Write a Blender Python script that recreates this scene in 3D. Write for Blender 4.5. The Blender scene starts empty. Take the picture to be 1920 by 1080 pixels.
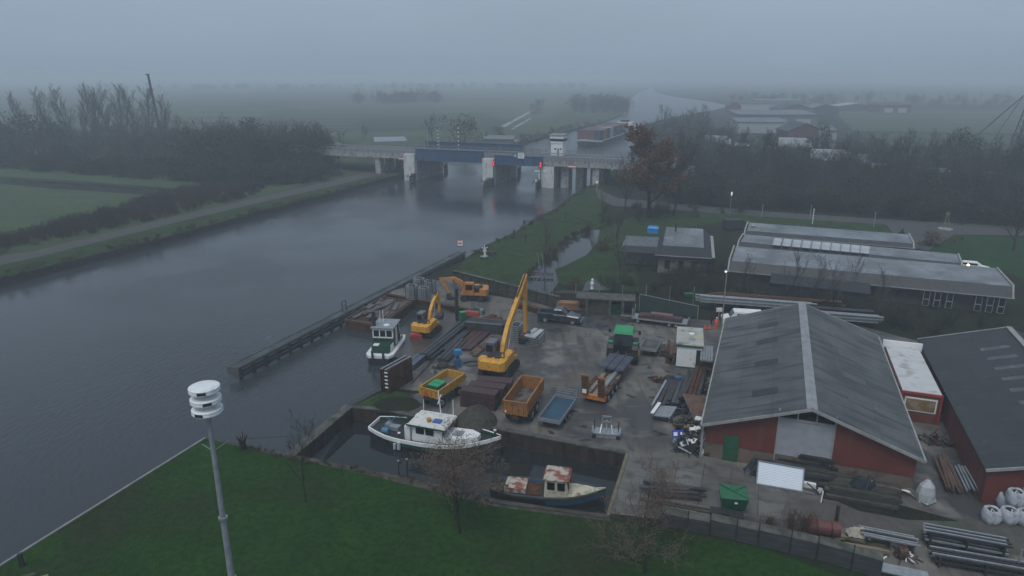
import bpy, math, random
import numpy as np
from mathutils import Vector, Matrix, geometry
R = math.radians
C = bpy.context.scene.collection
rnd = random.Random(7)
# ---------------------------------------------------------------- camera, sky, sun, exposure
FPX, PITCH, CAMH = 1290.0, R(17.2), 29.0
cd = bpy.data.cameras.new('camera'); cam = bpy.data.objects.new('camera', cd); C.objects.link(cam)
cam.location = (0, 0, CAMH); cam.rotation_euler = (R(90)-PITCH, 0, 0)
cd.sensor_width = 36; cd.lens = 36*FPX/1920; cd.clip_end = 12000; cd.clip_start = .5
bpy.context.scene.camera = cam
SUN_EL, SUN_ROT = R(62), R(205)
w = bpy.data.worlds.new('World'); bpy.context.scene.world = w; w.use_nodes = True
nt = w.node_tree; bg = nt.nodes['Background']
sky = nt.nodes.new('ShaderNodeTexSky'); sky.sky_type = 'NISHITA'; sky.sun_disc = False
sky.sun_elevation = SUN_EL; sky.sun_rotation = SUN_ROT; sky.air_density = 1.0; sky.dust_density = 3; sky.ozone_density = 2
hs = nt.nodes.new('ShaderNodeHueSaturation'); hs.inputs['Saturation'].default_value = 0.2
mx = nt.nodes.new('ShaderNodeMix'); mx.data_type = 'RGBA'; mx.inputs['Factor'].default_value = .88
mx.inputs[7].default_value = (1.9, 2.5, 3.25, 1)
nt.links.new(sky.outputs[0], hs.inputs['Color']); nt.links.new(hs.outputs[0], mx.inputs[6]); 
tcw = nt.nodes.new('ShaderNodeTexCoord'); mpw = nt.nodes.new('ShaderNodeMapping'); mpw.inputs['Scale'].default_value = (1,1,3.2); cn = nt.nodes.new('ShaderNodeTexNoise'); cn.inputs['Scale'].default_value = 2.1; cn.inputs['Detail'].default_value = 4
mrw = nt.nodes.new('ShaderNodeMapRange'); mrw.inputs[1].default_value = .3; mrw.inputs[2].default_value = .7; mrw.inputs[3].default_value = .96; mrw.inputs[4].default_value = 1.06
vm = nt.nodes.new('ShaderNodeVectorMath'); vm.operation = 'SCALE'
nt.links.new(tcw.outputs['Generated'], mpw.inputs[0]); nt.links.new(mpw.outputs[0], cn.inputs['Vector']); nt.links.new(cn.outputs[0], mrw.inputs[0]); nt.links.new(mx.outputs[2], vm.inputs[0]); nt.links.new(mrw.outputs[0], vm.inputs['Scale']); nt.links.new(vm.outputs[0], bg.inputs['Color'])
bg.inputs['Strength'].default_value = 0.146
sl = bpy.data.lights.new('sun', 'SUN'); sun = bpy.data.objects.new('sun', sl); C.objects.link(sun)
sl.energy = 1.4; sl.angle = R(30); sl.color = (1, .985, .96)
sun.rotation_euler = (R(90)-SUN_EL, 0, R(180)-SUN_ROT); sun.location = (0, 0, 300)
vs = bpy.context.scene.view_settings
vs.view_transform = 'Standard'; vs.look = 'None'; vs.exposure = 0.0; vs.gamma = 1; vs.use_curve_mapping = False
bpy.context.scene.cycles.volume_bounces = 4
bpy.context.scene.cycles.max_bounces = 6
# ---------------------------------------------------------------- helpers
_c, _s = math.cos(PITCH), math.sin(PITCH)
def G(px, py, z=0.0):                      # where the ray of a photo pixel meets height z
    u = (px-960)/FPX; v = (540-py)/FPX; t = (z-CAMH)/(-_s+v*_c)
    return Vector((u*t, (_c+v*_s)*t, z))
def HG(p, row):                            # height at ground point p whose photo row is `row`
    k = (540-row)/FPX                      # k*f = u
    return CAMH + p.y*(k*_c+_s)/(_c+k*_s) if False else CAMH + p.y*(_s + k*_c)*-1/( -_c + k*_s) if False else _h(p, row)
def _h(p, row):
    lo, hi = -5, 90
    for _ in range(40):
        m = (lo+hi)/2; z = m-CAMH; f = p.y*_c-z*_s; u = p.y*_s+z*_c
        if 540-FPX*u/f > row: lo = m
        else: hi = m
    return lo
def yaw(a, b): return math.atan2(b.y-a.y, b.x-a.x)
def axes(f, up=(0,0,1)):
    f = Vector(f).normalized(); r = f.cross(Vector(up))
    if r.length < 1e-4: r = f.cross(Vector((1,0,0)))
    r.normalize(); return f, r, r.cross(f)
class B:
    def __init__(s): s.v = []; s.f = []; s.m = []; s.k = 0
    def add(s, vs, fs):
        n = len(s.v); s.v += [tuple(v) for v in vs]; s.f += [tuple(i+n for i in f) for f in fs]; s.m += [s.k]*len(fs); return s
    def box(s, x, y, z, a, b, c, rz=0, ry=0, rx=0):        # centre, full sizes
        M_ = Matrix.Translation((x,y,z)) @ Matrix.Rotation(rz,4,'Z') @ Matrix.Rotation(ry,4,'Y') @ Matrix.Rotation(rx,4,'X')
        vs = [M_ @ Vector((i*a/2,j*b/2,k*c/2)) for i in (-1,1) for j in (-1,1) for k in (-1,1)]
        return s.add(vs, [(0,1,3,2),(4,6,7,5),(0,4,5,1),(2,3,7,6),(0,2,6,4),(1,5,7,3)])
    def bar(s, p, q, w, h=None, up=(0,0,1)):
        p = Vector(p); q = Vector(q); h = h or w; f, r, u = axes(q-p, up)
        vs = [e + r*i*w/2 + u*k*h/2 for e in (p,q) for i in (-1,1) for k in (-1,1)]
        return s.add(vs, [(0,1,3,2),(4,6,7,5),(0,4,5,1),(2,3,7,6),(0,2,6,4),(1,5,7,3)])
    def cyl(s, p, q, r1, r2=None, n=8, cap=True):
        p = Vector(p); q = Vector(q); r2 = r1 if r2 is None else r2; f, r, u = axes(q-p)
        vs = [e + (r*math.cos(6.2832*i/n)+u*math.sin(6.2832*i/n))*rr for e, rr in ((p,r1),(q,r2)) for i in range(n)]
        fs = [(i,(i+1)%n,n+(i+1)%n,n+i) for i in range(n)]
        if cap: fs += [tuple(range(n))[::-1], tuple(range(n,2*n))]
        return s.add(vs, fs)
    def lathe(s, x, y, prof, n=24):                        # prof: (r, z)
        vs = []; fs = []
        for r, z in prof: vs += [(x+r*math.cos(6.2832*i/n), y+r*math.sin(6.2832*i/n), z) for i in range(n)]
        for j in range(len(prof)-1): fs += [(j*n+i, j*n+(i+1)%n, (j+1)*n+(i+1)%n, (j+1)*n+i) for i in range(n)]
        fs += [tuple(range(n))[::-1], tuple(range((len(prof)-1)*n, len(prof)*n))]
        return s.add(vs, fs)
    def prism(s, poly, d, e=(0,1,0)):                      # poly of 3-D points, extruded by vector d
        n = len(poly); d = Vector(d); vs = [Vector(p) for p in poly] + [Vector(p)+d for p in poly]
        return s.add(vs, [tuple(range(n))[::-1], tuple(range(n,2*n))] + [(i,(i+1)%n,n+(i+1)%n,n+i) for i in range(n)])
    def xz(s, poly, y0, y1): return s.prism([(x,y0,z) for x,z in poly], (0,y1-y0,0))
    def yz(s, poly, x0, x1): return s.prism([(x0,y,z) for y,z in poly], (x1-x0,0,0))
    def xy(s, poly, z0, z1):
        a = sum(poly[i][0]*poly[(i+1)%len(poly)][1]-poly[(i+1)%len(poly)][0]*poly[i][1] for i in range(len(poly)))
        if a < 0: poly = poly[::-1]
        return s.prism([(p[0],p[1],z0) for p in poly], (0,0,z1-z0))
    def loft(s, secs, closed=True, caps=True):
        n = len(secs[0]); vs = [p for c in secs for p in c]; fs = []
        for j in range(len(secs)-1):
            for i in range(n if closed else n-1): fs.append((j*n+i, j*n+(i+1)%n, (j+1)*n+(i+1)%n, (j+1)*n+i))
        if caps: fs += [tuple(range(n))[::-1], tuple(range((len(secs)-1)*n, len(secs)*n))]
        return s.add(vs, fs)
    def path(s, pts, w, h):                                # boxy boom along xz points, w across y, h list
        secs = []
        for i, p in enumerate(pts):
            a = Vector(pts[max(i-1,0)]); b = Vector(pts[min(i+1,len(pts)-1)]); d = (b-a).normalized(); nrm = Vector((-d.z,0,d.x))
            hh = h[i]/2; p = Vector(p); secs.append([p+nrm*hh+Vector((0,w/2,0)), p+nrm*hh-Vector((0,w/2,0)), p-nrm*hh-Vector((0,w/2,0)), p-nrm*hh+Vector((0,w/2,0))])
        return s.loft(secs)
    def mesh(s, name, mats, smooth=False):
        me = bpy.data.meshes.new(name); me.from_pydata(s.v, [], s.f)
        for m in (mats if isinstance(mats,(list,tuple)) else [mats]): me.materials.append(m)
        if max(s.m or [0]): me.polygons.foreach_set('material_index', s.m)
        if smooth: me.polygons.foreach_set('use_smooth', [True]*len(s.f))
        me.update(); return me
def _tag(o, label=None, cat=None, group=None, kind=None):
    if label: o['label'] = label
    if cat: o['category'] = cat
    if group: o['group'] = group
    if kind: o['kind'] = kind
    return o
def T(name, label, cat, loc=(0,0,0), rz=0, group=None):
    o = bpy.data.objects.new(name, None); C.objects.link(o); o.location = loc; o.rotation_euler = (0,0,rz); o.empty_display_size = .3
    return _tag(o, label, cat, group)
def part(name, b, mat, parent, label=None, smooth=False):
    me = b if isinstance(b, bpy.types.Mesh) else b.mesh(name, mat, smooth)
    o = bpy.data.objects.new(name, me); C.objects.link(o); o.parent = parent
    if label: o['label'] = label
    return o
def solo(name, b, mat, label, cat, loc=(0,0,0), rz=0, group=None, kind=None, smooth=False):
    me = b if isinstance(b, bpy.types.Mesh) else b.mesh(name, mat, smooth)
    o = bpy.data.objects.new(name, me); C.objects.link(o); o.location = loc; o.rotation_euler = (0,0,rz)
    return _tag(o, label, cat, group, kind)
def struct(name, b, mat): 
    o = bpy.data.objects.new(name, b if isinstance(b, bpy.types.Mesh) else b.mesh(name, mat)); C.objects.link(o); o['kind'] = 'structure'; return o
def dup(src, loc, rz, label, group=None, sc=None):
    def cp(o, par):
        c = o.copy(); C.objects.link(c); c.parent = par
        for k in o.children: cp(k, c)
        return c
    c = cp(src, None); c.location = loc; c.rotation_euler = (0,0,rz); c['label'] = label
    if sc: c.scale = (sc,sc,sc) if not isinstance(sc, tuple) else sc
    if group: c['group'] = group
    return c
# ---------------------------------------------------------------- materials
def M(name, c1, c2=None, r=.7, sc=1.0, met=0., bump=0., det=5, lo=.38, hi=.62, r2=None, stretch=None, coat=0, bsc=None, spec=None):
    m = bpy.data.materials.new(name); m.use_nodes = True; n = m.node_tree.nodes; l = m.node_tree.links; p = n['Principled BSDF']
    p.inputs['Roughness'].default_value = r; p.inputs['Metallic'].default_value = met; p.inputs['Base Color'].default_value = (*c1,1)
    if coat: p.inputs['Coat Weight'].default_value = coat
    if spec is not None: p.inputs['Specular IOR Level'].default_value = spec
    elif r >= .85: p.inputs['Specular IOR Level'].default_value = .12
    tc = n.new('ShaderNodeTexCoord'); src = tc.outputs['Object']
    if stretch:
        mp = n.new('ShaderNodeMapping'); mp.inputs['Scale'].default_value = stretch; l.new(src, mp.inputs[0]); src = mp.outputs[0]
    if c2 is not None or r2 is not None:
        no = n.new('ShaderNodeTexNoise'); no.inputs['Scale'].default_value = sc; no.inputs['Detail'].default_value = det; no.inputs['Roughness'].default_value = .62
        l.new(src, no.inputs['Vector']); mr = n.new('ShaderNodeMapRange'); mr.inputs[1].default_value = lo; mr.inputs[2].default_value = hi
        l.new(no.outputs[0], mr.inputs[0])
        if c2 is not None:
            mi = n.new('ShaderNodeMix'); mi.data_type = 'RGBA'; mi.inputs[6].default_value = (*c1,1); mi.inputs[7].default_value = (*c2,1)
            l.new(mr.outputs[0], mi.inputs['Factor']); l.new(mi.outputs[2], p.inputs['Base Color'])
        if r2 is not None:
            m2 = n.new('ShaderNodeMapRange'); m2.inputs[3].default_value = r; m2.inputs[4].default_value = r2; l.new(mr.outputs[0], m2.inputs[0]); l.new(m2.outputs[0], p.inputs['Roughness'])
    if bump:
        nb = n.new('ShaderNodeTexNoise'); nb.inputs['Scale'].default_value = bsc or sc*6; nb.inputs['Detail'].default_value = 6; l.new(src, nb.inputs['Vector'])
        bp = n.new('ShaderNodeBump'); bp.inputs['Strength'].default_value = bump; bp.inputs['Distance'].default_value = .1; l.new(nb.outputs[0], bp.inputs['Height']); l.new(bp.outputs[0], p.inputs['Normal'])
    return m
def layer(m, c3, sc, lo, hi, seed=3.7, stretch=None, fac=1.):      # another noise layer of a third colour over the base colour
    n = m.node_tree.nodes; l = m.node_tree.links; p = n['Principled BSDF']; inp = p.inputs['Base Color']
    tc = n.new('ShaderNodeTexCoord'); mp = n.new('ShaderNodeMapping'); mp.inputs['Location'].default_value = (seed*11, seed*7, seed*3)
    if stretch: mp.inputs['Scale'].default_value = stretch
    l.new(tc.outputs['Object'], mp.inputs[0]); no = n.new('ShaderNodeTexNoise'); no.inputs['Scale'].default_value = sc; no.inputs['Detail'].default_value = 5
    l.new(mp.outputs[0], no.inputs['Vector']); mr = n.new('ShaderNodeMapRange'); mr.inputs[1].default_value = lo; mr.inputs[2].default_value = hi; mr.inputs[4].default_value = fac
    l.new(no.outputs[0], mr.inputs[0]); mi = n.new('ShaderNodeMix'); mi.data_type = 'RGBA'
    if inp.is_linked: l.new(inp.links[0].from_socket, mi.inputs[6])
    else: mi.inputs[6].default_value = inp.default_value
    mi.inputs[7].default_value = (*c3,1); l.new(mr.outputs[0], mi.inputs['Factor']); l.new(mi.outputs[2], inp); return m
def emis(name, c, s):
    m = M(name, c, r=.4); p = m.node_tree.nodes['Principled BSDF']; p.inputs['Emission Color'].default_value = (*c,1); p.inputs['Emission Strength'].default_value = s; return m
def wave(m, sc, axis='X', dist=.04, strength=.6, rot=0):
    n = m.node_tree.nodes; l = m.node_tree.links; p = n['Principled BSDF']; tc = n.new('ShaderNodeTexCoord'); wv = n.new('ShaderNodeTexWave')
    wv.bands_direction = axis; wv.inputs['Scale'].default_value = sc; l.new(tc.outputs['Object'], wv.inputs[0])
    bp = n.new('ShaderNodeBump'); bp.inputs['Strength'].default_value = strength; bp.inputs['Distance'].default_value = dist; l.new(wv.outputs[1], bp.inputs['Height'])
    if p.inputs['Normal'].is_linked: l.new(p.inputs['Normal'].links[0].from_socket, bp.inputs['Normal'])
    l.new(bp.outputs[0], p.inputs['Normal']); return m
m_lawn = layer(layer(M('lawn', (.014,.047,.005), (.024,.07,.009), r=.9, sc=.35, bump=.8, bsc=14, lo=.3, hi=.7), (.026,.04,.013), .12, .48, .66), (.005,.016,.004), 2.4, .42, .66, 9, fac=.55)
m_field = layer(layer(M('field', (.045,.066,.03), (.06,.08,.042), r=.95, sc=.02, det=8), (.075,.08,.04), .006, .5, .65), (.03,.05,.022), .15, .5, .7, 5, (1,.2,1))
m_grass = layer(layer(M('bank_grass', (.024,.052,.014), (.04,.07,.022), r=.95, sc=.5, bump=.6, bsc=9), (.035,.036,.018), .18, .52, .68), (.012,.022,.008), 2.2, .5, .7, 4)
m_scrub = layer(layer(M('scrub_soil', (.016,.022,.011), (.024,.025,.015), r=.95, sc=.6, bump=.9, bsc=7), (.018,.034,.012), .25, .48, .62), (.03,.023,.016), 1.1, .52, .7, 8)
m_mud = M('bank_mud', (.022,.022,.018), (.05,.045,.034), r=.8, sc=1.5, bump=.6)
m_yard = layer(layer(layer(M('yard', (.135,.126,.112), (.062,.059,.058), r=.9, sc=.1, bump=.4, bsc=12, r2=.42, lo=.44, hi=.56, spec=.4), (.185,.172,.152), .4, .52, .66), (.042,.04,.038), .8, .54, .68, 6, (1.6,.5,1), fac=.75), (.10,.082,.06), .2, .62, .75, 2); layer(m_yard, (.05,.047,.045), .9, .55, .66, 8, (1.5,.16,1), fac=.6); layer(m_yard, (.17,.16,.145), 1.3, .6, .7, 12, (.25,1.3,1), fac=.45)
m_wet = M('wet_asphalt', (.045,.045,.048), (.075,.073,.073), r=.18, sc=.7, r2=.5, bump=.15)
m_path = layer(M('path', (.045,.045,.043), (.066,.064,.06), r=.8, sc=.5), (.06,.065,.04), .8, .55, .7)
m_conc = layer(layer(M('concrete', (.3,.295,.28), (.4,.39,.37), r=.8, sc=.6, bump=.2), (.12,.125,.10), 1.4, .5, .7), (.1,.09,.08), .35, .55, .7, 4, (4,4,.4))
m_dconc = layer(M('dark_concrete', (.075,.075,.068), (.13,.125,.115), r=.85, sc=.9, bump=.3), (.04,.05,.03), 1.2, .5, .7)
m_white = layer(M('white_paint', (.74,.75,.74), (.8,.8,.79), r=.45, sc=1.5), (.33,.32,.28), 2.2, .62, .78)
m_rust = layer(M('rusty_steel', (.07,.035,.022), (.12,.058,.032), r=.85, sc=2.5, bump=.2), (.035,.026,.022), 1.2, .5, .7)
m_sheet = layer(M('wet_sheet_piling', (.035,.024,.02), (.06,.036,.026), r=.7, sc=1.5, bump=.2), (.025,.03,.022), 1.2, .5, .65, 3, (1,1,.25))
m_dsteel = layer(M('dark_steel', (.035,.035,.038), (.06,.055,.052), r=.5, sc=2, met=.3), (.075,.045,.03), 1.3, .58, .72)
m_paleconc = layer(M('pale_concrete', (.55,.56,.55), (.62,.62,.6), r=.7, sc=.4), (.35,.35,.33), 1.2, .52, .7, 3, (2,2,.4))
m_galv = M('galvanised', (.33,.35,.36), (.45,.47,.48), r=.42, sc=3, met=.6)
m_black = M('black_rubber', (.012,.012,.013), (.03,.028,.026), r=.8, sc=4)
m_glass = M('glass', (.012,.015,.018), r=.06)
m_yel = layer(M('yellow_paint', (.60,.29,.028), (.68,.34,.04), r=.45, sc=2), (.2,.1,.035), 2.2, .54, .72, fac=.75)
m_yel2 = layer(M('yellow_trailer_paint', (.50,.27,.03), (.43,.23,.03), r=.5, sc=2), (.12,.07,.035), 4, .56, .74)
m_orange = layer(M('orange_paint', (.36,.15,.035), (.28,.125,.035), r=.55, sc=1.4), (.12,.065,.035), 2.5, .55, .7)
m_oran2 = layer(M('bright_orange_paint', (.55,.19,.025), (.42,.15,.03), r=.5, sc=2), (.12,.06,.03), 3.5, .55, .7)
m_green = M('green_paint', (.012,.075,.035), (.016,.095,.045), r=.5, sc=1.5)
m_green2 = M('tractor_green', (.02,.25,.09), (.03,.30,.12), r=.4, sc=2)
m_dgreen = M('dark_green_paint', (.009,.045,.026), (.014,.06,.035), r=.45, sc=1.5)
m_bgreen = layer(M('bin_green', (.016,.10,.045), (.02,.13,.06), r=.55, sc=1.5), (.015,.06,.03), 3, .6,.75)
m_blue = layer(M('blue_paint', (.03,.1,.2), (.035,.12,.24), r=.5, sc=2), (.08,.06,.04), 3, .6, .75)
m_bblue = M('blue_tarp', (.03,.22,.5), (.04,.28,.62), r=.5, sc=3)
m_redb = M('red_paint', (.30,.035,.03), (.36,.05,.04), r=.5, sc=2)
m_darkred = layer(M('maroon_steel', (.055,.026,.027), (.075,.036,.034), r=.6, sc=1.2), (.03,.02,.022), 2.5, .55, .7)
m_wood = M('timber', (.28,.16,.08), (.2,.11,.06), r=.85, sc=2, stretch=(.3,3,3))
m_dwood = layer(M('weathered_timber', (.05,.048,.04), (.09,.082,.068), r=.85, sc=3, stretch=(.4,2,2), bump=.3), (.03,.045,.022), 1, .5, .7)
m_bark = M('bark', (.028,.026,.02), (.05,.046,.036), r=.95, sc=6)
m_black_h = M('matt_black', (.02,.021,.024), (.03,.03,.033), r=.6, sc=3)
m_grey = M('grey_paint', (.2,.22,.24), (.26,.28,.3), r=.5, sc=2)
# ---------------------------------------------------------------- ground, water, banks
WZ = -1.3
def sheet(name, pts, z, mat, skirt=0, px=True, col=False):
    P3 = [G(p[0],p[1]) if (px and len(p) == 2) else Vector((p[0],p[1],0)) for p in pts]
    P3 = [Vector((p.x,p.y,z)) for p in P3]
    tris = geometry.tessellate_polygon([P3]); b = B(); vs = list(P3); fs = [tuple(t) for t in tris]
    # make faces look up
    fs = [f if (P3[f[1]]-P3[f[0]]).cross(P3[f[2]]-P3[f[0]]).z > 0 else f[::-1] for f in fs]
    if skirt:
        n = len(P3); vs += [p-Vector((0,0,skirt)) for p in P3]; b.add(vs, fs); k0 = len(b.f)
        b.k = 1; b.add([], []) ; b.f += [(i,(i+1)%n,n+(i+1)%n,n+i) for i in range(n)]; b.m += [1]*n
    else: b.add(vs, fs)
    return struct(name, b, mat)
S = G(1222,164); S2 = S*(4900/S.y)
W3 = lambda v: (v.x, v.y, 0)
left_bank = [(-400,625),(0,522),(120,492),(300,447),(500,392),(620,362),(700,340),(745,328),(800,303),(880,285),(970,270),(1033,252),(1130,228),(1165,215),(1178,200),(1182,185),(1195,173)]
sheet('ground', [(-60,20,0)] + [(-400,600,0)][:0] + left_bank + [W3(S), W3(S2), (-4900,4900,0), (-4900,20,0)], 0, [m_field, m_mud], 4)
right_edge = [(385,822),(455,836),(590,862),(700,884),(800,905),(930,938),(1140,968),(1178,850),(1060,828),(930,803),(790,782),(720,768),(655,762),
  (700,738),(722,726),(760,690),(792,668),(862,612),(888,588),(884,581),(775,561),(725,551),(740,543),(845,500),(868,488),(905,462),(960,438),(1000,412),(1040,393),(1075,365),(1118,340),
  (1150,318),(1180,290),(1195,260),(1205,238),(1240,224),(1290,214),(1340,206),(1375,197),(1330,188),(1262,179),(1230,172)]
LE0 = G(385,822); LE1 = G(0,1062); LD = (LE1-LE0)*6
sheet('ground', [(LE0.x+LD.x, LE0.y+LD.y, 0)] + right_edge + [W3(S), W3(S2), (4900,4900,0), (4900,-60,0)], 0, [m_scrub, m_mud], 4)
# water
def water_mat():
    m = bpy.data.materials.new('water'); m.use_nodes = True; n = m.node_tree.nodes; l = m.node_tree.links; p = n['Principled BSDF']
    p.inputs['Base Color'].default_value = (.038,.044,.05,1); p.inputs['Roughness'].default_value = .12; p.inputs['IOR'].default_value = 1.36
    tc = n.new('ShaderNodeTexCoord'); mp = n.new('ShaderNodeMapping'); mp.inputs['Rotation'].default_value = (0,0,R(35)); mp.inputs['Scale'].default_value = (1,.45,1); l.new(tc.outputs['Object'], mp.inputs[0])
    a = n.new('ShaderNodeTexNoise'); a.inputs['Scale'].default_value = 2.6; a.inputs['Detail'].default_value = 4; l.new(mp.outputs[0], a.inputs[0])
    big = n.new('ShaderNodeTexNoise'); big.inputs['Scale'].default_value = .035; big.inputs['Detail'].default_value = 3; l.new(tc.outputs['Object'], big.inputs[0])
    mr = n.new('ShaderNodeMapRange'); mr.inputs[1].default_value = .35; mr.inputs[2].default_value = .65; mr.inputs[3].default_value = .22; mr.inputs[4].default_value = .65; l.new(big.outputs[0], mr.inputs[0])
    bp = n.new('ShaderNodeBump'); bp.inputs['Distance'].default_value = .12; l.new(mr.outputs[0], bp.inputs['Strength']); l.new(a.outputs[0], bp.inputs['Height']); l.new(bp.outputs[0], p.inputs['Normal'])
    rr = n.new('ShaderNodeMapRange'); rr.inputs[1].default_value = .4; rr.inputs[2].default_value = .6; rr.inputs[3].default_value = .07; rr.inputs[4].default_value = .26; l.new(big.outputs[0], rr.inputs[0]); l.new(rr.outputs[0], p.inputs['Roughness'])
    return m
m_water = water_mat()
m_still = M('still_water', (.018,.022,.022), r=.05); m_still.node_tree.nodes['Principled BSDF'].inputs['IOR'].default_value = 1.36
sheet('canal_water', [(-4890,-50,0),(4890,-50,0),(4890,4890,0),(-4890,4890,0)], WZ, m_water)
b = [(520,850),(600,780),(660,750),(1200,840),(1160,990),(700,900)]
sheet('basin_water', [(585,860),(655,764),(720,770),(930,806),(1060,831),(1177,853),(1141,966),(930,937),(700,883)], WZ+.012, m_still)
sheet('far_canal_water', [(-60,246,0),(160,246,0),(700,1750,0),(250,1750,0),(60,600,0)], WZ+.03, M('far_water', (.03,.036,.042), r=.3))
# overlay sheets
lawn = [(385,822),(455,838),(590,866),(700,890),(800,914),(930,946),(1120,975),(1250,990),(1420,1025),(1560,1075),(1640,1110),(1640,1400),(-700,1600),(LE0.x+LD.x*.6,LE0.y+LD.y*.6,0),(0,1062)]
sheet('lawn', lawn, .004, m_lawn)
sheet('yard_ground', [(846,520),(884,548),(1000,566),(1180,588),(1345,602),(1362,600),(1420,560),(2100,740),(2200,1180),(1700,1120),(1560,1040),(1420,1003),(1250,975),(1140,962),(1178,851),(1060,829),(930,804),(790,783),(745,772),(770,740),(800,735),(735,728),(760,692),(792,670),(862,613),(889,588),(884,582),(775,562),(726,551),(742,543)], .006, m_yard)
m_slab = M('concrete_slabs', (.12,.115,.105), (.17,.163,.15), r=.6, sc=.3, r2=.3)
layer(m_slab, (.08,.073,.06), .9, .5, .68)
def bricks(m, w_, h_, rot, mo=.3, c1=.72):
    n = m.node_tree.nodes; l = m.node_tree.links; p = n['Principled BSDF']; inp = p.inputs['Base Color']
    tc = n.new('ShaderNodeTexCoord'); mp = n.new('ShaderNodeMapping'); mp.inputs['Rotation'].default_value = (0,0,rot); l.new(tc.outputs['Object'], mp.inputs[0])
    bt = n.new('ShaderNodeTexBrick'); bt.offset = 0; bt.inputs['Scale'].default_value = 1; bt.inputs['Brick Width'].default_value = w_; bt.inputs['Row Height'].default_value = h_
    bt.inputs['Mortar Size'].default_value = .03; bt.inputs['Color1'].default_value = (c1,c1,c1,1); bt.inputs['Color2'].default_value = (1,1,1,1); bt.inputs['Mortar'].default_value = (mo,mo,mo,1)
    l.new(mp.outputs[0], bt.inputs[0]); mi = n.new('ShaderNodeMix'); mi.data_type = 'RGBA'; mi.blend_type = 'MULTIPLY'; mi.inputs['Factor'].default_value = 1
    l.new(inp.links[0].from_socket, mi.inputs[6]); l.new(bt.outputs[0], mi.inputs[7]); l.new(mi.outputs[2], inp)
bricks(m_slab, 2, 2, R(20))
sheet('slab_paving', [(1180,852),(1320,866),(1440,900),(1480,930),(1460,972),(1360,965),(1230,948),(1150,945)], .011, m_slab)
sheet('track', [(1480,930),(1700,960),(1900,985),(2100,1010),(2100,1080),(1900,1040),(1700,1010),(1460,972)], .011, layer(M('track_gravel', (.07,.065,.058), (.1,.09,.08), r=.75, sc=.8, r2=.35, bump=.3), (.05,.06,.03), .4,.5,.65))
sheet('wet_paving', [(1088,590),(1182,594),(1175,608),(1158,624),(1080,612)], .011, m_wet)
# puddles
m_pud = M('puddle', (.05,.05,.05), r=.04)
def blob(cx, cy, rx, ry, n=14, seed=0):
    r_ = random.Random(seed); return [(cx+rx*math.cos(6.283*i/n)*r_.uniform(.75,1.1), cy+ry*math.sin(6.283*i/n)*r_.uniform(.75,1.1)) for i in range(n)]
for i, q in enumerate([(776,752,13,13),(800,722,10,5),(1215,700,14,4),(1225,730,8,3),(1040,620,16,4),(1270,845,16,5),(1075,650,22,4),(960,585,18,3)]):
    sheet('puddle', blob(*q, seed=i), .016, m_pud)
sheet('grass_verge', [(668,758),(700,742),(735,730),(772,742),(768,768),(722,766)], .013, m_grass)
sheet('grass_verge', [(1560,936),(1640,938),(1700,950),(1800,978),(1700,975),(1610,958)], .015, m_scrub)
# right bank by the canal
sheet('bank_grass', [(846,519),(868,490),(905,463),(960,439),(1000,413),(1040,394),(1075,366),(1118,341),(1128,352),(1140,420),(1110,432),(1060,455),(1010,500),(985,540),(900,520)], .006, m_grass)
sheet('garden_grass', [(1048,530),(1040,505),(1110,470),(1128,430),(1200,400),(1400,398),(1400,410),(1250,430),(1190,500),(1200,545),(1100,545)], .005, m_grass)
sheet('brook_water', [(1125,430),(1108,432),(1080,442),(1050,462),(1030,488),(1008,500),(985,525),(975,545),(1030,552),(1048,530),(1040,505),(1062,497),(1100,478),(1120,455)], .018, m_still)
sheet('brook_water', [(1092,546),(1098,530),(1112,522),(1130,535),(1144,543)], .018, m_still)
sheet('garden_path', [(1115,352),(1160,372),(1300,384),(1430,396),(1640,410),(1960,428),(1960,440),(1640,420),(1430,406),(1290,396),(1150,386),(1122,372)], .012, m_path)
sheet('parking', [(1655,412),(1960,434),(1960,442),(1790,440),(1740,470),(1690,460)], .017, m_path)
sheet('garden_lawn', [(1745,470),(1790,440),(1970,450),(2000,560),(1880,505),(1780,490)], .008, M('garden_lawn', (.014,.042,.012), (.022,.058,.016), r=.9, sc=.5))
sheet('garden_lawn', [(1380,398),(1640,415),(1680,440),(1400,420)], .008, m_grass)
# left bank
V2 = lambda L: L
sheet('bank_verge', [(-400,590),(0,497),(333,407),(640,345),(700,330),(745,328),(700,340),(620,362),(500,392),(300,447),(120,492),(0,522),(-400,625)], .01, m_grass)
sheet('towpath', [(-400,570),(0,480),(67,470),(333,405),(433,383),(633,336),(720,316),(735,322),(640,345),(440,391),(340,415),(75,481),(0,497),(-400,590)], .02, m_path)
sheet('meadow', [(-500,318),(0,318),(330,338),(500,345),(560,345),(300,405),(0,475),(-500,600)], .006, layer(M('meadow', (.05,.078,.034), (.066,.096,.042), r=.95, sc=.12, det=8), (.025,.05,.02), .7, .55, .7))
sheet('ditch', [(-300,334),(0,331),(110,337),(330,353),(320,368),(100,354),(0,345),(-300,346)], .03, M('ditch', (.012,.016,.01), (.022,.026,.016), r=.9, sc=1)); sheet('ditch_water', [(20,337),(110,342),(240,352),(300,359),(240,357),(110,346),(20,340)], .036, m_still)
# far water beyond the bridge, left
sheet('side_water', [(700,257),(758,256),(764,264),(702,266)], .02, m_still); sheet('side_water', [(590,270),(640,268),(650,273),(596,277)], .02, m_still)
sheet('side_water', [(905,264),(945,261),(978,262),(955,272),(912,274)], .02, m_still)
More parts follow.
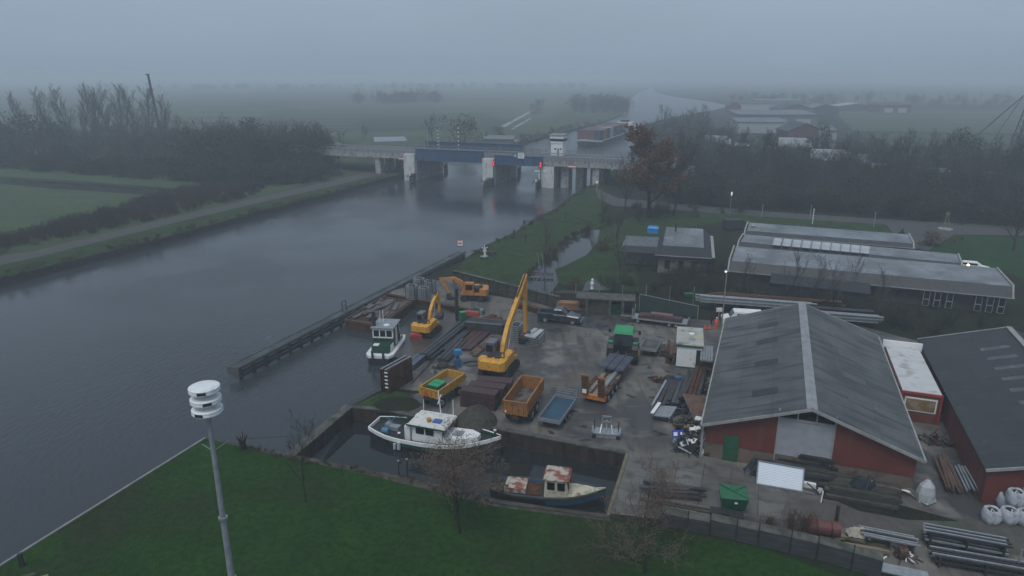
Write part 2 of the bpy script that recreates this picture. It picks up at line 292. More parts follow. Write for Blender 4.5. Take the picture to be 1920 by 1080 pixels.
# far fields in stripes
fr = random.Random(4)
fm = [layer(M('far_field', c, c3, r=.95, sc=.03, det=6), (.09,.085,.05), .01, .55, .7, i) for i, (c, c3) in enumerate([((.055,.075,.04),(.07,.09,.05)),((.04,.058,.032),(.055,.07,.04)),((.075,.085,.05),(.09,.095,.06)),((.035,.052,.03),(.05,.065,.036))])]
def strip(a, b_, c_, d_, k): sheet('field', [a,b_,c_,d_], .008+.004*k, fm[k])
strip((330,215),(900,205),(880,255),(400,262),0); strip((560,188),(1060,190),(1030,222),(560,212),2); strip((300,182),(820,176),(900,187),(320,196),1); strip((640,225),(900,210),(950,232),(700,250),3)
strip((1560,205),(1950,205),(1950,250),(1600,245),0); strip((1400,180),(1950,178),(1950,196),(1440,192),2); strip((1640,250),(1960,255),(1960,290),(1650,280),3); strip((500,168),(1150,168),(1165,176),(480,176),3)
m_pale = M('pale_track', (.25,.26,.26), r=.6)
sheet('farm_track', [(940,236),(1000,205),(1003,206),(946,239)], .03, m_pale); sheet('farm_track', [(958,241),(994,221),(997,222),(962,243)], .03, m_pale)
m_ditch = M('field_ditch', (.012,.018,.012), (.022,.026,.016), r=.9, sc=.1)
for i in range(14):
    y = 176+i*5.2+fr.uniform(-1,1); x0 = fr.uniform(330,560); x1 = fr.uniform(760,1000)
    sheet('field_ditch', [(x0,y+1.5),(x1,y-.5),(x1,y+.5),(x0,y+2.9+i*.12)], .035, m_ditch)
for i in range(6):
    y = 186+i*9; sheet('field_ditch', [(1560,y),(1950,y+4),(1950,y+5),(1560,y+.8)], .035, m_ditch)
# haze
b = B().box(0,0,0,1,1,1); hz = bpy.data.objects.new('haze', b.mesh('haze', [])); C.objects.link(hz)
hz.scale = (10000, 10000, 38.5); hz.location = (0, 0, 33.5-38.5/2); hz['kind'] = 'stuff'
hm = bpy.data.materials.new('haze_air'); hm.use_nodes = True; n = hm.node_tree.nodes
n.remove(n['Principled BSDF']); pv = n.new('ShaderNodeVolumePrincipled'); pv.inputs['Density'].default_value = .0011; pv.inputs['Color'].default_value = (.83,.915,1,1); pv.inputs['Anisotropy'].default_value = 0
hm.node_tree.links.new(pv.outputs[0], n['Material Output'].inputs['Volume']); hz.data.materials.append(hm)
# ---------------------------------------------------------------- trees and shrubs
class TM:                                   # triangle collector
    def __init__(s): s.V = []; s.F = []
    def tube(s, p, q, r1, r2, n=3):
        f, r, u = axes(q-p); k = len(s.V)
        for e, rr in ((p,r1),(q,r2)):
            for i in range(n): a = 6.2832*i/n; v = e + r*(math.cos(a)*rr)+u*(math.sin(a)*rr); s.V.append((v.x,v.y,v.z))
        for i in range(n): j = (i+1)%n; s.F += [(k+i,k+j,k+n+j),(k+i,k+n+j,k+n+i)]
    def twig(s, p, q, w, rn):
        d = q-p; a = Vector((rn.uniform(-1,1),rn.uniform(-1,1),rn.uniform(-1,1))).cross(d)
        if a.length < 1e-5: return
        a = a.normalized()*w; k = len(s.V); s.V += [tuple(p-a), tuple(p+a), tuple(q)]; s.F.append((k,k+1,k+2))
    def leaf(s, p, sz, rn):
        a = Vector((rn.gauss(0,1),rn.gauss(0,1),rn.gauss(0,1))).normalized(); b = a.cross(Vector((rn.gauss(0,1),rn.gauss(0,1),rn.gauss(0,1)))).normalized()
        k = len(s.V); s.V += [tuple(p-a*sz), tuple(p+b*sz*.6), tuple(p+a*sz), tuple(p-b*sz*.6)]; s.F += [(k,k+1,k+2),(k,k+2,k+3)]
    def arr(s): return np.array(s.V, dtype=np.float32).reshape(-1,3), np.array(s.F, dtype=np.int32).reshape(-1,3)
def np_mesh(name, V, F, mats, mi=None):
    me = bpy.data.meshes.new(name); nv, nf = len(V), len(F)
    me.vertices.add(nv); me.vertices.foreach_set('co', V.astype(np.float32).ravel())
    me.loops.add(nf*3); me.loops.foreach_set('vertex_index', F.astype(np.int32).ravel())
    me.polygons.add(nf); me.polygons.foreach_set('loop_start', np.arange(0,nf*3,3,dtype=np.int32))
    for m in mats: me.materials.append(m)
    if mi is not None: me.polygons.foreach_set('material_index', mi.astype(np.int32))
    me.update(calc_edges=True); return me
def grow_tree(seed, h, kids=(9,6,5,4), spread=.75, up=.35, trunk_r=.028, first=.25, ratio=.55, tw=.012, leaves=0, leaf=.12, fork=0, dens=1.0, lean=0):
    rn = random.Random(seed); tr, cr = TM(), TM()
    def rec(p, d, L, r, lvl):
        segs = 3 if lvl < 2 else 2; pts = [p]; q = p; dd = d.copy()
        for i in range(segs):
            dd = (dd + Vector((rn.gauss(0,.12),rn.gauss(0,.12),rn.gauss(0,.08)+up*.12))).normalized(); q = q + dd*L/segs; pts.append(q)
        tgt = tr if lvl < 2 else cr
        if lvl >= len(kids):
            cr.twig(pts[0], pts[-1], max(tw, r*.8), rn)
            for _ in range(leaves):
                t = rn.random(); cr.leaf(pts[0].lerp(pts[-1], t)+Vector((rn.gauss(0,.1),rn.gauss(0,.1),rn.gauss(0,.1)))*L*.5, leaf*rn.uniform(.6,1.3), rn)
            return
        for i in range(segs):
            a = r*(1-.75*i/segs); b_ = r*(1-.75*(i+1)/segs); tgt.tube(pts[i], pts[i+1], a, max(b_, tw*.8), 5 if lvl == 0 else 3)
        n = max(2, int(kids[lvl]*dens)); f0 = first if lvl == 0 else .2
        for k in range(n):
            t = f0+(1-f0)*(k+rn.random()*.8)/n; t = min(t,1); sgi = min(int(t*segs), segs-1); c = pts[sgi].lerp(pts[sgi+1], t*segs-sgi)
            dl = (pts[sgi+1]-pts[sgi]).normalized(); ang = rn.uniform(0,6.283); f, rr_, uu = axes(dl)
            nd = (dl*(1-spread*.6) + (rr_*math.cos(ang)+uu*math.sin(ang))*spread + Vector((0,0,up*.6))).normalized()
            rec(c, nd, L*ratio*(1.1-.45*t if lvl == 0 else rn.uniform(.7,1.05)), r*(1-.7*t)*.55+tw*.3, lvl+1)
    base = Vector((0,0,-.2))
    if fork:
        for k in range(fork):
            a = 6.283*k/fork+rn.random(); rec(base+Vector((math.cos(a)*.1,math.sin(a)*.1,0)), Vector((math.cos(a)*rn.uniform(.15,.45),math.sin(a)*rn.uniform(.15,.45),1)).normalized(), h*rn.uniform(.6,.8), h*trunk_r*.6, 0)
    else: rec(base, Vector((lean,0,1)).normalized(), h*.8, h*trunk_r, 0)
    return tr.arr(), cr.arr()
m_twig = M('twigs', (.04,.042,.033), (.062,.06,.046), r=.95, sc=.5)
m_twigp = M('pale_twigs', (.09,.085,.075), (.13,.12,.105), r=.95, sc=.5)
m_twigb = M('brown_leaves', (.075,.045,.03), (.11,.06,.036), r=.95, sc=1.2)
m_twigo = M('russet_leaves', (.19,.10,.055), (.12,.07,.042), r=.95, sc=1)
m_leafg = M('dark_leaves', (.016,.026,.014), (.03,.04,.02), r=.9, sc=.8)
m_leafo = M('olive_leaves', (.045,.05,.024), (.065,.065,.032), r=.9, sc=.8)
def bushy(seed, h, w, n, leaf, flat=1., low=0):
    rn = random.Random(seed); tr, cr = TM(), TM()
    cl = [(Vector((rn.gauss(0,w*.28), rn.gauss(0,w*.28), h*(low+(1-low)*rn.uniform(.12,.8)))), rn.uniform(.16,.34)*h*flat) for _ in range(12)]
    for c, r in cl: tr.tube(Vector((rn.gauss(0,.08),rn.gauss(0,.08),-.1)), c, .03*h*.4, .02, 3)
    for _ in range(n):
        c, r = rn.choice(cl); d = Vector((rn.gauss(0,1),rn.gauss(0,1),rn.gauss(0,1))).normalized()*r*rn.uniform(.55,1.05); p = c+Vector((d.x*1.1,d.y*1.1,d.z*.85))
        if p.z < .02: p.z = rn.uniform(.02,.4)
        if rn.random() < .75: cr.leaf(p, leaf*rn.uniform(.5,1.3), rn)
        else: cr.twig(p, p+d.normalized()*leaf*4, .012+leaf*.08, rn)
    return tr.arr(), cr.arr()
POP = [grow_tree(10+i, 26, (18,9,7,5), spread=.55, up=.65, trunk_r=.012, first=.1, ratio=.42, tw=.028, lean=.12*(i-1)) for i in range(3)]
BARE = [grow_tree(20+i, 11, (11,7,5,4), spread=.72, up=.45, trunk_r=.02, first=.2, ratio=.5, tw=.022) for i in range(4)]
BAREL = [grow_tree(40+i, 11, (8,6,5), spread=.75, up=.45, trunk_r=.02, first=.15, ratio=.52, tw=.04) for i in range(4)]
BUSH = [bushy(50+i, 6, 5, 900, .22) for i in range(4)]
DARK = [bushy(60+i, 9, 6, 1500, .26) for i in range(3)]
SHRUB = [grow_tree(70+i, 3.2, (8,6,4), spread=.6, up=.6, trunk_r=.012, first=.05, ratio=.6, tw=.012, fork=4) for i in range(3)]
def tree_things(name, protos, mt, mc):
    out = []
    for i, (t_, c_) in enumerate(protos): out.append((np_mesh('trunk', *t_, [mt]), np_mesh('crown', *c_, [mc])))
    return out
def tree(kind, me, p, h, h0, label, cat='tree', group=None, rz=None, wid=1.0):
    h0 = max(max(v.co.z for v in m_.vertices) for m_ in me if m_)
    o = T(kind, label, cat, (p.x,p.y,0), rnd.uniform(0,6.28) if rz is None else rz, group); s = h/h0; o.scale = (s*wid,s*wid,s)
    part('trunk', me[0], None, o); part('crown', me[1], None, o); return o
def mass(name, items, mt, mcs, label, cat):
    # items: (proto arrays, x, y, scale, crown material index)
    Vs, Fs, Ms = [], [], []; k = 0; rn = random.Random(len(items))
    for (t_, c_), x, y, sc, mi, sq in items:
        a = rn.uniform(0,6.28); ca, sa = math.cos(a), math.sin(a); Rm = np.array([[ca,-sa,0],[sa,ca,0],[0,0,1]], dtype=np.float32)
        for (V, F), m in ((t_,0),(c_,mi)):
            W = (V @ Rm.T)*np.array([sc*sq,sc*sq,sc],dtype=np.float32) + np.array([x,y,0],dtype=np.float32)
            Vs.append(W); Fs.append(F+k); Ms.append(np.full(len(F), m)); k += len(V)
    me = np_mesh(name, np.concatenate(Vs), np.concatenate(Fs), [mt]+mcs, np.concatenate(Ms))
    return _tag(bpy.data.objects.new(name, me) , label, cat, kind='stuff')
def inpoly(x, y, P_):
    c = False; j = len(P_)-1
    for i in range(len(P_)):
        if (P_[i].y > y) != (P_[j].y > y) and x < (P_[j].x-P_[i].x)*(y-P_[i].y)/(P_[j].y-P_[i].y)+P_[i].x: c = not c
        j = i
    return c
def scatter(pts, n, seed, z=0):
    P_ = [G(*p) if len(p) == 2 else Vector(p) for p in pts]; rn = random.Random(seed); xs = [p.x for p in P_]; ys = [p.y for p in P_]; out = []; g = 0
    while len(out) < n and g < n*60:
        g += 1; x, y = rn.uniform(min(xs),max(xs)), rn.uniform(min(ys),max(ys))
        if inpoly(x,y,P_): out.append((x,y))
    return out
def wood(name, pts, n, seed, protos, mats, sc, label, cat='wood', mt=None, sq=(.9,1.3)):
    rn = random.Random(seed+1); items = []
    for x, y in scatter(pts, n, seed):
        q = rn.choice(protos); items.append((rn.choice(q[0]), x, y, rn.uniform(*sc)*(q[2] if len(q) > 2 else 1), q[1], rn.uniform(*sq)))
    o = mass(name, items, mt or m_bark, mats, label, cat); C.objects.link(o); return o
MT = [m_twig, m_leafg, m_leafo, m_twigb]       # crown materials 1..4
# left wood belt
wood('wood_belt', [(-350,318),(0,312),(250,330),(520,345),(600,338),(660,318),(620,290),(500,274),(-350,252)], 420, 1, [(BAREL,1),(BAREL,1),(BAREL,1),(DARK,2,.9),(BUSH,1,1.3)], MT, (.75,1.1), 'dense dark belt of bare trees and undergrowth left of the canal bridge')
wood('undergrowth', [(-350,324),(0,316),(250,334),(500,350),(580,346),(640,330),(560,322),(250,318),(-350,302)], 300, 2, [(BUSH,2),(BUSH,1),(BUSH,2)], MT, (.6,1.0), 'dark undergrowth along the near edge of the wood left of the canal bridge', 'undergrowth')
wood('brushwood', [(-300,560),(0,478),(60,462),(330,402),(480,366),(500,348),(380,352),(300,372),(200,402),(0,452),(-300,520)], 620, 3, [(SHRUB,4),(SHRUB,1),(SHRUB,1),(BUSH,4,.28)], MT, (.4,.85), 'brown brushwood and dead reeds between the meadow and the towpath', 'brushwood', sq=(1.1,1.7))
# right wood belt
wood('wood_belt', [(1235,372),(1430,386),(1640,402),(2050,430),(2100,345),(1700,318),(1400,308),(1210,312),(1180,345)], 360, 5, [(BAREL,1),(BAREL,1),(BAREL,1),(BUSH,3,1.1),(DARK,2,.9),(BUSH,1,1.2)], MT, (.55,.98), 'dense dark belt of trees behind the long flat roofed building')
wood('undergrowth', [(1250,384),(1430,393),(1640,407),(2000,432),(2050,414),(1640,392),(1430,380),(1250,370)], 130, 6, [(BUSH,2),(BUSH,3),(BUSH,2)], MT, (.5,.85), 'dark undergrowth along the foot of the wood behind the long building', 'undergrowth')
wood('scrub', [(1180,520),(1360,520),(1420,545),(1640,590),(1640,610),(1500,585),(1320,560),(1200,560),(1110,553),(1140,540)], 60, 7, [(SHRUB,1),(BUSH,3,.3),(SHRUB,1)], MT, (.5,.95), 'low olive scrub and brambles between the yard fence and the buildings', 'scrub', sq=(1.1,1.6))
wood('scrub', [(1640,600),(1660,585),(1960,640),(1960,675),(1850,605),(1740,640),(1680,630)], 34, 8, [(SHRUB,1),(BUSH,3,.3)], MT, (.4,.8), 'dark scrub below the long wall with tall windows', 'scrub', sq=(1.1,1.6))
wood('far_wood', [(1080,216),(1170,213),(1172,200),(1160,192),(1072,196)], 46, 9, [(BUSH,1,1.8),(BAREL,1,1.1)], MT, (.9,1.15), 'misty grove on the far left bank of the canal beyond the barge', 'wood')
wood('far_wood', [(668,196),(826,194),(826,188),(668,190)], 46, 10, [(BUSH,1,1.8),(BAREL,1,1.2)], MT, (.9,1.2), 'faint clump of trees round a farm in the far misty fields', 'wood')
wood('far_wood', [(1370,196),(1960,205),(1960,190),(1370,184)], 120, 11, [(BUSH,1,1.4),(BAREL,1)], MT, (.7,1.1), 'faint line of trees behind the far industrial sheds', 'wood')
wood('far_wood', [(200,170),(1100,166),(1100,164),(200,168)], 110, 12, [(BUSH,1,1.8)], MT, (.8,1.3), 'barely visible tree line on the foggy horizon', 'wood')
wood('bank_reeds', [(905,274),(967,280),(1033,262),(1130,236),(1128,228),(1030,246),(960,262)], 70, 13, [(SHRUB,1),(SHRUB,4)], MT, (.5,.9), 'dark reeds along the far left bank of the canal', 'reeds', sq=(1.2,1.8))
wood('wood_belt', [(1380,318),(1960,335),(1960,300),(1700,285),(1380,282)], 90, 14, [(BAREL,1),(BUSH,1,1.2)], MT, (.6,.9), 'bare trees beyond the road behind the right hand wood', 'wood')
wood('wood_belt', [(1180,308),(1380,306),(1380,262),(1290,232),(1210,250)], 130, 15, [(BAREL,1),(BUSH,1,1.2),(BUSH,3,1.2)], MT, (.7,1.05), 'bare trees on the right bank behind the bridge approach', 'wood')
wood('ivy_scrub', [(1140,430),(1400,400),(1400,394),(1250,388),(1150,392),(1125,410)], 22, 16, [(BUSH,3,.35),(SHRUB,1)], MT, (.5,1), 'low garden shrubs between the house and the path by the bridge', 'shrubs')
wood('garden_scrub', [(1150,520),(1200,500),(1320,520),(1340,538),(1200,550),(1145,540)], 16, 17, [(BUSH,3,.35),(SHRUB,1),(BUSH,2,.3)], MT, (.35,.6), 'dark garden shrubs in front of the flat roofed house', 'shrubs')
wood('wood_belt', [(360,322),(560,334),(618,318),(600,300),(480,300),(360,300)], 85, 25, [(BAREL,1),(BAREL,1),(BUSH,1,1.6),(DARK,2)], MT, (1.1,1.3), 'taller dense trees hiding the bridge approach at the right end of the left wood')
# single trees
P1_ = tree_things('poplar', POP, m_bark, m_twig); P2_ = tree_things('tree', BARE, m_bark, m_twig); PD = tree_things('tree', DARK, m_bark, m_leafg); PB = tree_things('bush', BUSH, m_bark, m_leafo)
NUM = ['first','second','third','fourth','fifth','sixth','seventh','eighth','ninth','tenth','eleventh','twelfth']
GP = 'tall bare poplars above the left wood'
for i, (px, top) in enumerate([(60,166),(100,160),(132,152),(160,150),(186,158),(212,150),(236,152),(262,154),(285,150),(308,172)]):
    p = G(px+rnd.uniform(-4,4), 276); tree('poplar_tree', P1_[i%3], p, _h(p, top), 21, '%s tall bare poplar from the left in the row above the left wood' % NUM[i], group=GP, wid=1.0)
GS = 'trees standing out above the left wood'
for px, by, top, me, lb, kind in [(15,290,196,PD[0],'rounded dark tree at the left edge of the photo','dense_tree'),(100,288,205,PD[1],'rounded dark tree under the leftmost poplars','dense_tree'),(350,300,212,P2_[0],'bare tree just right of the poplars and the crane mast','bare_tree'),
     (430,296,210,P2_[1],'bare tree rising over the wood left of the twin crowned tree','bare_tree'),(470,300,206,PD[2],'tall dark twin crowned tree above the wood left of the bridge','dense_tree'),(525,296,220,P2_[2],'rounded bare tree above the wood near the viaduct end','bare_tree'),(555,300,222,P2_[3],'slim bare tree beside the viaduct end','bare_tree')]:
    p = G(px, by); tree(kind, me, p, _h(p, top), 9 if kind == 'dense_tree' else 10, lb, group=GS)
for px, by, top, me, h0, lb, w_ in [(685,262,232,P2_[0],10,'small lone bare tree on the field behind the viaduct',1),(812,272,209,P2_[1],10,'round headed bare tree behind the blue bridge span, left of the big bush',.9),
     (1005,214,180,PB[1],6,'small round tree beside the pale farm track',.8),(940,262,232,PB[2],6,'low dark bush at the end of the farm track',1.2),
     (1245,262,190,P2_[2],10,'tall bare tree behind the russet tree on the right bank',.8),(1325,252,192,P2_[3],10,'broad bare tree by the water right of the russet tree',.9),(1292,260,200,P2_[1],10,'slender bare tree between the two tall bare trees by the far water',.7),
     (1540,312,218,PD[0],9,'dark bare tree in front of the far gabled shed',.5),(1790,318,228,PD[1],9,'misty tree near the right edge above the wood',.6),(1745,316,238,P2_[0],10,'misty bare tree left of the drilling tower',.7),(1830,330,244,PD[2],9,'dark pine shaped tree beside the drilling tower',.7),(1890,346,262,PD[1],9,'dark tree at the foot of the drilling tower',.8)]:
    p = G(px, by); tree('bare_tree' if h0 == 10 else 'tree', me, p, _h(p, top), h0, lb, wid=w_)
p = G(868, 274); tree('willow_thicket', PB[0], p, _h(p, 208), 6, 'big dark round willow thicket behind the blue bridge span', wid=.85)
RUS = tree_things('tree', [grow_tree(91, 19, (16,9,7,4), spread=.72, up=.45, trunk_r=.022, first=.18, ratio=.46, tw=.03, leaves=3, leaf=.19)], m_bark, m_twigo)[0]
p = G(1218, 408); tree('russet_tree', RUS, p, _h(p, 228), 17, 'tall russet leaved tree beside the right end of the bridge', wid=1.25)
p = G(1172, 395); tree('bare_tree', P2_[0], p, _h(p, 268), 10, 'bare tree left of the tall russet tree over the viaduct', wid=.75)
p = G(1262, 404); tree('bare_tree', P2_[1], p, _h(p, 250), 10, 'dark bare tree right of the tall russet tree', wid=.8)
p = G(1388, 400); tree('weeping_willow', PB[3], p, _h(p, 352), 6, 'pale olive weeping willow at the edge of the wood, behind the flat roofed house', wid=.75)
p = G(1900, 470); tree('bare_tree', P2_[3], p, _h(p, 345), 10, 'large dark tree on the lawn at the right edge behind the long building', wid=.9)
YG = tree_things('tree', [grow_tree(95+i, 7, (9,6,5,3), spread=.6, up=.6, trunk_r=.011, first=.2, ratio=.5, tw=.012) for i in range(3)], m_bark, m_twigp)
for i, (px, by, top) in enumerate([(1395,570,470),(1470,575,455),(1512,580,468),(1600,560,470),(1560,600,480),(1640,610,500)]):
    p = G(px, by); tree('young_bare_tree', YG[i%3], p, _h(p, top), 6.2, '%s slender bare tree from the left in the row before the long building' % NUM[i], group='slender bare trees before the long building', wid=.9)
for px, by, top, lb in [(1022,532,400,'thin bare tree by the light ladder poles at the brook'),(1047,515,440,'pollard trunk standing by the middle of the brook'),(1110,480,425,'thin bare shrub tree leaning over the end of the brook'),(1165,520,400,'thin bare tree on the lawn left of the flat roofed house'),(1128,420,355,'thin bare tree by the path under the viaduct')]:
    p = G(px, by); tree('young_bare_tree', YG[rnd.randrange(3)], p, _h(p, top), 6.2, lb, wid=.7)
RB = tree_things('bush', [bushy(81, 2.2, 3, 900, .1)], m_bark, m_twigb)[0]
for px, by, top, lb, w_ in [(1070,543,512,'rust brown bush at the near end of the brook',1),(1132,470,440,'rust brown bush on the far bank of the brook',1),(1390,470,446,'rust brown hedge between the flat roofed house and the long building',.8),(1745,460,425,'brown hedge at the edge of the parking area',1.3)]:
    p = G(px, by); tree('brown_bush', RB, p, _h(p, top), 2, lb, 'bush', wid=w_)
for i in range(18):
    px = 1275+i*36+rnd.uniform(-12,12); p = G(px, 335+i*1.5+rnd.uniform(-6,10)); tree('bare_tree', P2_[i%4], p, rnd.uniform(11,17), 10, '%s bare tree from the left standing out above the right hand wood' % (NUM+['thirteenth','fourteenth','fifteenth','sixteenth','seventeenth','eighteenth'])[i], group='bare trees above the right hand wood', wid=.8)
wood('bank_tufts', [(868,489),(905,463),(960,439),(1000,413),(1040,394),(1075,366),(1118,341),(1122,346),(1078,372),(1040,401),(1000,420),(962,447),(908,472),(874,496)], 70, 21, [(SHRUB,4),(SHRUB,3)], MT, (.1,.28), 'rough grass tufts along the edge of the right canal bank', 'tufts', sq=(1.4,2.4))
wood('bank_tufts', [(455,836),(590,862),(700,884),(800,905),(930,938),(930,950),(800,917),(700,895),(590,872),(460,848)], 60, 22, [(SHRUB,4),(SHRUB,3)], MT, (.04,.12), 'withered tufts along the lawn edge of the basin', 'tufts', sq=(1.4,2.4))
wood('bank_tufts', [(-60,548),(0,526),(120,496),(300,451),(500,396),(620,366),(735,333),(700,336),(620,360),(500,388),(300,442),(120,486),(0,515),(-60,536)], 150, 23, [(SHRUB,4),(SHRUB,3)], MT, (.1,.3), 'rough grass tufts along the edge of the left canal bank', 'tufts', sq=(1.6,2.6))
wood('brook_reeds', [(1108,428),(1080,438),(1046,460),(1026,486),(1004,498),(980,525),(986,530),(1010,504),(1034,492),(1054,466),(1084,446),(1110,436)], 50, 24, [(SHRUB,4),(SHRUB,1)], MT, (.15,.4), 'dead reeds along the brook', 'reeds', sq=(1.2,2))
# foreground trees
m_fleaf = M('faded_brown_leaves', (.13,.1,.082), (.17,.12,.09), r=.95, sc=2)
FT = tree_things('tree', [grow_tree(101, 7.5, (15,9,7,5), spread=.72, up=.42, trunk_r=.013, first=.18, ratio=.52, tw=.006, leaves=1, leaf=.035), grow_tree(102, 6, (14,9,7,4), spread=.72, up=.5, trunk_r=.011, first=.1, ratio=.52, tw=.005, leaves=1, leaf=.028), grow_tree(103, 4.2, (8,7,5,4), spread=.6, up=.5, trunk_r=.014, first=.3, ratio=.5, tw=.006)], m_bark, m_fleaf)
p = G(862, 1000); tree('lawn_tree', FT[0], p, _h(p, 782), 6.6, 'brown leaved young tree on the lawn in front of the white and green boat', wid=1.35)
p = G(1212, 1075); tree('lawn_tree', FT[1], p, _h(p, 868), 5.4, 'brown leaved young tree beside the dark fence right of the basin', wid=1.3)
FT2 = np_mesh('crown', *grow_tree(104, 4.6, (8,6,5,3), spread=.6, up=.5, trunk_r=.012, first=.3, ratio=.5, tw=.006)[1], [m_twig])
p = G(574, 942); tree('lawn_tree', (FT[2][0], FT2), p, _h(p, 765), 4.2, 'small bare tree on the lawn near the corner of the basin', wid=.9)
FS = tree_things('bush', [grow_tree(106, 2.6, (8,6,5,3), spread=.6, up=.6, trunk_r=.01, first=.05, ratio=.6, tw=.006, fork=5)], m_bark, m_twigb)[0]
p = G(1490, 1012); tree('bare_bush', FS, p, _h(p, 945), 2.1, 'thin brown bare bush by the dark fence left of the red tank', 'bush', wid=1.1)
p = G(1440, 1002); tree('bare_bush', FS, p, _h(p, 962), 2.1, 'low brown bare bush by the dark fence behind the green skip box', 'bush', wid=1)
# ---------------------------------------------------------------- bridge
UA = R(-20.8); U = Vector((math.cos(UA), math.sin(UA), 0)); Vv = Vector((-U.y, U.x, 0))
m_bblue2 = layer(M('bridge_blue', (.022,.065,.13), (.03,.08,.16), r=.5, sc=.4), (.03,.05,.07), .8, .55, .75)
m_rail = M('rail_steel', (.12,.13,.14), (.2,.2,.2), r=.6, sc=2)
m_red_l = emis('red_signal_light', (1,.03,.03), 1.8); m_amb = emis('lamp_light', (1,.62,.3), 14); m_wht = emis('white_light', (.9,.95,1), 12)
m_redp = M('signal_red', (.5,.03,.03), r=.5)
BO = Vector((-28.5, 207.7, 0))
br = T('canal_bridge', 'concrete road bridge with a blue steel span crossing the canal', 'bridge', BO, UA)
def lx(p): d = p-BO; return d.dot(U), d.dot(Vv)
xl = -75; xr = 75; W = 17.5
def pier(x0, x1, z1, y0=0, y1=W): part('pier', B().box((x0+x1)/2,(y0+y1)/2,(z1-4)/2,x1-x0,y1-y0,z1+4), m_conc, br)
xp2, xp3 = lx(Vector((-4.6,199.2,0)))[0], lx(Vector((11.7,192.4,0)))[0]
pier(-3.6, 0, 4.8); pier(xp2-3.4, xp2, 4.6); part('pier_face', B().box(-1.8,-.75,1.3,3.6,1.5,10.6), m_paleconc, br); part('pier_face', B().box(xp2-1.7,-.75,1.1,3.4,1.5,10.4), m_paleconc, br); part('pier_face', B().box(xp3-2.3,-.06,.35,4.5,.1,8.6), m_paleconc, br); pier(xp3-4.6, xp3, 4.7, 0, 7.5)
for k in range(3): pier(xp3+1.4+k*3.6, xp3+3.6+k*3.6, 4.6, 2+k*2.5, 6+k*2.5)
xs3 = lx(G(1118,347))[0]; xs1 = lx(G(702,327))[0]
for xx in (xs3, xs1, xs1-26, xs3+24):
    for yy in (0.6, 6.8, 13): part('column', B().box(xx,yy+1,2.3,1.8,2.2,4.8), m_conc, br)
# viaduct decks
def deck(x0, x1, zt, mat):
    b = B(); b.xz([(x0,zt-1.5),(x1,zt-1.5),(x1,zt),(x0,zt)], 0.003, .5); b.xz([(x0,zt-1.5),(x1,zt-1.5),(x1,zt),(x0,zt)], W-.5, W)
    b.box((x0+x1)/2, W/2, zt-.75, x1-x0, W-1.01, .9); part('deck', b, mat, br)
deck(xl, -3.62, 6.4, m_conc); deck(xp3-4.4, xr, 6.3, m_conc)
b = B().box((xl+xr)/2, W/2, 6.28, xr-xl-1, W-1.6, .06); part('road_surface', b, M('bridge_asphalt', (.07,.07,.072), r=.5), br)
def beam(x0, x1, z0, z1, y): 
    b = B().box((x0+x1)/2, y, (z0+z1)/2, x1-x0, .5, z1-z0)
    for z in (z0, z1): b.box((x0+x1)/2, y, z, x1-x0+.02, .9, .16)
    n = int((x1-x0)/2.4)
    for i in range(n+1): b.box(x0+.1+(x1-x0-.2)*i/n, y-.3, (z0+z1)/2, .12, .2, z1-z0-.1)
    part('blue_girder', b, m_bblue2, br)
beam(.06, xp2-3.46, 4.9, 8.1, -.35); beam(xp2+.06, xp3-3.2, 4.7, 7.2, -.35); beam(-6, xp2+2, 5.2, 8.6, W+.3)
b = B().box((-3+xp3-4.6)/2, W/2, 5.6, xp3-4.6+3, W-1.2, .5); part('steel_deck', b, m_bblue2, br)
def railing(x0, x1, y, z, n):
    b = B()
    for i in range(n+1): x = x0+(x1-x0)*i/n; b.bar((x,y,z-.6),(x,y,z+1.1),.12)
    for h in (.35,.75,1.1): b.bar((x0,y,z+h),(x1,y,z+h),.07)
    part('railing', b, m_rail, br)
railing(xl, -4, -.12, 6.3, 34); railing(xp3-4, xr, -.12, 6.3, 34); railing(xl, xr, W-.3, 6.4, 60); railing(-3, xp3-4, -.2, 8.15, 18)
b = B()
for i in (0,1): b.bar((xl+2,5+i*7,7.0),(xr,5+i*7,7.0),.12,.3)
part('crash_barrier', b, m_galv, br)
# control cabin
p = G(1052,300,6.3); q = lx(p)
cb = T('control_cabin', 'white bridge keeper cabin with a band of dark windows on the bridge deck', 'cabin', BO+U*(lx(G(1054,288,6.3))[0])+Vv*(W-3)+Vector((0,0,6.3)), UA)
part('wall', B().box(0,0,1.8,3.6,3.4,3.6).box(0,0,5.35,4.2,4.0,.9).box(0,0,3.85,3.9,3.7,.5), m_white, cb)
part('roof', B().box(0,0,5.95,4.7,4.5,.3), m_grey, cb); part('window_band', B().box(0,0,4.5,3.95,3.75,.82), m_glass, cb)
part('door', B().box(.4,-1.72,1.1,.7,.06,2), m_grey, cb); part('aerial', B().cyl((0.6,0,6.1),(0.6,0,7.2),.05), m_rail, cb)
for dx in (-.5,1.2): part('porthole', B().cyl((dx,-1.69,1.9),(dx,-1.75,1.9),.28,n=12), m_glass, cb)
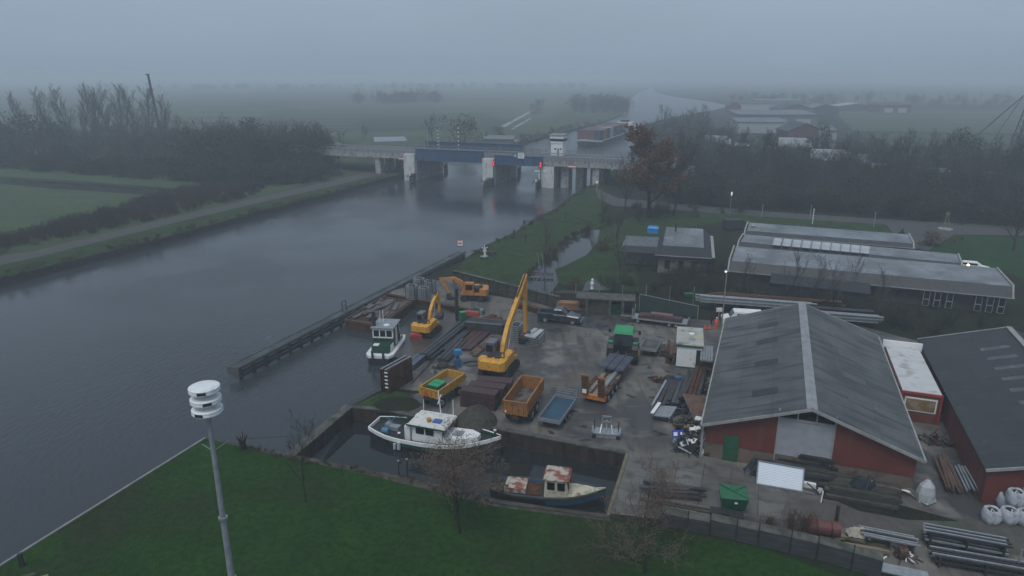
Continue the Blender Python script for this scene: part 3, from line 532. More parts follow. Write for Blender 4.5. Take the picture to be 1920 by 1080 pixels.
# masts
def stripes(x, y, z0, z1, r, n, k0=0):
    b = B()
    for i in range(n):
        b.k = (i+k0)%2; b.cyl((x,y,z0+(z1-z0)*i/n),(x,y,z0+(z1-z0)*(i+1)/n),r,n=6)
    return b
for px, py, top, lb in [(768,290,240,'black and white striped mast above the left bridge pier'),(817,290,234,'black and white striped mast above the blue bridge span')]:
    p = BO+U*lx(G(px,py,6.5))[0]+Vv*(W-1); h = _h(p, top)
    o = T('striped_mast', lb, 'mast', (p.x,p.y,6.3), 0, 'striped masts on the bridge'); part('pole', stripes(0,0,0,h-6.3,.16,12), [m_white, m_black_h], o); part('cap', B().box(0,0,h-6.2,.5,.3,.3), m_black_h, o)
for px, top, lb in [(773,236,'grey lamp post beside the left striped mast on the bridge'),(800,232,'grey lamp post between the two striped masts')]:
    p = BO+U*lx(G(px,290,6.5))[0]+Vv*8; h = _h(p, top); o = T('street_lamp', lb, 'street lamp', (p.x,p.y,6.3), 0, 'lamp posts on the bridge'); part('pole', B().cyl((0,0,0),(0,0,h-6.3),.12,.07), m_galv, o); part('lamp_head', B().box(.4,0,h-6.3,.9,.25,.12), m_galv, o)
def signal(px, py, py2, lb, dy=-1.0):
    x = lx(G(px,py,3.2))[0]; o = T('signal_light', lb, 'signal light', BO+U*x+Vv*dy+Vector((0,0,0)), UA, 'red signal lights on the bridge')
    z = _h(BO+U*x+Vv*dy, py2); part('post', B().cyl((0,0,-2),(0,0,z+.8),.12), m_black_h, o); part('board', B().box(0,-.14,z,.7,.1,1.5), m_redp, o)
    for d in (-.35,.35): part('lamp', B().cyl((0,-.2,z+d),(0,-.26,z+d),.2,n=10), m_red_l, o)
signal(921,320,306,'red signal lights on the middle bridge pier', dy=-1.8); signal(1007,325,309,'red signal lights on the right bridge pier'); signal(845,318,300,'single red signal light under the blue span, far side', dy=W)
# signs on the bridge
x = lx(G(954,300,7))[0]; p = BO+U*x+Vv*-.9
o = T('bridge_sign', 'blue and white sign board on the railing of the blue span', 'sign', p+Vector((0,0,7.3)), UA); part('blue_panel', B().box(-.9,0,.1,1.5,.06,1.5), m_blue, o); part('white_panel', B().box(.85,0,.1,1.9,.06,1.5), m_white, o)
b = B()
for a in (90,210,330): b.bar((-.9,-.05,.1),(-.9+.5*math.cos(R(a)),-.05,.1+.5*math.sin(R(a))),.2,.02,up=(0,1,0))
part('symbol', b, m_white, o); b = B()
for i in range(3): b.box(.85,-.045,.5-i*.4,1.4-.3*i,.01,.12)
part('lettering', b, m_grey, o)
for px, py, lb in [(742,296,'red and white board on the left viaduct edge'),(1066,311,'red and white board on the right viaduct edge')]:
    x = lx(G(px,py,5.6))[0]; b = B(); b.k = 0; b.box(0,0,.35,2.2,.06,.35); b.k = 1; b.box(0,0,0,2.2,.06,.35); b.k = 0; b.box(0,0,-.35,2.2,.06,.35)
    solo('marker_board', b, [m_redp, m_white], lb, 'sign', BO+U*x+Vv*-.2+Vector((0,0,5.0)), UA, 'red and white boards on the viaduct')
p = BO+U*lx(G(1019,318,3.4))[0]+Vv*-.2; solo('marker_board', B().box(0,0,0,3.4,.06,.5), m_white, 'long pale orange and white board on the right bridge pier', 'sign', p+Vector((0,0,3.3)), UA)
# fenders (timber guide works)
def fender(x0, y0, x1, y1, lb, rows=4, boards=True):
    a = BO+U*x0+Vv*y0; c_ = BO+U*x1+Vv*y1; L = (c_-a).length; o = T('timber_fender', lb, 'fender', (a.x,a.y,WZ), yaw(a,c_), 'timber fenders at the bridge piers'); b = B()
    n = max(3, int(L/1.3))
    for i in range(n+1): b.bar((L*i/n,0,-1.5),(L*i/n,0,2.3),.3)
    part('piles', b, m_black_h, o)
    for i in range(rows): part('beam', B().box(L/2,-.18,.3+i*.55,L+.4,.16,.3), m_dwood, o)
    part('walkway', B().box(L/2,.6,2.2,L,1.3,.12), m_dconc, o)
    if boards:
        for i in range(4): part('white_board', B().box(L*.15+(i%2)*1.3,-.3,.6+(i//2)*.8,1.0,.04,.2), m_white, o)
    part('white_post', B().cyl((0.3,.2,2.2),(0.3,.2,3.1),.14), m_white, o); part('white_post', B().cyl((1.4,.2,2.2),(1.4,.2,3),.14), m_white, o)
fender(lx(G(735,355,WZ))[0], -7.5, -.5, .2, 'timber fender with white boards at the left bridge pier'); fender(lx(G(886,362,WZ))[0]+.5, -9, xp2-.3, 0, 'timber fender with white posts at the middle bridge pier', boards=False)
fender(lx(G(996,362,WZ))[0], -6, xp3-4.5, 2.5, 'timber fender at the right bridge pier', boards=False); fender(.2, W+.5, -3, W+9, 'far timber fender behind the left bridge pier', boards=False); fender(xp2+.2, W+.5, xp2-2, W+9, 'far timber fender behind the middle bridge pier', boards=False)
p = G(1119,354); o = T('white_post', 'small white topped post where the path passes under the bridge', 'post', p); part('shaft', B().cyl((0,0,0),(0,0,1.2),.12), m_grey, o); part('cap', B().lathe(0,0,[(.2,1.2),(.42,1.5),(.3,2),(.05,2.1)],10), m_white, o)
# container barge
a = G(1098,276,WZ); c_ = G(1195,243,WZ); bl = 86; ry = yaw(a, c_)
bg_ = T('container_barge', 'long inland container barge coming down the canal behind the bridge', 'barge', (a.x,a.y,WZ), ry)
secs = []
for x, w_, z in [(-3.5,.6,3.6),(-1,3.2,3.2),(2,4.9,2.8),(7,5.7,2.5),(bl-6,5.7,2.5),(bl,4.6,2.7)]: secs.append([(x+.6,-w_,z),(x+1.5,-w_*.9,-.8),(x+1.5,w_*.9,-.8),(x+.6,w_,z)])
part('hull', B().loft(secs), M('barge_hull', (.02,.028,.04), (.03,.04,.05), r=.5, sc=.5), bg_)
b = B(); b.loft([[(x+.6-.1,-w_-.06,z+.02),(x+.7,-w_-.06,z-.75),(x+.7,w_+.06,z-.75),(x+.6-.1,w_+.06,z+.02)] for x, w_, z in [(-3.5,.6,3.62),(-1,3.2,3.22),(2,4.9,2.82),(7,5.7,2.52)]]); part('bow_band', b, m_white, bg_)
part('gunwale', B().box(bl/2,-5.75,2.45,bl-14,.12,.35).box(bl/2,5.75,2.45,bl-14,.12,.35), m_white, bg_)
for i in (-1,1): part('railing', B().bar((bl-20,i*5.6,3.4),(bl-2,i*5.6,3.4),.06), m_rail, bg_)
cc = [M('container_blue',(.02,.06,.13),(.025,.07,.16),r=.6,sc=1), M('container_red',(.16,.04,.03),(.2,.05,.035),r=.6,sc=1), M('container_orange',(.32,.13,.03),(.26,.11,.03),r=.6,sc=1), M('container_white',(.4,.41,.41),(.34,.35,.36),r=.6,sc=1), M('container_maroon',(.1,.03,.03),(.12,.04,.03),r=.6,sc=1), M('container_navy',(.015,.03,.06),r=.6)]
cn = ['blue','red','orange','white','maroon','navy']; kk = 0
for i in range(10):
    for j in range(4):
        for k in range(2):
            if (i == 9 and k == 1) : continue
            ci = [[5,4,4,4],[2,1,5,0],[5,5,0,1],[3,3,2,4]][i] [j] if i < 4 else rnd.choice([0,1,2,4,5,0,3,5])
            Lc = 6.06; b = B().box(0,0,1.3,Lc-.1,2.42,2.56)
            for s_ in range(9): b.box(-Lc/2+.5+s_*.64,0,1.3,.2,2.5,2.4)
            pos = Vector((a.x,a.y,WZ)) + Vector((math.cos(ry),math.sin(ry),0))*(7.5+i*6.3) + Vector((-math.sin(ry),math.cos(ry),0))*(-3.9+j*2.6) + Vector((0,0,1.75+k*2.6))
            solo('shipping_container', b, cc[ci], '%s container, %s row from the bow, %s stack across from the near side, %s layer' % (cn[ci], NUM[i], NUM[j], ['bottom','top'][k]), 'container', pos, ry, 'containers stacked on the barge')
wh = T('wheelhouse', 'low wheelhouse at the stern of the container barge', 'wheelhouse', Vector((a.x,a.y,WZ))+Vector((math.cos(ry),math.sin(ry),0))*(bl-9), ry)
part('wall', B().box(0,0,4,7,8,4.5), m_white, wh); part('window_band', B().box(0,0,7,4,4,.9), m_glass, wh); part('roof', B().box(0,0,6.4,5,5,.3).box(0,0,7.6,4.6,4.6,.25), m_grey, wh)
# dark dolphin jetty in the far canal
a, c_ = G(1175,217,WZ), G(1181,197,WZ); b = B(); L = (c_-a).length
for i in range(12): b.bar((L*i/11,0,-1),(L*i/11,0,3.5),.5)
b.box(L/2,0,2.6,L,.6,1.4); solo('guide_wall', b, m_black_h, 'dark timber guide wall standing in the canal beyond the barge', 'jetty', (a.x,a.y,WZ), yaw(a,c_))
# ---------------------------------------------------------------- barns
def slab(P4, th):      # four top corners, thickness down
    b = B(); n = len(P4); b.prism([Vector(p)-Vector((0,0,th)) for p in P4], (0,0,th)); return b
m_roof = layer(layer(M('fibre_cement_roof', (.112,.12,.125), (.146,.155,.16), r=.65, sc=.25, r2=.5, stretch=(1,.25,1)), (.055,.062,.07), .6, .48, .62, 3, (.15,2,1)), (.06,.075,.066), .12, .5, .66, 8)
bricks(m_roof, 2.5, .92, 0, .62, .88); wave(m_roof, 5.4, 'Y', .05, .8)
m_roof2 = layer(M('dark_roof', (.028,.034,.042), (.04,.047,.056), r=.6, sc=.4), (.07,.075,.08), 1.2, .6, .75); bricks(m_roof2, 2.5, .92, 0, .7, .85); wave(m_roof2, 5.4, 'Y', .05, .8)
m_redwall = layer(layer(M('red_cladding', (.135,.03,.02), (.165,.038,.026), r=.6, sc=.6), (.09,.03,.026), 1.5, .55, .75, 2, (1,1,.3)), (.17,.08,.07), .7, .6, .8, 6, (1,1,.2)); wave(m_redwall, 4, 'X', .03, .5)
m_brick = layer(M('plinth_brick', (.14,.11,.09), (.18,.14,.11), r=.85, sc=1), (.08,.07,.06), 1.5, .55, .7)
m_trim = M('roof_trim', (.34,.34,.33), (.24,.24,.23), r=.6, sc=1.5)
m_sky = M('roof_light', (.045,.048,.05), (.07,.07,.068), r=.4, sc=1)
FL = G(1316,795,3); FR = G(1730,862,3); BL = G(1362,600,3); UA2 = yaw(FL,FR); 
bw = 15.3; bd = 25.8; ez = 3.0; rz_ = 5.7
bo = T('grey_roofed_barn', 'long barn with grey corrugated roof, red clad gable and white roller door', 'barn', (FL.x,FL.y,0), R(-20.4))
k = (rz_-ez)/(bw/2)
b = B().xz([(0.3,0),(bw-.3,0),(bw-.3,1.3),(.3,1.3)], .45, bd-.45); part('plinth', b, m_brick, bo)
g = [(0.35,1.3),(5.6,1.3),(5.6,ez+5.3*k-.16),(.35,ez+.05)]
b = B().xz([(0.38,1.31),(5.5,1.31),(5.5,ez+5.5*k-.2),(.38,ez+.38*k-.2)], .40, .6).xz([(9.4,1.31),(bw-.38,1.31),(bw-.38,ez+.38*k-.2),(9.4,ez+5.9*k-.2)], .40, .6)
b.box(.4,bd/2,2.1,.12,bd-1.2,1.6).box(bw-.4,bd/2,2.1,.12,bd-1.2,1.6); b.xz([(0.38,1.31),(bw-.38,1.31),(bw-.38,ez),(bw/2,rz_-.2),(.38,ez)], bd-.6, bd-.4)
part('wall', b, m_redwall, bo)
part('roller_door', B().box(7.45,.52,2.2,3.8,.12,4.4), wave(M('roller_door', (.36,.37,.4), (.30,.31,.33), r=.5, sc=1.5), 5, 'Z', .03, .6), bo)
part('gable_window', B().xz([(5.5,4.4),(9.4,4.4),(9.4,ez+5.9*k-.22),(bw/2,rz_-.22),(5.5,ez+5.5*k-.22)], .5, .56), m_glass, bo)
b = B()
for x in (5.5,6.8,8.1,9.4): b.box(x,.44,2.6 if x in (5.5,9.4) else 4.9,.1,.12,5.0 if x in (5.5,9.4) else 1)
b.box(7.45,.44,4.38,4,.14,.12); part('door_frame', b, m_trim, bo)
part('side_door', B().box(2.3,.36,1.1,1.1,.08,2.15), m_green, bo)
part('downpipe', B().cyl((.1,.3,0),(.1,.3,2.9),.09), m_trim, bo)
for sd in (0,1):
    x0, x1 = (0,bw/2) if sd == 0 else (bw/2,bw); z0, z1 = (ez,rz_) if sd == 0 else (rz_,ez)
    b = slab([(x0,-.1,z0),(x1,-.1,z1),(x1,bd+.1,z1),(x0,bd+.1,z0)], .14)
    rf = part('roof', b, m_roof, bo)
    for (fx, y0) in ([(.45,3.6),(.45,10),(.45,15.5),(.45,20.2)] if sd == 0 else [(.62,4.7),(.62,9.5),(.62,14.4),(.62,19.2)]):
        w_ = .17; xa = x0+(x1-x0)*(fx if sd == 0 else 1-fx)
        def zz(x): return z0+(z1-z0)*(x-x0)/(x1-x0)+.02
        xb = xa+1.9; part('roof_light', slab([(xa,y0,zz(xa)),(xb,y0,zz(xb)),(xb,y0+1.25,zz(xb)),(xa,y0+1.25,zz(xa))], .03), m_sky if sd else m_roof2, rf, smooth=False)
b = B().box(bw/2-.17,bd/2,rz_+.02,.42,bd+.3,.06,ry=-math.atan(k)).box(bw/2+.17,bd/2,rz_+.02,.42,bd+.3,.06,ry=math.atan(k)); part('ridge_cap', b, M('ridge_cap', (.3,.31,.32), (.22,.23,.235), r=.5, sc=1), bo)
b = B()
for s_ in (0,1): b.bar((0 if s_==0 else bw,-.14,ez-.05),(bw/2,-.14,rz_-.05),.08,.22); b.bar((0 if s_==0 else bw,bd+.14,ez-.05),(bw/2,bd+.14,rz_-.05),.08,.22); b.box(s_*bw+(-.06 if s_==0 else .06),bd/2,ez-.08,.12,bd+.2,.14)
part('verge_trim', b, m_trim, bo)
# second barn
f2 = G(1850,880,2.8); 
b2 = T('red_walled_barn', 'red walled barn with dark corrugated roof at the right edge', 'barn', (f2.x,f2.y,0), R(-20.4))
w2 = 15.; d2 = 26.1; e2 = 2.8; r2_ = 5.1; k2 = (r2_-e2)/(w2/2)
part('wall', B().xz([(.15,0),(w2-.15,0),(w2-.15,e2-.1),(w2/2,r2_-.2),(.15,e2-.1)], .15, d2-.15), m_redwall, b2)
for sd in (0,1):
    x0, x1 = (0,w2/2) if sd == 0 else (w2/2,w2); z0, z1 = (e2,r2_) if sd == 0 else (r2_,e2)
    rf = part('roof', slab([(x0-.1 if sd==0 else x0,-.15,z0+.03),(x1,-.15,z1+.03),(x1,d2+.1,z1+.03),(x0-.1 if sd==0 else x0,d2+.1,z0+.03)], .14), m_roof2, b2)
    if sd == 0:
        for i in range(9): xa = 4.2; xb = 6.4; za = e2+xa*k2+.05; zb = e2+xb*k2+.05; part('roof_light', slab([(xa,2.2+i*2.35,za),(xb,2.2+i*2.35,zb),(xb,2.9+i*2.35,zb),(xa,2.9+i*2.35,za)], .03), layer(M('worn_sheet', (.07,.07,.075), r=.5), (.14,.14,.15), 1.5, .5, .7), rf)
b = B(); b.bar((-.1,-.2,e2),(w2/2,-.2,r2_),.1,.2); b.bar((-.1,d2+.15,e2),(w2/2,d2+.15,r2_),.1,.2); b.box(w2/2,d2/2,r2_+.08,.5,d2+.3,.08); part('roof_trim', b, m_trim, b2)
# red container link with white roof between the barns
lo_ = bo.location + Vector((math.cos(R(-20.4)),math.sin(R(-20.4)),0))*(bw+.35) + Vector((-math.sin(R(-20.4)),math.cos(R(-20.4)),0))*12.7
lk = T('red_office_container', 'red container office with white roof between the two barns', 'container office', (lo_.x,lo_.y,0), R(-20.4))
part('wall', B().box(1.6,5.5,1.35,3.2,11,2.7), m_redwall, lk); part('roof', B().box(1.6,5.5,2.76,3.0,10.8,.1), layer(M('white_roof_sheet', (.50,.51,.51), (.56,.56,.56), r=.6, sc=.8), (.24,.22,.19), .8, .55, .75), lk)
part('frame', B().box(1.6,-.03,2.7,3.2,.12,.2).box(.06,-.03,1.3,.12,.12,2.6).box(3.14,-.03,1.3,.12,.12,2.6), m_redb, lk)
wn = part('window', B().box(1.6,-.02,1.65,2.5,.06,1.3), m_white, lk); part('pane', B().box(1.6,-.06,1.65,2.25,.04,1.05), layer(M('warm_pane', (.22,.14,.06), r=.3), (.3,.24,.16), 1.2, .5, .6), wn)
part('parapet', B().box(1.6,11.1,3.0,3.5,.25,.8), m_white, lk)
# ---------------------------------------------------------------- long building with three flat terraces
m_flat = layer(layer(M('wet_flat_roof', (.11,.12,.13), (.17,.18,.19), r=.45, sc=.25, r2=.16), (.24,.25,.26), .35, .58, .75, 2), (.08,.10,.08), .9, .6, .75)
m_fascia = M('dark_fascia', (.03,.033,.036), (.045,.047,.05), r=.6, sc=1); m_stone = layer(M('beige_brick', (.085,.078,.066), (.11,.10,.085), r=.9, sc=1.2), (.05,.052,.04), 1, .55, .7)
H3 = 3.6
def terrace(nm, lb, near_l, near_r, depth_px, z, drop, kids):
    a = G(*near_l, z-drop); c_ = G(*near_r, z-drop); an = yaw(a,c_); L = (c_-a).length
    far = G(*depth_px, z); dv = Vector((-math.sin(an),math.cos(an),0)); dep = (far-Vector((a.x,a.y,z))).dot(dv)
    o = T(nm, lb, 'building', (a.x,a.y,0), an)
    part('roof', B().prism([(.5,.9,z),(L-.3,.9,z),(L-.3,dep,z+.25),(.5,dep,z+.25)][::1], (0,0,.12)), m_flat, o)
    part('fascia', B().prism([(0,0,z-drop),(L,0,z-drop),(L-.2,.95,z+.1),(.2,.95,z+.1)], (0,.12,-.05)), m_fascia, o)
    b = B(); 
    for x in (.2, L-.2): b.bar((x,.9,z+.22),(x,dep,z+.45),.22,.16); b.bar((x,-.05,z-drop),(x,.95,z+.22),.2,.12)
    b.bar((0,-.04,z-drop),(L,-.04,z-drop),.07,.12); part('edge_trim', b, m_trim, o)
    part('wall', B().box(L/2,dep/2+.5,(z-drop)/2,L-1,dep-1.4,z-drop), m_stone, o)
    return o, L, dep
o1, L1, d1 = terrace('long_flat_roofed_building', 'long low building with wet grey roof, nearest of the three stepped terraces', (1362,508), (1903,560), (1378,466), 3.6, 1.2, 0)
for px in (1745,1765,1787,1838,1858,1878):
    x = ((G(px,575,1.2)-o1.location).dot(Vector((math.cos(o1.rotation_euler.z),math.sin(o1.rotation_euler.z),0))))
    wn = part('window', B().box(x,.17,1.3,.75,.12,2.1), m_trim, o1); part('pane', B().box(x,.1,1.75,.6,.06,1.0).box(x,.1,.72,.6,.06,.75), m_glass, wn)
o2, L2, d2_ = terrace('long_flat_roofed_building', 'middle long terrace with solar panels on its wet grey roof', (1380,462), (1806,505), (1390,443), 3.9, .5, 0)
o3, L3, d3 = terrace('long_flat_roofed_building', 'rear long terrace with wet grey roof and small roof vent', (1393,440), (1716,466), (1403,421), 4.0, .45, 0)
m_panel = M('solar_panel', (.32,.34,.37), (.42,.44,.47), r=.35, sc=.8)
for i in range(10):
    p = G(1456+i*18.3, 462+i*1.7, 3.9); o = T('solar_panel', '%s tilted solar panel from the left on the middle terrace roof' % NUM[i], 'solar panel', (p.x,p.y,4.1), o2.rotation_euler.z, 'solar panels on the middle terrace roof')
    part('panel', B().box(0,.4,.45,1.15,1.9,.05,rx=R(22)), m_panel, o); part('bracket', B().bar((-.5,.9,0),(-.5,.9,.75),.05).bar((.5,.9,0),(.5,.9,.75),.05).bar((-.5,-.4,0),(.5,-.4,0),.06), m_galv, o)
p = G(1412,428,4); solo('roof_vent', B().lathe(0,0,[(.25,0),(.25,.4),(.5,.45),(.1,.7)],10).box(.8,.3,.15,.7,.5,.3), m_galv, 'small metal roof vent on the left end of the rear terrace', 'roof vent', p)
m_hroof = M('slate_edge', (.02,.023,.028), (.03,.032,.036), r=.8, sc=2)
# lean-to behind yard
p = G(1440,560); solo('low_shed', B().box(6,1.6,1.1,12,3.2,2.2).prism([(0,-.2,2.2),(12.2,-.2,2.2),(12.2,3.4,2.6),(-.1,3.4,2.6)],(0,0,.1)), m_hroof, 'low grey flat roofed shed in front of the long building', 'shed', p, R(-24))
p = G(1536,560); o = T('noticeboard', 'small white framed board on a post before the long building', 'sign', p); part('post', B().bar((0,0,0),(0,0,1.6),.1), m_white, o); part('panel', B().box(0,0,1.9,.8,.08,.9), m_white, o)
# house
hz0 = G(1232,478,2.9); hr = G(1330,484,2.9); ha = yaw(hz0,hr)
ho = T('flat_roofed_house', 'pale brick house with dark mansard edges and grey flat roof left of the long building', 'house', (hz0.x,hz0.y,0), ha)
hw = (hr-hz0).length
m_hbrick = layer(M('pale_brick', (.20,.185,.165), (.25,.23,.205), r=.9, sc=1), (.12,.115,.10), 1, .5, .7)
part('wall', B().box(hw/2,8,1.25,hw-.4,15.6,2.5), m_hbrick, ho)
for x in (1.6,3.6,5.6): 
    if x < hw-1: wn = part('window', B().box(x,.16,1.5,.85,.1,1.4), m_fascia, ho); part('pane', B().box(x,.1,1.5,.7,.06,1.2), m_glass, wn)
b = B(); b.loft([[(-.3,-.3,2.5),(hw+.4,-.3,2.5),(hw+.4,16.5,2.5),(-.3,16.5,2.5)],[(-.3,-.3,2.9),(hw+.4,-.3,2.9),(hw+.4,16.5,2.9),(-.3,16.5,2.9)],[(.7,2.0,3.9),(hw-.9,2.0,3.9),(hw-.9,15.9,3.9),(.7,15.9,3.9)]]); part('mansard_roof', b, m_hroof, ho)
part('flat_roof', B().box(hw/2-.1,8.95,3.93,hw-1.5,13.8,.08), m_flat, ho); part('eaves_gutter', B().box(hw/2,-.36,2.95,hw+.8,.1,.1).box(hw+.6,8,2.86,.5,15,.1), m_trim, ho)
part('chimney', B().cyl((hw*.3,12.6,3.9),(hw*.3,12.6,5.4),.14), m_black_h, ho)
part('flat_roof', B().box(-3.0,8.6,2.75,5.6,8,.1), m_flat, ho, 'lower grey flat roof over the left wing'); part('wall', B().box(-2.6,8.4,1.3,5,7.6,2.6), m_hbrick, ho)
b = B(); b.prism([(-6.2,2.2,2.4),(-.2,2.2,2.4),(-.4,4.2,3.0),(-5.4,4.2,3.0)], (0,0,.12)); part('porch_roof', b, m_hroof, ho)
p = G(1224,436,2.9); o = T('tank_cover', 'bright blue covered box on the lower roof of the house', 'box', (p.x,p.y,2.85), ha); part('tarpaulin', B().loft([[(-.9,-.7,0),(.9,-.7,0),(.9,.7,0),(-.9,.7,0)],[(-.95,-.75,.9),(.95,-.75,.9),(.95,.75,.9),(-.95,.75,.9)],[(-.7,-.5,1.15),(.7,-.5,1.15),(.7,.5,1.15),(-.7,.5,1.15)]]), m_bblue, o); part('strap', B().box(0,0,.75,1.95,1.55,.06), m_blue, o)
for i, (px, py) in enumerate([(1187,488),(1207,490)]):
    p = G(px,py); o = T('garden_chair', 'white plastic garden chair on the %s of the pair by the house' % ['left','right'][i], 'chair', p, .5+i*2.4, 'white garden chairs by the house'); part('seat', B().box(0,0,.42,.55,.55,.06), m_white, o); part('backrest', B().box(0,.27,.75,.55,.06,.65,rx=.2), m_white, o)
    for a_ in (-1,1):
        for c2 in (-1,1): part('leg', B().bar((a_*.24,c2*.24,0),(a_*.22,c2*.22,.42),.06), m_white, o)
# parked van by house, model windmill, etc.
p = G(1378,430); o = T('parked_van', 'dark parked van beside the flat roofed house', 'van', p, .1); part('body', B().loft([[(-2.4,y,.4) if z==0 else (-2.3,y*.85,2.0) for y,z in ((-.95,0),(.95,0),(.95,1),(-.95,1))],[(1.4,y,.4) if z==0 else (1.2,y*.85,2.0) for y,z in ((-.95,0),(.95,0),(.95,1),(-.95,1))],[(2.5,y,.4) if z==0 else (2.4,y*.85,1.1) for y,z in ((-.95,0),(.95,0),(.95,1),(-.95,1))]]), m_black_h, o)
part('windscreen', B().box(1.75,0,1.5,.9,1.5,.05,ry=R(38)), m_glass, o)
for x in (-1.6,1.5):
    for y in (-.9,.9): part('wheel', B().cyl((x,y-.1,.35),(x,y+.1,.35),.35,n=12), m_black, o)
# ---------------------------------------------------------------- vehicles and machines
def wheel(par, x, y, r, w, rim=m_grey, name='wheel'):
    o = part(name, B().cyl((x,y-w/2,r),(x,y+w/2,r),r,n=18), m_black, par); s = 1 if y > 0 else -1
    part('rim', B().cyl((x,y+s*w/2,r),(x,y+s*(w/2+.03),r),r*.55,n=14).cyl((x,y+s*(w/2+.02),r),(x,y+s*(w/2+.08),r),r*.2,n=8), rim, o); return o
m_cabgrey = M('grey_cab', (.10,.115,.14), (.13,.145,.17), r=.5, sc=1.5)
m_chrome = M('hydraulic_rod', (.5,.5,.5), r=.25, met=.8)
def excavator(lb, p, rz, sc, boom, hb, stick, hs_, paint, cabmat, track=True, cab_side=1, under_rz=0, group='yellow excavators in the yard', cab_open=False):
    o = T('excavator', lb, 'excavator', p, rz, group); o.scale = (sc,sc,sc)
    if track:
        for s_ in (-1,1):
            b = B(); pr = [(-2.1,.45),(-1.8,.12),(-1.4,0),(1.4,0),(1.8,.12),(2.1,.45),(1.8,.8),(1.4,.92),(-1.4,.92),(-1.8,.8)]
            c_, s2 = math.cos(under_rz), math.sin(under_rz); rot = lambda x,y,z: (x*c_-y*s2, x*s2+y*c_, z)
            b.prism([rot(x,s_*1.25-.3,z) for x,z in pr], rot(0,.6,0))
            for i in range(14): b.box(*rot(-1.6+i*.25,s_*1.25,.94), .08,.62,.05,rz=under_rz)
            t_ = part('track', b, m_black, o); b = B()
            for i in range(6): b.cyl(rot(-1.5+i*.6,s_*1.25-.33,.3), rot(-1.5+i*.6,s_*1.25+.33,.3), .17, n=10)
            part('roller', b, m_dsteel, t_)
        part('undercarriage', B().box(0,0,.6,2.4,1.6,.5,rz=under_rz), m_dsteel, o)
    else:
        for x in (-1.35,1.35):
            for y in (-1.0,1.0): wheel(o, x, y, .55, .5, m_dsteel)
        part('undercarriage', B().box(0,0,.75,3.6,1.3,.45).box(-2.1,0,.5,.25,2.3,.6), m_dsteel, o)
    part('turntable', B().cyl((0,0,.85),(0,0,1.1),.8,n=20), m_black_h, o)
    b = B().loft([[(-2.5,-1.0,1.15),(-2.5,1.0,1.15),(-2.5,1.0,2.0),(-2.5,-1.0,2.0)],[(-2.2,-1.42,1.1),(-2.2,1.42,1.1),(-2.2,1.42,2.15),(-2.2,-1.42,2.15)],[(-1.2,-1.42,1.1),(-1.2,1.42,1.1),(-1.2,1.42,2.15),(-1.2,-1.42,2.15)]])
    bd_ = part('counterweight', b, paint, o)
    part('body', B().box(.3,0,1.3,3.0,2.7,.3).box(-.2,-1.0*cab_side,1.85,2.0,.8,.85), paint, o)
    part('engine_cover', B().box(-.75,-.1,2.0,1.15,1.9,.42).box(-1.3,.4,2.22,.6,.5,.14).box(-1.3,-.4,2.22,.6,.5,.14), m_black_h, o)
    part('exhaust', B().cyl((-1.1,-.95*cab_side,2.2),(-1.1,-.95*cab_side,2.75),.08), m_black_h, o)
    y = .92*cab_side
    c_ = part('cab', B().loft([[(x,yy,1.4) for x,yy in ((-.3,y-.48),(1.5,y-.48),(1.5,y+.48),(-.3,y+.48))],[(x,yy,2.2) for x,yy in ((-.3,y-.48),(1.55,y-.48),(1.55,y+.48),(-.3,y+.48))],[(x,yy,3.05) for x,yy in ((-.25,y-.44),(1.15,y-.44),(1.15,y+.44),(-.25,y+.44))]]), cabmat, o)
    part('window', B().box(.45,y+.475*cab_side,2.45,1.15,.05,.85).box(.45,y-.475*cab_side,2.5,1.1,.05,.75).box(-.31,y,2.55,.05,.75,.7).box(1.42,y,2.6,.05,.8,.9,ry=-.42), m_glass, c_)
    part('cab_roof', B().box(.45,y,3.1,1.5,.95,.1), cabmat, c_)
    part('handrail', B().bar((1.4,-1.3*cab_side,1.45),(1.4,-1.3*cab_side,2.3),.05).bar((1.4,-1.3*cab_side,2.3),(.4,-1.3*cab_side,2.3),.05), m_black_h, o)
    bm = part('boom', B().path([(x,0,z) for x,z in boom], .42, hb), paint, o)
    st = part('stick', B().path([(x,0,z) for x,z in stick], .34, hs_), paint, o)
    m1 = boom[len(boom)//2]
    for s_ in (-1,1): part('boom_cylinder', B().cyl((1.5,s_*.33,1.35),(m1[0]*.55+.7,s_*.33,m1[1]*.5+.7),.09).cyl((m1[0]*.55+.7,s_*.33,m1[1]*.5+.7),(m1[0],s_*.33,m1[1]-.1),.05), m_chrome, o)
    e = boom[-1]; m2 = ((m1[0]+e[0])/2,(m1[1]+e[1])/2); part('stick_cylinder', B().cyl((m2[0]-.05,0,m2[1]+.5),(stick[0][0],0,stick[0][1]+.1),.09), m_black_h, o)
    q = stick[-1]; part('stick_linkage', B().bar((stick[-1][0]*.6+stick[0][0]*.4+.3,0,stick[-1][1]*.6+stick[0][1]*.4),(q[0]+.4,0,q[1]+.2),.12), m_chrome, o)
    b = B(); pr = [(q[0]+.15,q[1]+.15),(q[0]+.45,q[1]-.1),(q[0]+.35,q[1]-.75),(q[0]-.1,q[1]-1.05),(q[0]-.75,q[1]-.85),(q[0]-.85,q[1]-.5),(q[0]-.25,q[1]-.35)]
    b.xz(pr, -.55, .55)
    for i in range(5): b.box(q[0]-.95, -.45+i*.225, q[1]-.62, .25,.08,.08)
    part('bucket', b, m_dsteel, o)
    return o
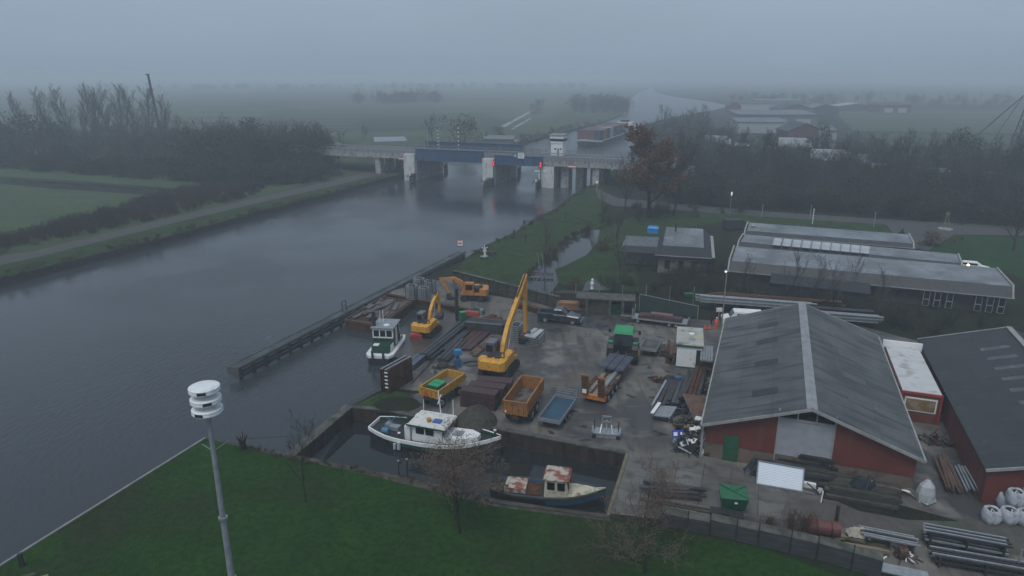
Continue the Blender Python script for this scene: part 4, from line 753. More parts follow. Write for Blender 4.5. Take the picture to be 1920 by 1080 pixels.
# long reach excavator
p = G(936,697); q = G(981,640); zs = _h(q,508)/11.35
excavator('large tracked yellow excavator with a very long raised boom in the middle of the yard', p, yaw(p,q)-.05, 1.0, [(1.1,1.7),(1.5,3.2*zs+.2),(2.6,5.2*zs+.15),(5.6,8.2*zs),(8.1,10.9*zs)], [.8,.85,.75,.6,.35], [(8.2,11.2*zs),(8.0,9.6*zs),(8.1,5*zs),(8.2,1.4)], [.3,.62,.5,.35], m_yel, m_cabgrey)
p = G(800,618); q = G(822,592)
pz = .35
excavator('small tracked yellow excavator standing on the moored pontoon', (p.x,p.y,pz-.9), yaw(p,q)-.12, .82, [(1.1,1.7),(1.7,3.0),(2.6,4.0),(4.2,4.9)], [.6,.7,.55,.35], [(4.1,5.15),(4.5,4.6),(4.9,3.0),(4.8,1.7)], [.25,.5,.4,.3], m_yel, m_cabgrey)
p = G(887,562)
excavator('orange wheeled excavator with its arm folded left, at the far end of the yard', p, R(176), .84, [(1.2,1.6),(1.9,2.9),(3.0,3.5),(5.0,3.4)], [.6,.7,.55,.35], [(5.3,3.6),(4.8,2.9),(4.2,1.8),(3.8,1.0)], [.25,.5,.4,.3], M('worn_orange', (.50,.22,.04), (.42,.17,.035), r=.5, sc=2), m_oran2, track=False, cab_side=1)
# tractor, seen from behind
p = G(1167,679); q = G(1172,655); o = T('tractor', 'green tractor seen from behind, hitched to the low loader', 'tractor', p, R(76)); o.scale = (1.2,1.2,1.2)
for y in (-1.05,1.05): wheel(o, 0, y, .95, .6, m_yel2)
for y in (-.95,.95): wheel(o, 2.7, y, .68, .45, m_yel2)
part('bonnet', B().loft([[(.9,-.45,1.0),(.9,.45,1.0),(.9,.42,1.95),(.9,-.42,1.95)],[(3.3,-.4,1.0),(3.3,.4,1.0),(3.3,.36,1.7),(3.3,-.36,1.7)]]), m_green2, o)
part('chassis', B().box(1.2,0,.85,3.8,.6,.5), m_black_h, o)
c_ = part('cab', B().loft([[(-.75,-.75,1.2),(.95,-.75,1.2),(.95,.75,1.2),(-.75,.75,1.2)],[(-.85,-.8,1.9),(1.0,-.8,1.9),(1.0,.8,1.9),(-.85,.8,1.9)],[(-.65,-.72,2.95),(.8,-.72,2.95),(.8,.72,2.95),(-.65,.72,2.95)]]), m_glass, o)
part('cab_roof', B().loft([[(-.85,-.85,2.93),(.95,-.85,2.93),(.95,.85,2.93),(-.85,.85,2.93)],[(-.75,-.78,3.15),(.85,-.78,3.15),(.85,.78,3.15),(-.75,.78,3.15)]]), m_green2, c_)
for y in (-1,1): part('mudguard', B().loft([[(-.95,y*.8,1.5),(-.95,y*1.3,1.5),(-.95,y*1.3,1.6),(-.95,y*.8,1.6)],[(-.5,y*.8,2.0),(-.5,y*1.3,2.0),(-.5,y*1.3,2.1),(-.5,y*.8,2.1)],[(.6,y*.8,2.0),(.6,y*1.3,2.0),(.6,y*1.3,2.1),(.6,y*.8,2.1)]]), m_black_h, o); part('light_panel', B().box(-.55,y*1.05,2.08,.35,.4,.1), m_green2, o); part('mirror', B().bar((.9,y*.8,2.6),(1.0,y*1.25,2.6),.05).box(1.0,y*1.3,2.5,.08,.22,.35), m_black_h, o)
b = B()
for y in (-.35,.35): b.bar((-.6,y,.7),(-1.6,y,.75),.12).bar((-.7,y,1.4),(-1.4,y,.8),.08)
part('three_point_linkage', b, m_black_h, o); part('exhaust', B().cyl((1.1,-.62,1.9),(1.1,-.62,3.2),.06), m_black_h, o)
# low loader
a = G(1112,757); c_ = G(1163,690); o = T('low_loader_trailer', 'orange low loader trailer with two raised rusty ramps, behind the tractor', 'trailer', a, yaw(a,c_)-.02); L = 8.6
part('chassis', B().box(3.1,0,.62,5.8,2.0,.28), m_rust, o); b = B()
for i in range(3): b.box(3.1,-.72+i*.72,.79,5.6,.42,.06)
part('deck', b, layer(M('pale_deck', (.20,.17,.14), (.26,.23,.2), r=.6, sc=1), (.1,.07,.05), 2, .5, .65), o); part('gooseneck', B().xz([(6,.6),(6,.95),(6.5,1.35),(8.6,1.35),(8.6,1.1),(6.7,1.1),(6.3,.5)], -.9,.9), m_rust, o)
part('tail_frame', B().box(.1,0,.65,.35,2.35,.4), m_oran2, o)
for y in (-.78,.78):
    r_ = part('ramp', B().loft([[(-.05,y-.33,.85),(-.05,y+.33,.85),(.15,y+.33,.85),(.15,y-.33,.85)],[(-.4,y-.33,2.9),(-.4,y+.33,2.9),(-.2,y+.33,2.9),(-.2,y-.33,2.9)]]), m_orange, o)
    b = B()
    for i in range(8): b.box(-.14-i*.045,y,1.0+i*.25,.12,.6,.06)
    part('rung', b, m_rust, r_)
part('warning_board', B().box(-.3,-.78+1.56,1.25,.05,.4,.4), m_white, o)
for x in (1.0,2.2,3.4):
    for y in (-1.0,1.0): wheel(o, x, y, .42, .3)
for y in (-1.0,1.0): part('mudguard', B().box(2.2,y*1.02,.98,3.6,.32,.05), m_rust, o)
ld = o
A_ = Vector((math.cos(ld.rotation_euler.z), math.sin(ld.rotation_euler.z),0)); Bv = Vector((-A_.y,A_.x,0))
for i in range(3):
    b = B(); b.box(0,0,.12,3.6,.75,.2); 
    for j in range(8): b.box(-1.6+j*.45,0,.25,.1,.8,.06)
    p = Vector(a)+A_*(6.9)+Bv*(-.85+i*.85)+Vector((0,0,1.37)); solo('steel_plate_bundle', b, M('blue_grey_steel', (.07,.08,.11), (.1,.11,.14), r=.35, sc=2), ['right hand','middle','left hand'][i]+' dark ribbed steel bundle on the front of the low loader', 'steel bundle', p, ld.rotation_euler.z, 'steel bundles on the low loader')
p = Vector(a)+A_*(3.2)+Bv*(-.45)+Vector((0,0,.83)); solo('steel_tube', B().cyl((-2.3,0,.22),(2.3,0,.22),.22,n=12), m_galv, 'pale steel tube lying on the low loader deck', 'tube', p, ld.rotation_euler.z)
# tipping trailers
def open_body(b, x0, x1, w, z0, z1, t=.08, flare=0):
    for s_ in (-1,1): b.loft([[(x0,s_*(w/2),z0),(x0,s_*(w/2-t),z0),(x0,s_*(w/2-t+flare),z1),(x0,s_*(w/2+flare),z1)],[(x1,s_*(w/2),z0),(x1,s_*(w/2-t),z0),(x1,s_*(w/2-t+flare),z1),(x1,s_*(w/2+flare),z1)]])
    b.box(x0+t/2,0,(z0+z1)/2,t,w-2*t,z1-z0); b.box(x1-t/2,0,(z0+z1)/2,t,w-2*t,z1-z0)
    n = int((x1-x0)/.6)
    for i in range(n+1):
        for s_ in (-1,1): b.box(x0+.05+(x1-x0-.1)*i/n, s_*(w/2+.05), (z0+z1)/2, .1,.1,z1-z0)
    for s_ in (-1,1): b.box((x0+x1)/2,s_*(w/2),z1,x1-x0+.04,.14,.1)
    b.box(x0,0,z1,.14,w,.1); b.box(x1,0,z1,.14,w,.1)
    for i in range(4): b.box(x0-.05,-w/2+.3+i*(w-.6)/3,(z0+z1)/2,.1,.1,z1-z0)
    return b
a = G(805,766); c_ = G(838,724); o = T('tipping_trailer', 'yellow tipping trailer holding a green box, left in the yard', 'trailer', a, R(61)); o.scale = (.86,.86,.86); L = 5.2
part('body', open_body(B(), 0, L, 2.35, 1.35, 2.25), m_yel2, o); part('floor', B().box(L/2,0,1.4,L-.1,2.2,.1), layer(M('trailer_floor', (.10,.095,.09), (.15,.14,.14), r=.4, sc=1), (.2,.19,.2), 1, .55, .7), o)
part('chassis', B().box(L/2+.4,0,1.1,L+.8,.9,.3).box(L+1.2,0,.8,1.6,.15,.15), m_black_h, o)
for x in (.9,4.1):
    for y in (-.95,.95): wheel(o, x, y, .5, .35)
m_tri = M('warning_triangle', (.6,.04,.03), r=.5); b = B()
for i in range(3):
    a0, a1 = R(90+120*i), R(210+120*i); b.bar((-.14,.28+.3*math.cos(a0),1.72+.3*math.sin(a0)),(-.14,.28+.3*math.cos(a1),1.72+.3*math.sin(a1)),.1,.03,up=(1,0,0))
part('warning_triangle', b, m_tri, o)
A_ = Vector((math.cos(R(61)),math.sin(R(61)),0)); p = Vector(a)+A_*1.3+Vector((0,0,1.26)); o = T('green_box', 'green steel box standing inside the yellow trailer', 'box', p, R(61)); o.scale = (.9,.9,1)
part('body', B().box(0,0,.35,1.5,1.25,.7), m_bgreen, o); part('lid', B().box(0,0,.74,1.55,1.3,.09).box(0,0,.8,.1,1.3,.06), m_green2, o)
a = G(965,800); o = T('tipping_trailer', 'rusty orange twin axle dump trailer with big wheels', 'trailer', a, R(72)); o.scale = (.9,.9,.86); L = 6.0
part('body', open_body(B(), 0, L, 2.3, 1.3, 2.75, flare=.08), m_orange, o); part('floor', B().box(L/2,0,1.35,L-.1,2.1,.1), layer(M('dirty_floor', (.10,.09,.08), (.14,.13,.12), r=.5, sc=1), (.05,.045,.04), 1.3, .5, .62), o)
part('chassis', B().box(L/2,0,1.0,L,.8,.35).box(L+.9,0,.7,1.8,.2,.2), m_rust, o)
for x in (1.7,3.3):
    for y in (-1.05,1.05): wheel(o, x, y, .66, .5)
part('white_triangle', B().loft([[(-.12,.75,1.55),(-.12,1.0,1.55),(-.12,.88,1.85)],[(-.14,.75,1.55),(-.14,1.0,1.55),(-.14,.88,1.85)]]), m_white, o)
# blue dropside trailer
a = (G(1010,803)+G(1048,811))/2; c_ = G(1078,765); o = T('dropside_trailer', 'low blue floored dropside trailer with mesh headboard', 'trailer', a, R(68)); L = 4.9
b = B(); 
for s_ in (-1,1): b.box(L/2,s_*.98,.9,L,.05,.34)
b.box(.02,0,.9,.05,1.95,.34).box(L,0,.9,.05,1.95,.34); part('side_board', b, m_galv, o)
part('deck', B().box(L/2,0,.72,L-.05,1.92,.08), M('blue_deck', (.018,.055,.095), (.025,.07,.12), r=.45, sc=1), o); part('chassis', B().box(L/2,-.5,.58,L,.1,.14).box(L/2,.5,.58,L,.1,.14).box(L+.8,0,.55,1.8,.12,.12), m_dsteel, o)
b = B()
for i in range(9): b.bar((L,-.96+i*.24,1.05),(L,-.96+i*.24,1.75),.025)
for z in (1.3,1.52,1.75): b.bar((L,-.96,z),(L,.96,z),.035)
part('mesh_headboard', b, m_galv, o)
for x in (1.9,2.7):
    for y in (-.85,.85): wheel(o, x, y, .3, .2)
# small grey dropside trailer
a = (G(1199,667)+G(1230,672))/2; o = T('dropside_trailer', 'small grey dropside trailer right of the tractor', 'trailer', a, R(68)); L = 3.3
b = B()
for s_ in (-1,1): b.box(L/2,s_*.88,.85,L,.06,.34)
b.box(.02,0,.85,.06,1.72,.34).box(L,0,.85,.06,1.72,.34); part('side_board', b, m_grey, o); part('deck', B().box(L/2,0,.68,L-.05,1.7,.06), m_dconc, o); part('chassis', B().box(L/2,0,.5,L,.5,.1).box(L+.5,0,.5,1.2,.1,.1), m_dsteel, o)
for y in (-.75,.75): wheel(o, 1.5, y, .32, .2)
# flat trailer with steel plates
a = G(1188,605); c_ = G(1284,617); o = T('flatbed_trailer', 'long low flatbed trailer loaded with reddish steel at the back of the yard', 'trailer', (a+c_)/2+Vector((.3,.7,0)), yaw(a,c_)); L = 6.6
part('deck', B().box(0,0,.62,L,1.9,.14), m_galv, o); part('headboard', B().box(-L/2,.9,1.3,.08,.08,1.2).box(-L/2,-.9,1.3,.08,.08,1.2).box(-L/2,0,1.2,.06,1.8,.5), m_galv, o); part('end_board', B().box(L/2,0,.85,.08,1.9,.4), m_grey, o); part('drawbar', B().bar((-L/2,0,.5),(-L/2-1.6,0,.5),.12), m_galv, o)
for x in (-2.6,1.2,2.0):
    for y in (-.8,.8): wheel(o, x, y, .3, .2)
cpos = o.location; ry = o.rotation_euler.z
solo('steel_load', B().box(0,0,.15,5.2,1.5,.3).box(.3,-.3,.36,4.6,.7,.12), m_darkred, 'dark red steel beams lying on the flatbed trailer', 'steel beams', cpos+Vector((0,0,.7)), ry)
solo('steel_load', B().box(.1,.2,.06,2.6,.8,.12), M('pale_red_plate', (.16,.08,.07), (.2,.1,.09), r=.6, sc=2), 'pale red steel plate on top of the load on the flatbed trailer', 'steel plate', cpos+Vector((0,0,1.13)), ry)
# pickup
a = G(1010,604); c_ = G(1087,612); o = T('pickup_truck', 'dark blue pickup truck parked at the back of the yard', 'pickup truck', (a+c_)/2+Vector((.2,.9,0)), yaw(a,c_)+.02)
m_pick = layer(M('dark_blue_car_paint', (.016,.022,.032), (.022,.03,.042), r=.22, sc=1, coat=.5), (.05,.055,.06), 1, .6, .8)
W_ = .93
def sec(x, zb, zs, zt, wt): return [(x,-W_,zb),(x,-W_,zs),(x,-wt,zt),(x,wt,zt),(x,W_,zs),(x,W_,zb)]
b = B(); b.loft([sec(2.65,.45,.8,.95,.75), sec(2.4,.4,.95,1.08,.8), sec(1.25,.4,1.05,1.18,.82), sec(.9,.4,1.08,1.2,.85), sec(-.75,.4,1.08,1.2,.85)])
b.box(-1.7,-W_+.06,.85,1.95,.12,.75).box(-1.7,W_-.06,.85,1.95,.12,.75).box(-2.66,0,.85,.1,1.74,.7).box(-1.7,0,.6,1.9,1.72,.15)
part('body', b, m_pick, o)
cb = B().loft([[(1.05,-.82,1.15),(1.05,.82,1.15),(-.75,.82,1.15),(-.75,-.82,1.15)],[(.25,-.68,1.72),(.25,.68,1.72),(-.62,.68,1.72),(-.62,-.68,1.72)]]); c_ = part('cab', cb, m_glass, o); part('cab_roof', B().loft([[(.32,-.72,1.68),(.32,.72,1.68),(-.68,.72,1.68),(-.68,-.72,1.68)],[(.2,-.62,1.78),(.2,.62,1.78),(-.6,.62,1.78),(-.6,-.62,1.78)]]).bar((1.05,-.8,1.2),(.3,-.7,1.7),.07).bar((1.05,.8,1.2),(.3,.7,1.7),.07).bar((-.2,-.82,1.2),(-.15,-.7,1.7),.07).bar((-.2,.82,1.2),(-.15,.7,1.7),.07), m_pick, c_)
part('bed_floor', B().box(-1.7,0,.69,1.85,1.65,.04), m_cabgrey, o)
for x in (-1.7,1.7):
    for y in (-.86,.86): wheel(o, x, y, .38, .24)
for y in (-.7,.7): part('headlight', B().box(2.62,y,.82,.1,.35,.16), m_glass, o)
part('bumper', B().box(2.72,0,.55,.12,1.7,.2).box(-2.76,0,.55,.12,1.7,.15), m_grey, o); part('mirror', B().box(.85,-1.0,1.2,.12,.18,.15).box(.85,1.0,1.2,.12,.18,.15), m_black_h, o)
# white van half hidden behind the barn
p = G(1392,614)+Vector((.2,.9,0)); o = T('parked_van', 'white van with red markings half hidden behind the grey roofed barn', 'van', p, R(172))
part('body', B().loft([[(-2.2,y,.35),(-2.2,y*-1,.35),(-2.2,y*-1*.9,1.85),(-2.2,y*.9,1.85)] if 0 else [(x,-.92,.35),(x,.92,.35),(x,.8,z),(x,-.8,z)] for y, x, z in ((1,-2.2,1.8),(1,1.0,1.85),(1,1.6,1.15),(1,2.4,.95))]), m_white, o)
part('window', B().box(-.3,-.87,1.45,2.2,.08,.4,rx=-.1).box(-.3,.87,1.45,2.2,.08,.4,rx=.1).box(1.35,0,1.48,.7,1.45,.05,ry=.85), m_glass, o); part('red_marking', B().box(1.5,.925,.7,1.2,.04,.35).box(1.5,-.925,.7,1.2,.04,.35).box(2.42,0,.6,.05,1.2,.25), m_redb, o)
for x in (-1.4,1.5):
    for y in (-.84,.84): wheel(o, x, y, .34, .2)
# galvanised front loader attachment
p = G(1138,822); o = T('tractor_attachment', 'galvanised steel tractor attachment with an upright frame beside the basin', 'machine', p+Vector((0,.5,0)), R(-10))
part('platform', B().box(0,0,.35,2.3,1.1,.12).box(0,-.5,.2,2.4,.1,.35).box(0,.5,.3,2.3,.1,.25).box(-1.15,0,.4,.1,1.1,.3).box(1.15,0,.4,.1,1.1,.3), m_galv, o)
part('frame', B().bar((-.4,.1,.4),(-.35,.1,1.7),.12).bar((.4,.1,.4),(.35,.1,1.7),.12).bar((-.4,.1,1.7),(.4,.1,1.7),.12).bar((-.35,.1,1.2),(.35,.1,1.2),.1).bar((0,.1,.4),(0,-.15,1.5),.12).bar((-.5,-.4,.4),(-.4,.1,1.0),.08).bar((.5,-.4,.4),(.4,.1,1.0),.08), m_galv, o)
for x in (-1.0,1.0): part('wheel', B().cyl((x,-.65,.18),(x,-.55,.18),.18,n=12), m_black, o); part('lever', B().cyl((x,.2,.4),(x,.2,1.1),.04).lathe(x,.2,[(.06,1.1),(.08,1.2),(.03,1.25)],8), m_black_h, o)
# ---------------------------------------------------------------- boats
def hull(L, W, z_mid, z_bow, z_st, stern=.7, n=12, dz=.5):
    st = []
    for i in range(n+1):
        t = i/n
        if t < .25: w_ = W/2*(stern+(1-stern)*math.sin(t/.25*math.pi/2))
        elif t < .55: w_ = W/2
        else: w_ = W/2*max(.03, 1-((t-.55)/.45)**2.3)
        z = z_mid+(z_bow-z_mid)*max(0,(t-.35)/.65)**2+(z_st-z_mid)*max(0,(.35-t)/.35)**1.5
        st.append((t*L, w_, z))
    return st
def build_hull(o, st, m_low, m_band, m_in, band=.3, bul=.45, deckmat=None, m_bul=None):
    secs = [[(x,-w_*.98,z-band),(x-.0,-w_*.8,-.5),(x,w_*.8,-.5),(x,w_*.98,z-band)] for x,w_,z in st]; part('hull', B().loft(secs), m_low, o)
    b = B()
    for s_ in (-1,1): b.loft([[(x,s_*w_*.97,z-band-.02),(x,s_*(w_+.05),z-band-.02),(x,s_*(w_+.06),z),(x,s_*max(w_-.07,0),z)] for x,w_,z in st])
    x,w_,z = st[0]; b.box(x-.03,0,z-band/2,.1,w_*2,band); part('bulwark', b, m_band, o)
    b = B()
    for s_ in (-1,1): b.loft([[(x,s_*max(w_-.09,0),z-.01),(x,s_*max(w_-.13,0),z-bul),(x,s_*max(w_-.2,0),z-bul),(x,s_*max(w_-.14,0),z-.01)] for x,w_,z in st])
    part('inner_bulwark', b, m_bul or m_dgreen, o)
    b = B(); n = len(st); vs = [(x,-max(w_-.1,0),z-bul) for x,w_,z in st]+[(x,max(w_-.1,0),z-bul) for x,w_,z in st]; b.add(vs, [(i,i+1,n+i+1,n+i) for i in range(n-1)]); part('deck', b, deckmat or m_in, o)
# 1: white and green work boat
a = G(704,812,WZ); c_ = G(935,858,WZ); o = T('workboat', 'white and dark green workboat moored along the sheet pile wall', 'boat', (a.x,a.y,WZ), yaw(a,c_)+.02); L = (c_-a).length+.1
st = hull(L, 3.7, 1.0, 1.95, 1.15, stern=.55)
m_wdeck = M('white_deck', (.46,.5,.54), (.40,.44,.48), r=.5, sc=1.5)
build_hull(o, st, m_black_h, m_white, m_wdeck, band=.3, bul=.5, deckmat=m_wdeck)
part('side_plating', B().box(L*.45,-1.88,.55,L*.5,.05,.3).box(L*.45,1.88,.55,L*.5,.05,.3), m_dgreen, o)
b = B(); b.loft([[(4.2,-1.15,.5),(4.2,1.15,.5),(4.35,1.1,2.2),(4.35,-1.1,2.2)],[(7.0,-1.15,.5),(7.0,1.15,.5),(7.0,1.1,2.2),(7.0,-1.1,2.2)]]); wh_ = part('wheelhouse', b, m_white, o)
for y in (-1,1):
    for x in (5.0,5.9): part('window', B().box(x,y*1.14,1.75,.75,.06,.6), m_glass, wh_)
for y in (-.6,.6): part('window', B().box(7.02,y,1.75,.06,.8,.6), m_glass, wh_)
part('roof', B().loft([[(3.9,-1.35,2.2),(7.4,-1.3,2.25),(7.4,1.3,2.25),(3.9,1.35,2.2)],[(4.0,-1.25,2.36),(7.3,-1.2,2.42),(7.3,1.2,2.42),(4.0,1.25,2.36)]]), layer(M('worn_white_roof', (.6,.6,.56), (.66,.66,.62), r=.6, sc=1.5), (.34,.32,.27), 2, .55, .7), wh_)
part('roof_rim', B().box(5.65,-1.38,2.22,3.6,.06,.14).box(5.65,1.38,2.22,3.6,.06,.14), m_dgreen, wh_)
part('roof_hatch', B().box(6.3,-.35,2.47,.7,.6,.1), M('blue_hatch', (.05,.1,.35), r=.5), wh_)
part('horn', B().cyl((5.6,-.55,2.45),(5.6,-.55,2.7),.2,n=10), m_yel2, wh_)
part('mast', B().bar((6.2,.6,2.4),(6.0,.6,4.8),.08).bar((6.15,.1,3.8),(6.0,1.1,4.2),.06).bar((6.15,1.0,3.7),(6.0,.3,4.2),.05), m_white, o); part('aerial', B().bar((4.4,.9,2.4),(4.4,.9,3.6),.04), m_white, o); part('aerial', B().bar((7.1,1.1,2.4),(7.1,1.1,3.9),.05), m_white, o)
ch = part('fore_cabin', B().loft([[(7.0,-1.1,.55),(7.0,1.1,.55),(7.0,1.0,1.35),(7.0,-1.0,1.35)],[(9.0,-.95,.7),(9.0,.95,.7),(9.0,.85,1.55),(9.0,-.85,1.55)],[(10.0,-.4,.9),(10.0,.4,.9),(9.9,.35,1.6),(9.9,-.35,1.6)]]), m_white, o); part('hatch', B().box(8.1,-.1,1.52,.8,.8,.1,ry=-.1), m_grey, ch)
[part('stern_screen', B().box(3.85,y,1.2,.5,.5,1.6), m_white, o) for y in (-1.0,1.0)]; part('engine_box', B().box(2.0,0,.85,.9,.6,.5).box(1.2,.4,.8,.5,.7,.5), m_grey, o)
part('winch', B().cyl((1.3,-.9,1.0),(1.9,-.9,1.0),.3,n=10).bar((.8,.8,.7),(2.0,.3,1.8),.1).bar((2.1,.9,.6),(1.2,.2,1.6),.08), M('blue_winch', (.05,.17,.28), r=.5), o)
part('bollard', B().cyl((3.3,-1.65,.9),(3.3,-1.65,1.45),.12).cyl((3.3,1.65,.9),(3.3,1.65,1.45),.12).cyl((L-.5,0,1.6),(L-.5,0,2.3),.09), m_black_h, o)
part('fender', B().cyl((3.4,-1.98,.15),(3.4,-1.98,.8),.16,n=10).cyl((3.0,-1.98,.1),(3.0,-1.98,.6),.13,n=10), m_wdeck, o)
for i, (x, y) in enumerate([(3.3,-1.65),(3.3,1.65),(L-.5,0)]): part('bollard_cap', B().cyl((x,y,1.45 if i<2 else 2.3),(x,y,1.53 if i<2 else 2.38),.13), m_white, o)
# name on the bow
def text_part(body, size, mat, par, loc, rot, ext=.004):
    cu = bpy.data.curves.new('t', 'FONT'); cu.body = body; cu.size = size; cu.extrude = ext; cu.align_x = 'CENTER'; t = bpy.data.objects.new('t', cu); C.objects.link(t)
    me = bpy.data.meshes.new_from_object(t.evaluated_get(bpy.context.evaluated_depsgraph_get())); bpy.data.objects.remove(t); me.materials.append(mat)
    q = bpy.data.objects.new('lettering', me); C.objects.link(q); q.parent = par; q.location = loc; q.rotation_euler = rot; return q
xb = L*.86; i_ = int(.80*12); s0, s1 = st[10], st[11]; an = math.atan2(-(s1[1]-s0[1]), s1[0]-s0[0])
text_part('Sijpoemulé', .36, m_black_h, o, ((s0[0]+s1[0])/2-.1, -(s0[1]+s1[1])/2-.13, (s0[2]+s1[2])/2-.28), (R(90), -.06, -an))
# 2: green push boat
a = G(716,685,WZ); c_ = G(748,640,WZ); o = T('push_boat', 'small dark green and white push boat with raised wheelhouse by the quay', 'boat', (a.x-.3,a.y,WZ), yaw(a,c_)); L = 6.5
secs = [[(x,-w_,.9),(x,-w_*.85,-.4),(x,w_*.85,-.4),(x,w_,.9)] for x, w_ in ((-.1,1.1),(.5,1.5),(L*.8,1.55),(L,1.3))]; part('hull', B().loft(secs), m_black_h, o)
secs = [[(x,-w_-.04,1.15),(x,-w_-.04,.85),(x,w_+.04,.85),(x,w_+.04,1.15)] for x, w_ in ((-.14,1.1),(.5,1.5),(L*.8,1.55),(L,1.3))]; part('rubbing_band', B().loft(secs), m_white, o)
part('lower_cabin', B().loft([[(.6,-1.0,1.15),(.6,1.0,1.15),(.7,.95,2.0),(.7,-.95,2.0)],[(4.9,-1.2,1.15),(4.9,1.2,1.15),(4.9,1.15,2.0),(4.9,-1.15,2.0)]]), m_dgreen, o)
part('front_hatch', B().box(.9,.45,2.05,.6,.6,.1), m_white, o); part('side_board', B().box(1.6,-1.09,1.6,1.2,.04,.65), m_white, o)
wh_ = part('wheelhouse', B().box(3.3,0,2.6,2.6,2.2,1.9), m_dgreen, o)
for y in (-.72,0,.72): part('window', B().box(1.98,y,2.95,.06,.6,.7), m_glass, wh_)
for y in (-1,1):
    for x in (2.6,4.1): part('window', B().box(x,y*1.12,2.95,.5,.05,.6), m_glass, wh_)
b = B()
for y in (-1.1,-.36,.36,1.1): b.box(1.97,y,2.95,.09,.12,.95)
for z in (2.5,3.4): b.box(1.97,0,z,.09,2.3,.14)
for y in (-1,1): b.box(3.3,y*1.12,3.42,2.7,.05,.14).box(3.35,y*1.13,2.3,.6,.05,1.9).box(2.2,y*1.12,2.9,.1,.06,.9).box(4.55,y*1.12,2.9,.1,.06,.9)
part('window_frame', b, m_white, wh_); part('roof', B().box(3.3,0,3.62,3.1,2.6,.12), m_grey, wh_)
part('roof_ring', B().lathe(2.6,-.3,[(.32,3.68),(.34,3.78),(.2,3.78)],14), m_white, wh_); part('mast', B().bar((3.4,.3,3.7),(3.4,.3,5.2),.06), m_white, o); part('aerial', B().bar((3.9,.8,3.7),(3.9,.8,5.0),.04), m_white, o); part('aerial', B().bar((3.0,.6,3.7),(3.0,.6,4.5),.05), m_white, o)
part('push_bow', B().box(-.25,-.6,1.3,.25,.2,1.0).box(-.25,.6,1.3,.25,.2,1.0), m_dgreen, o)
part('life_ring', B().cyl((5.0,-1.25,1.5),(5.0,-1.32,1.5),.25,n=12), m_redb, o)
# 3: rusty blue boat
a = G(922,930,WZ); c_ = G(1136,955,WZ); o = T('old_boat', 'old blue and cream boat with rusty cabin roof moored at the lawn side', 'boat', (a.x,a.y+.45,WZ+.1), yaw(a,c_)+.01); L = (c_-a).length
m_oblue = layer(M('faded_blue', (.022,.07,.13), (.03,.09,.16), r=.6, sc=1), (.08,.06,.045), 2, .55, .72); m_cream = layer(layer(M('old_cream', (.46,.43,.32), (.54,.5,.38), r=.7, sc=1.5), (.2,.17,.12), 2, .5, .7), (.16,.06,.04), 1.1, .62, .74, 5)
m_rr = layer(M('rusted_cream_roof', (.4,.37,.3), (.44,.4,.34), r=.7, sc=1), (.24,.07,.045), 1.6, .45, .55)
st = hull(L, 2.5, .75, 1.35, .75, stern=.5); build_hull(o, st, m_black_h, m_dwood, m_cream, band=.16, bul=.2, deckmat=m_dsteel, m_bul=m_oblue)
part('topsides', B().loft([[(x,-w_*1.005-.01,z-.16),(x,-w_*.97,z-.62),(x,w_*.97,z-.62),(x,w_*1.005+.01,z-.16)] for x,w_,z in st[6:]]), m_oblue, o)
part('fore_deck', B().loft([[(x,-max(w_-.22,.02),z-.18),(x,max(w_-.22,.02),z-.18),(x,max(w_-.4,.01),z+.05),(x,-max(w_-.4,.01),z+.05)] for x,w_,z in st[8:]]), m_cream, o)
cb = part('cabin', B().loft([[(4.1,-.95,.55),(5.9,-.9,.55),(5.9,.9,.55),(4.1,.95,.55)],[(4.15,-.85,2.1),(5.75,-.8,2.1),(5.75,.8,2.1),(4.15,.85,2.1)]]), m_cream, o)
part('roof', B().loft([[(4.0,-.98,2.08),(5.95,-.92,2.08),(5.95,.92,2.08),(4.0,.98,2.08)],[(4.1,-.85,2.24),(5.8,-.8,2.24),(5.8,.8,2.24),(4.1,.85,2.24)]]), m_rr, cb)
for x in (4.6,5.35): part('window', B().box(x,-.91,1.6,.55,.06,.6,rx=.06), m_glass, cb); part('window', B().box(x,.91,1.6,.55,.06,.6,rx=-.06), m_glass, cb)
part('windscreen', B().box(5.88,-.4,1.6,.05,.6,.55,ry=-.08).box(5.88,.4,1.6,.05,.6,.55,ry=-.08), m_glass, cb)
part('engine_hatch', B().box(1.9,0,.8,1.6,1.5,.35), m_rr, o); part('hold', B().box(3.3,0,.62,1.1,1.6,.1), m_rust, o)
p = G(935,918,WZ); b = B(); r_ = random.Random(3)
for i in range(9): b.box(r_.uniform(-.4,.6),r_.uniform(-.6,.6),.15*i/3+.1,r_.uniform(.2,.6),r_.uniform(.2,.5),.2,rz=r_.random()*3,rx=r_.uniform(-.3,.3))
solo('scrap_heap', b, m_dwood, 'small heap of junk on the stern of the old blue boat', 'scrap', Vector((a.x,a.y+.1,WZ+.62))+Vector((math.cos(yaw(a,c_)),math.sin(yaw(a,c_)),0))*.55, .3)
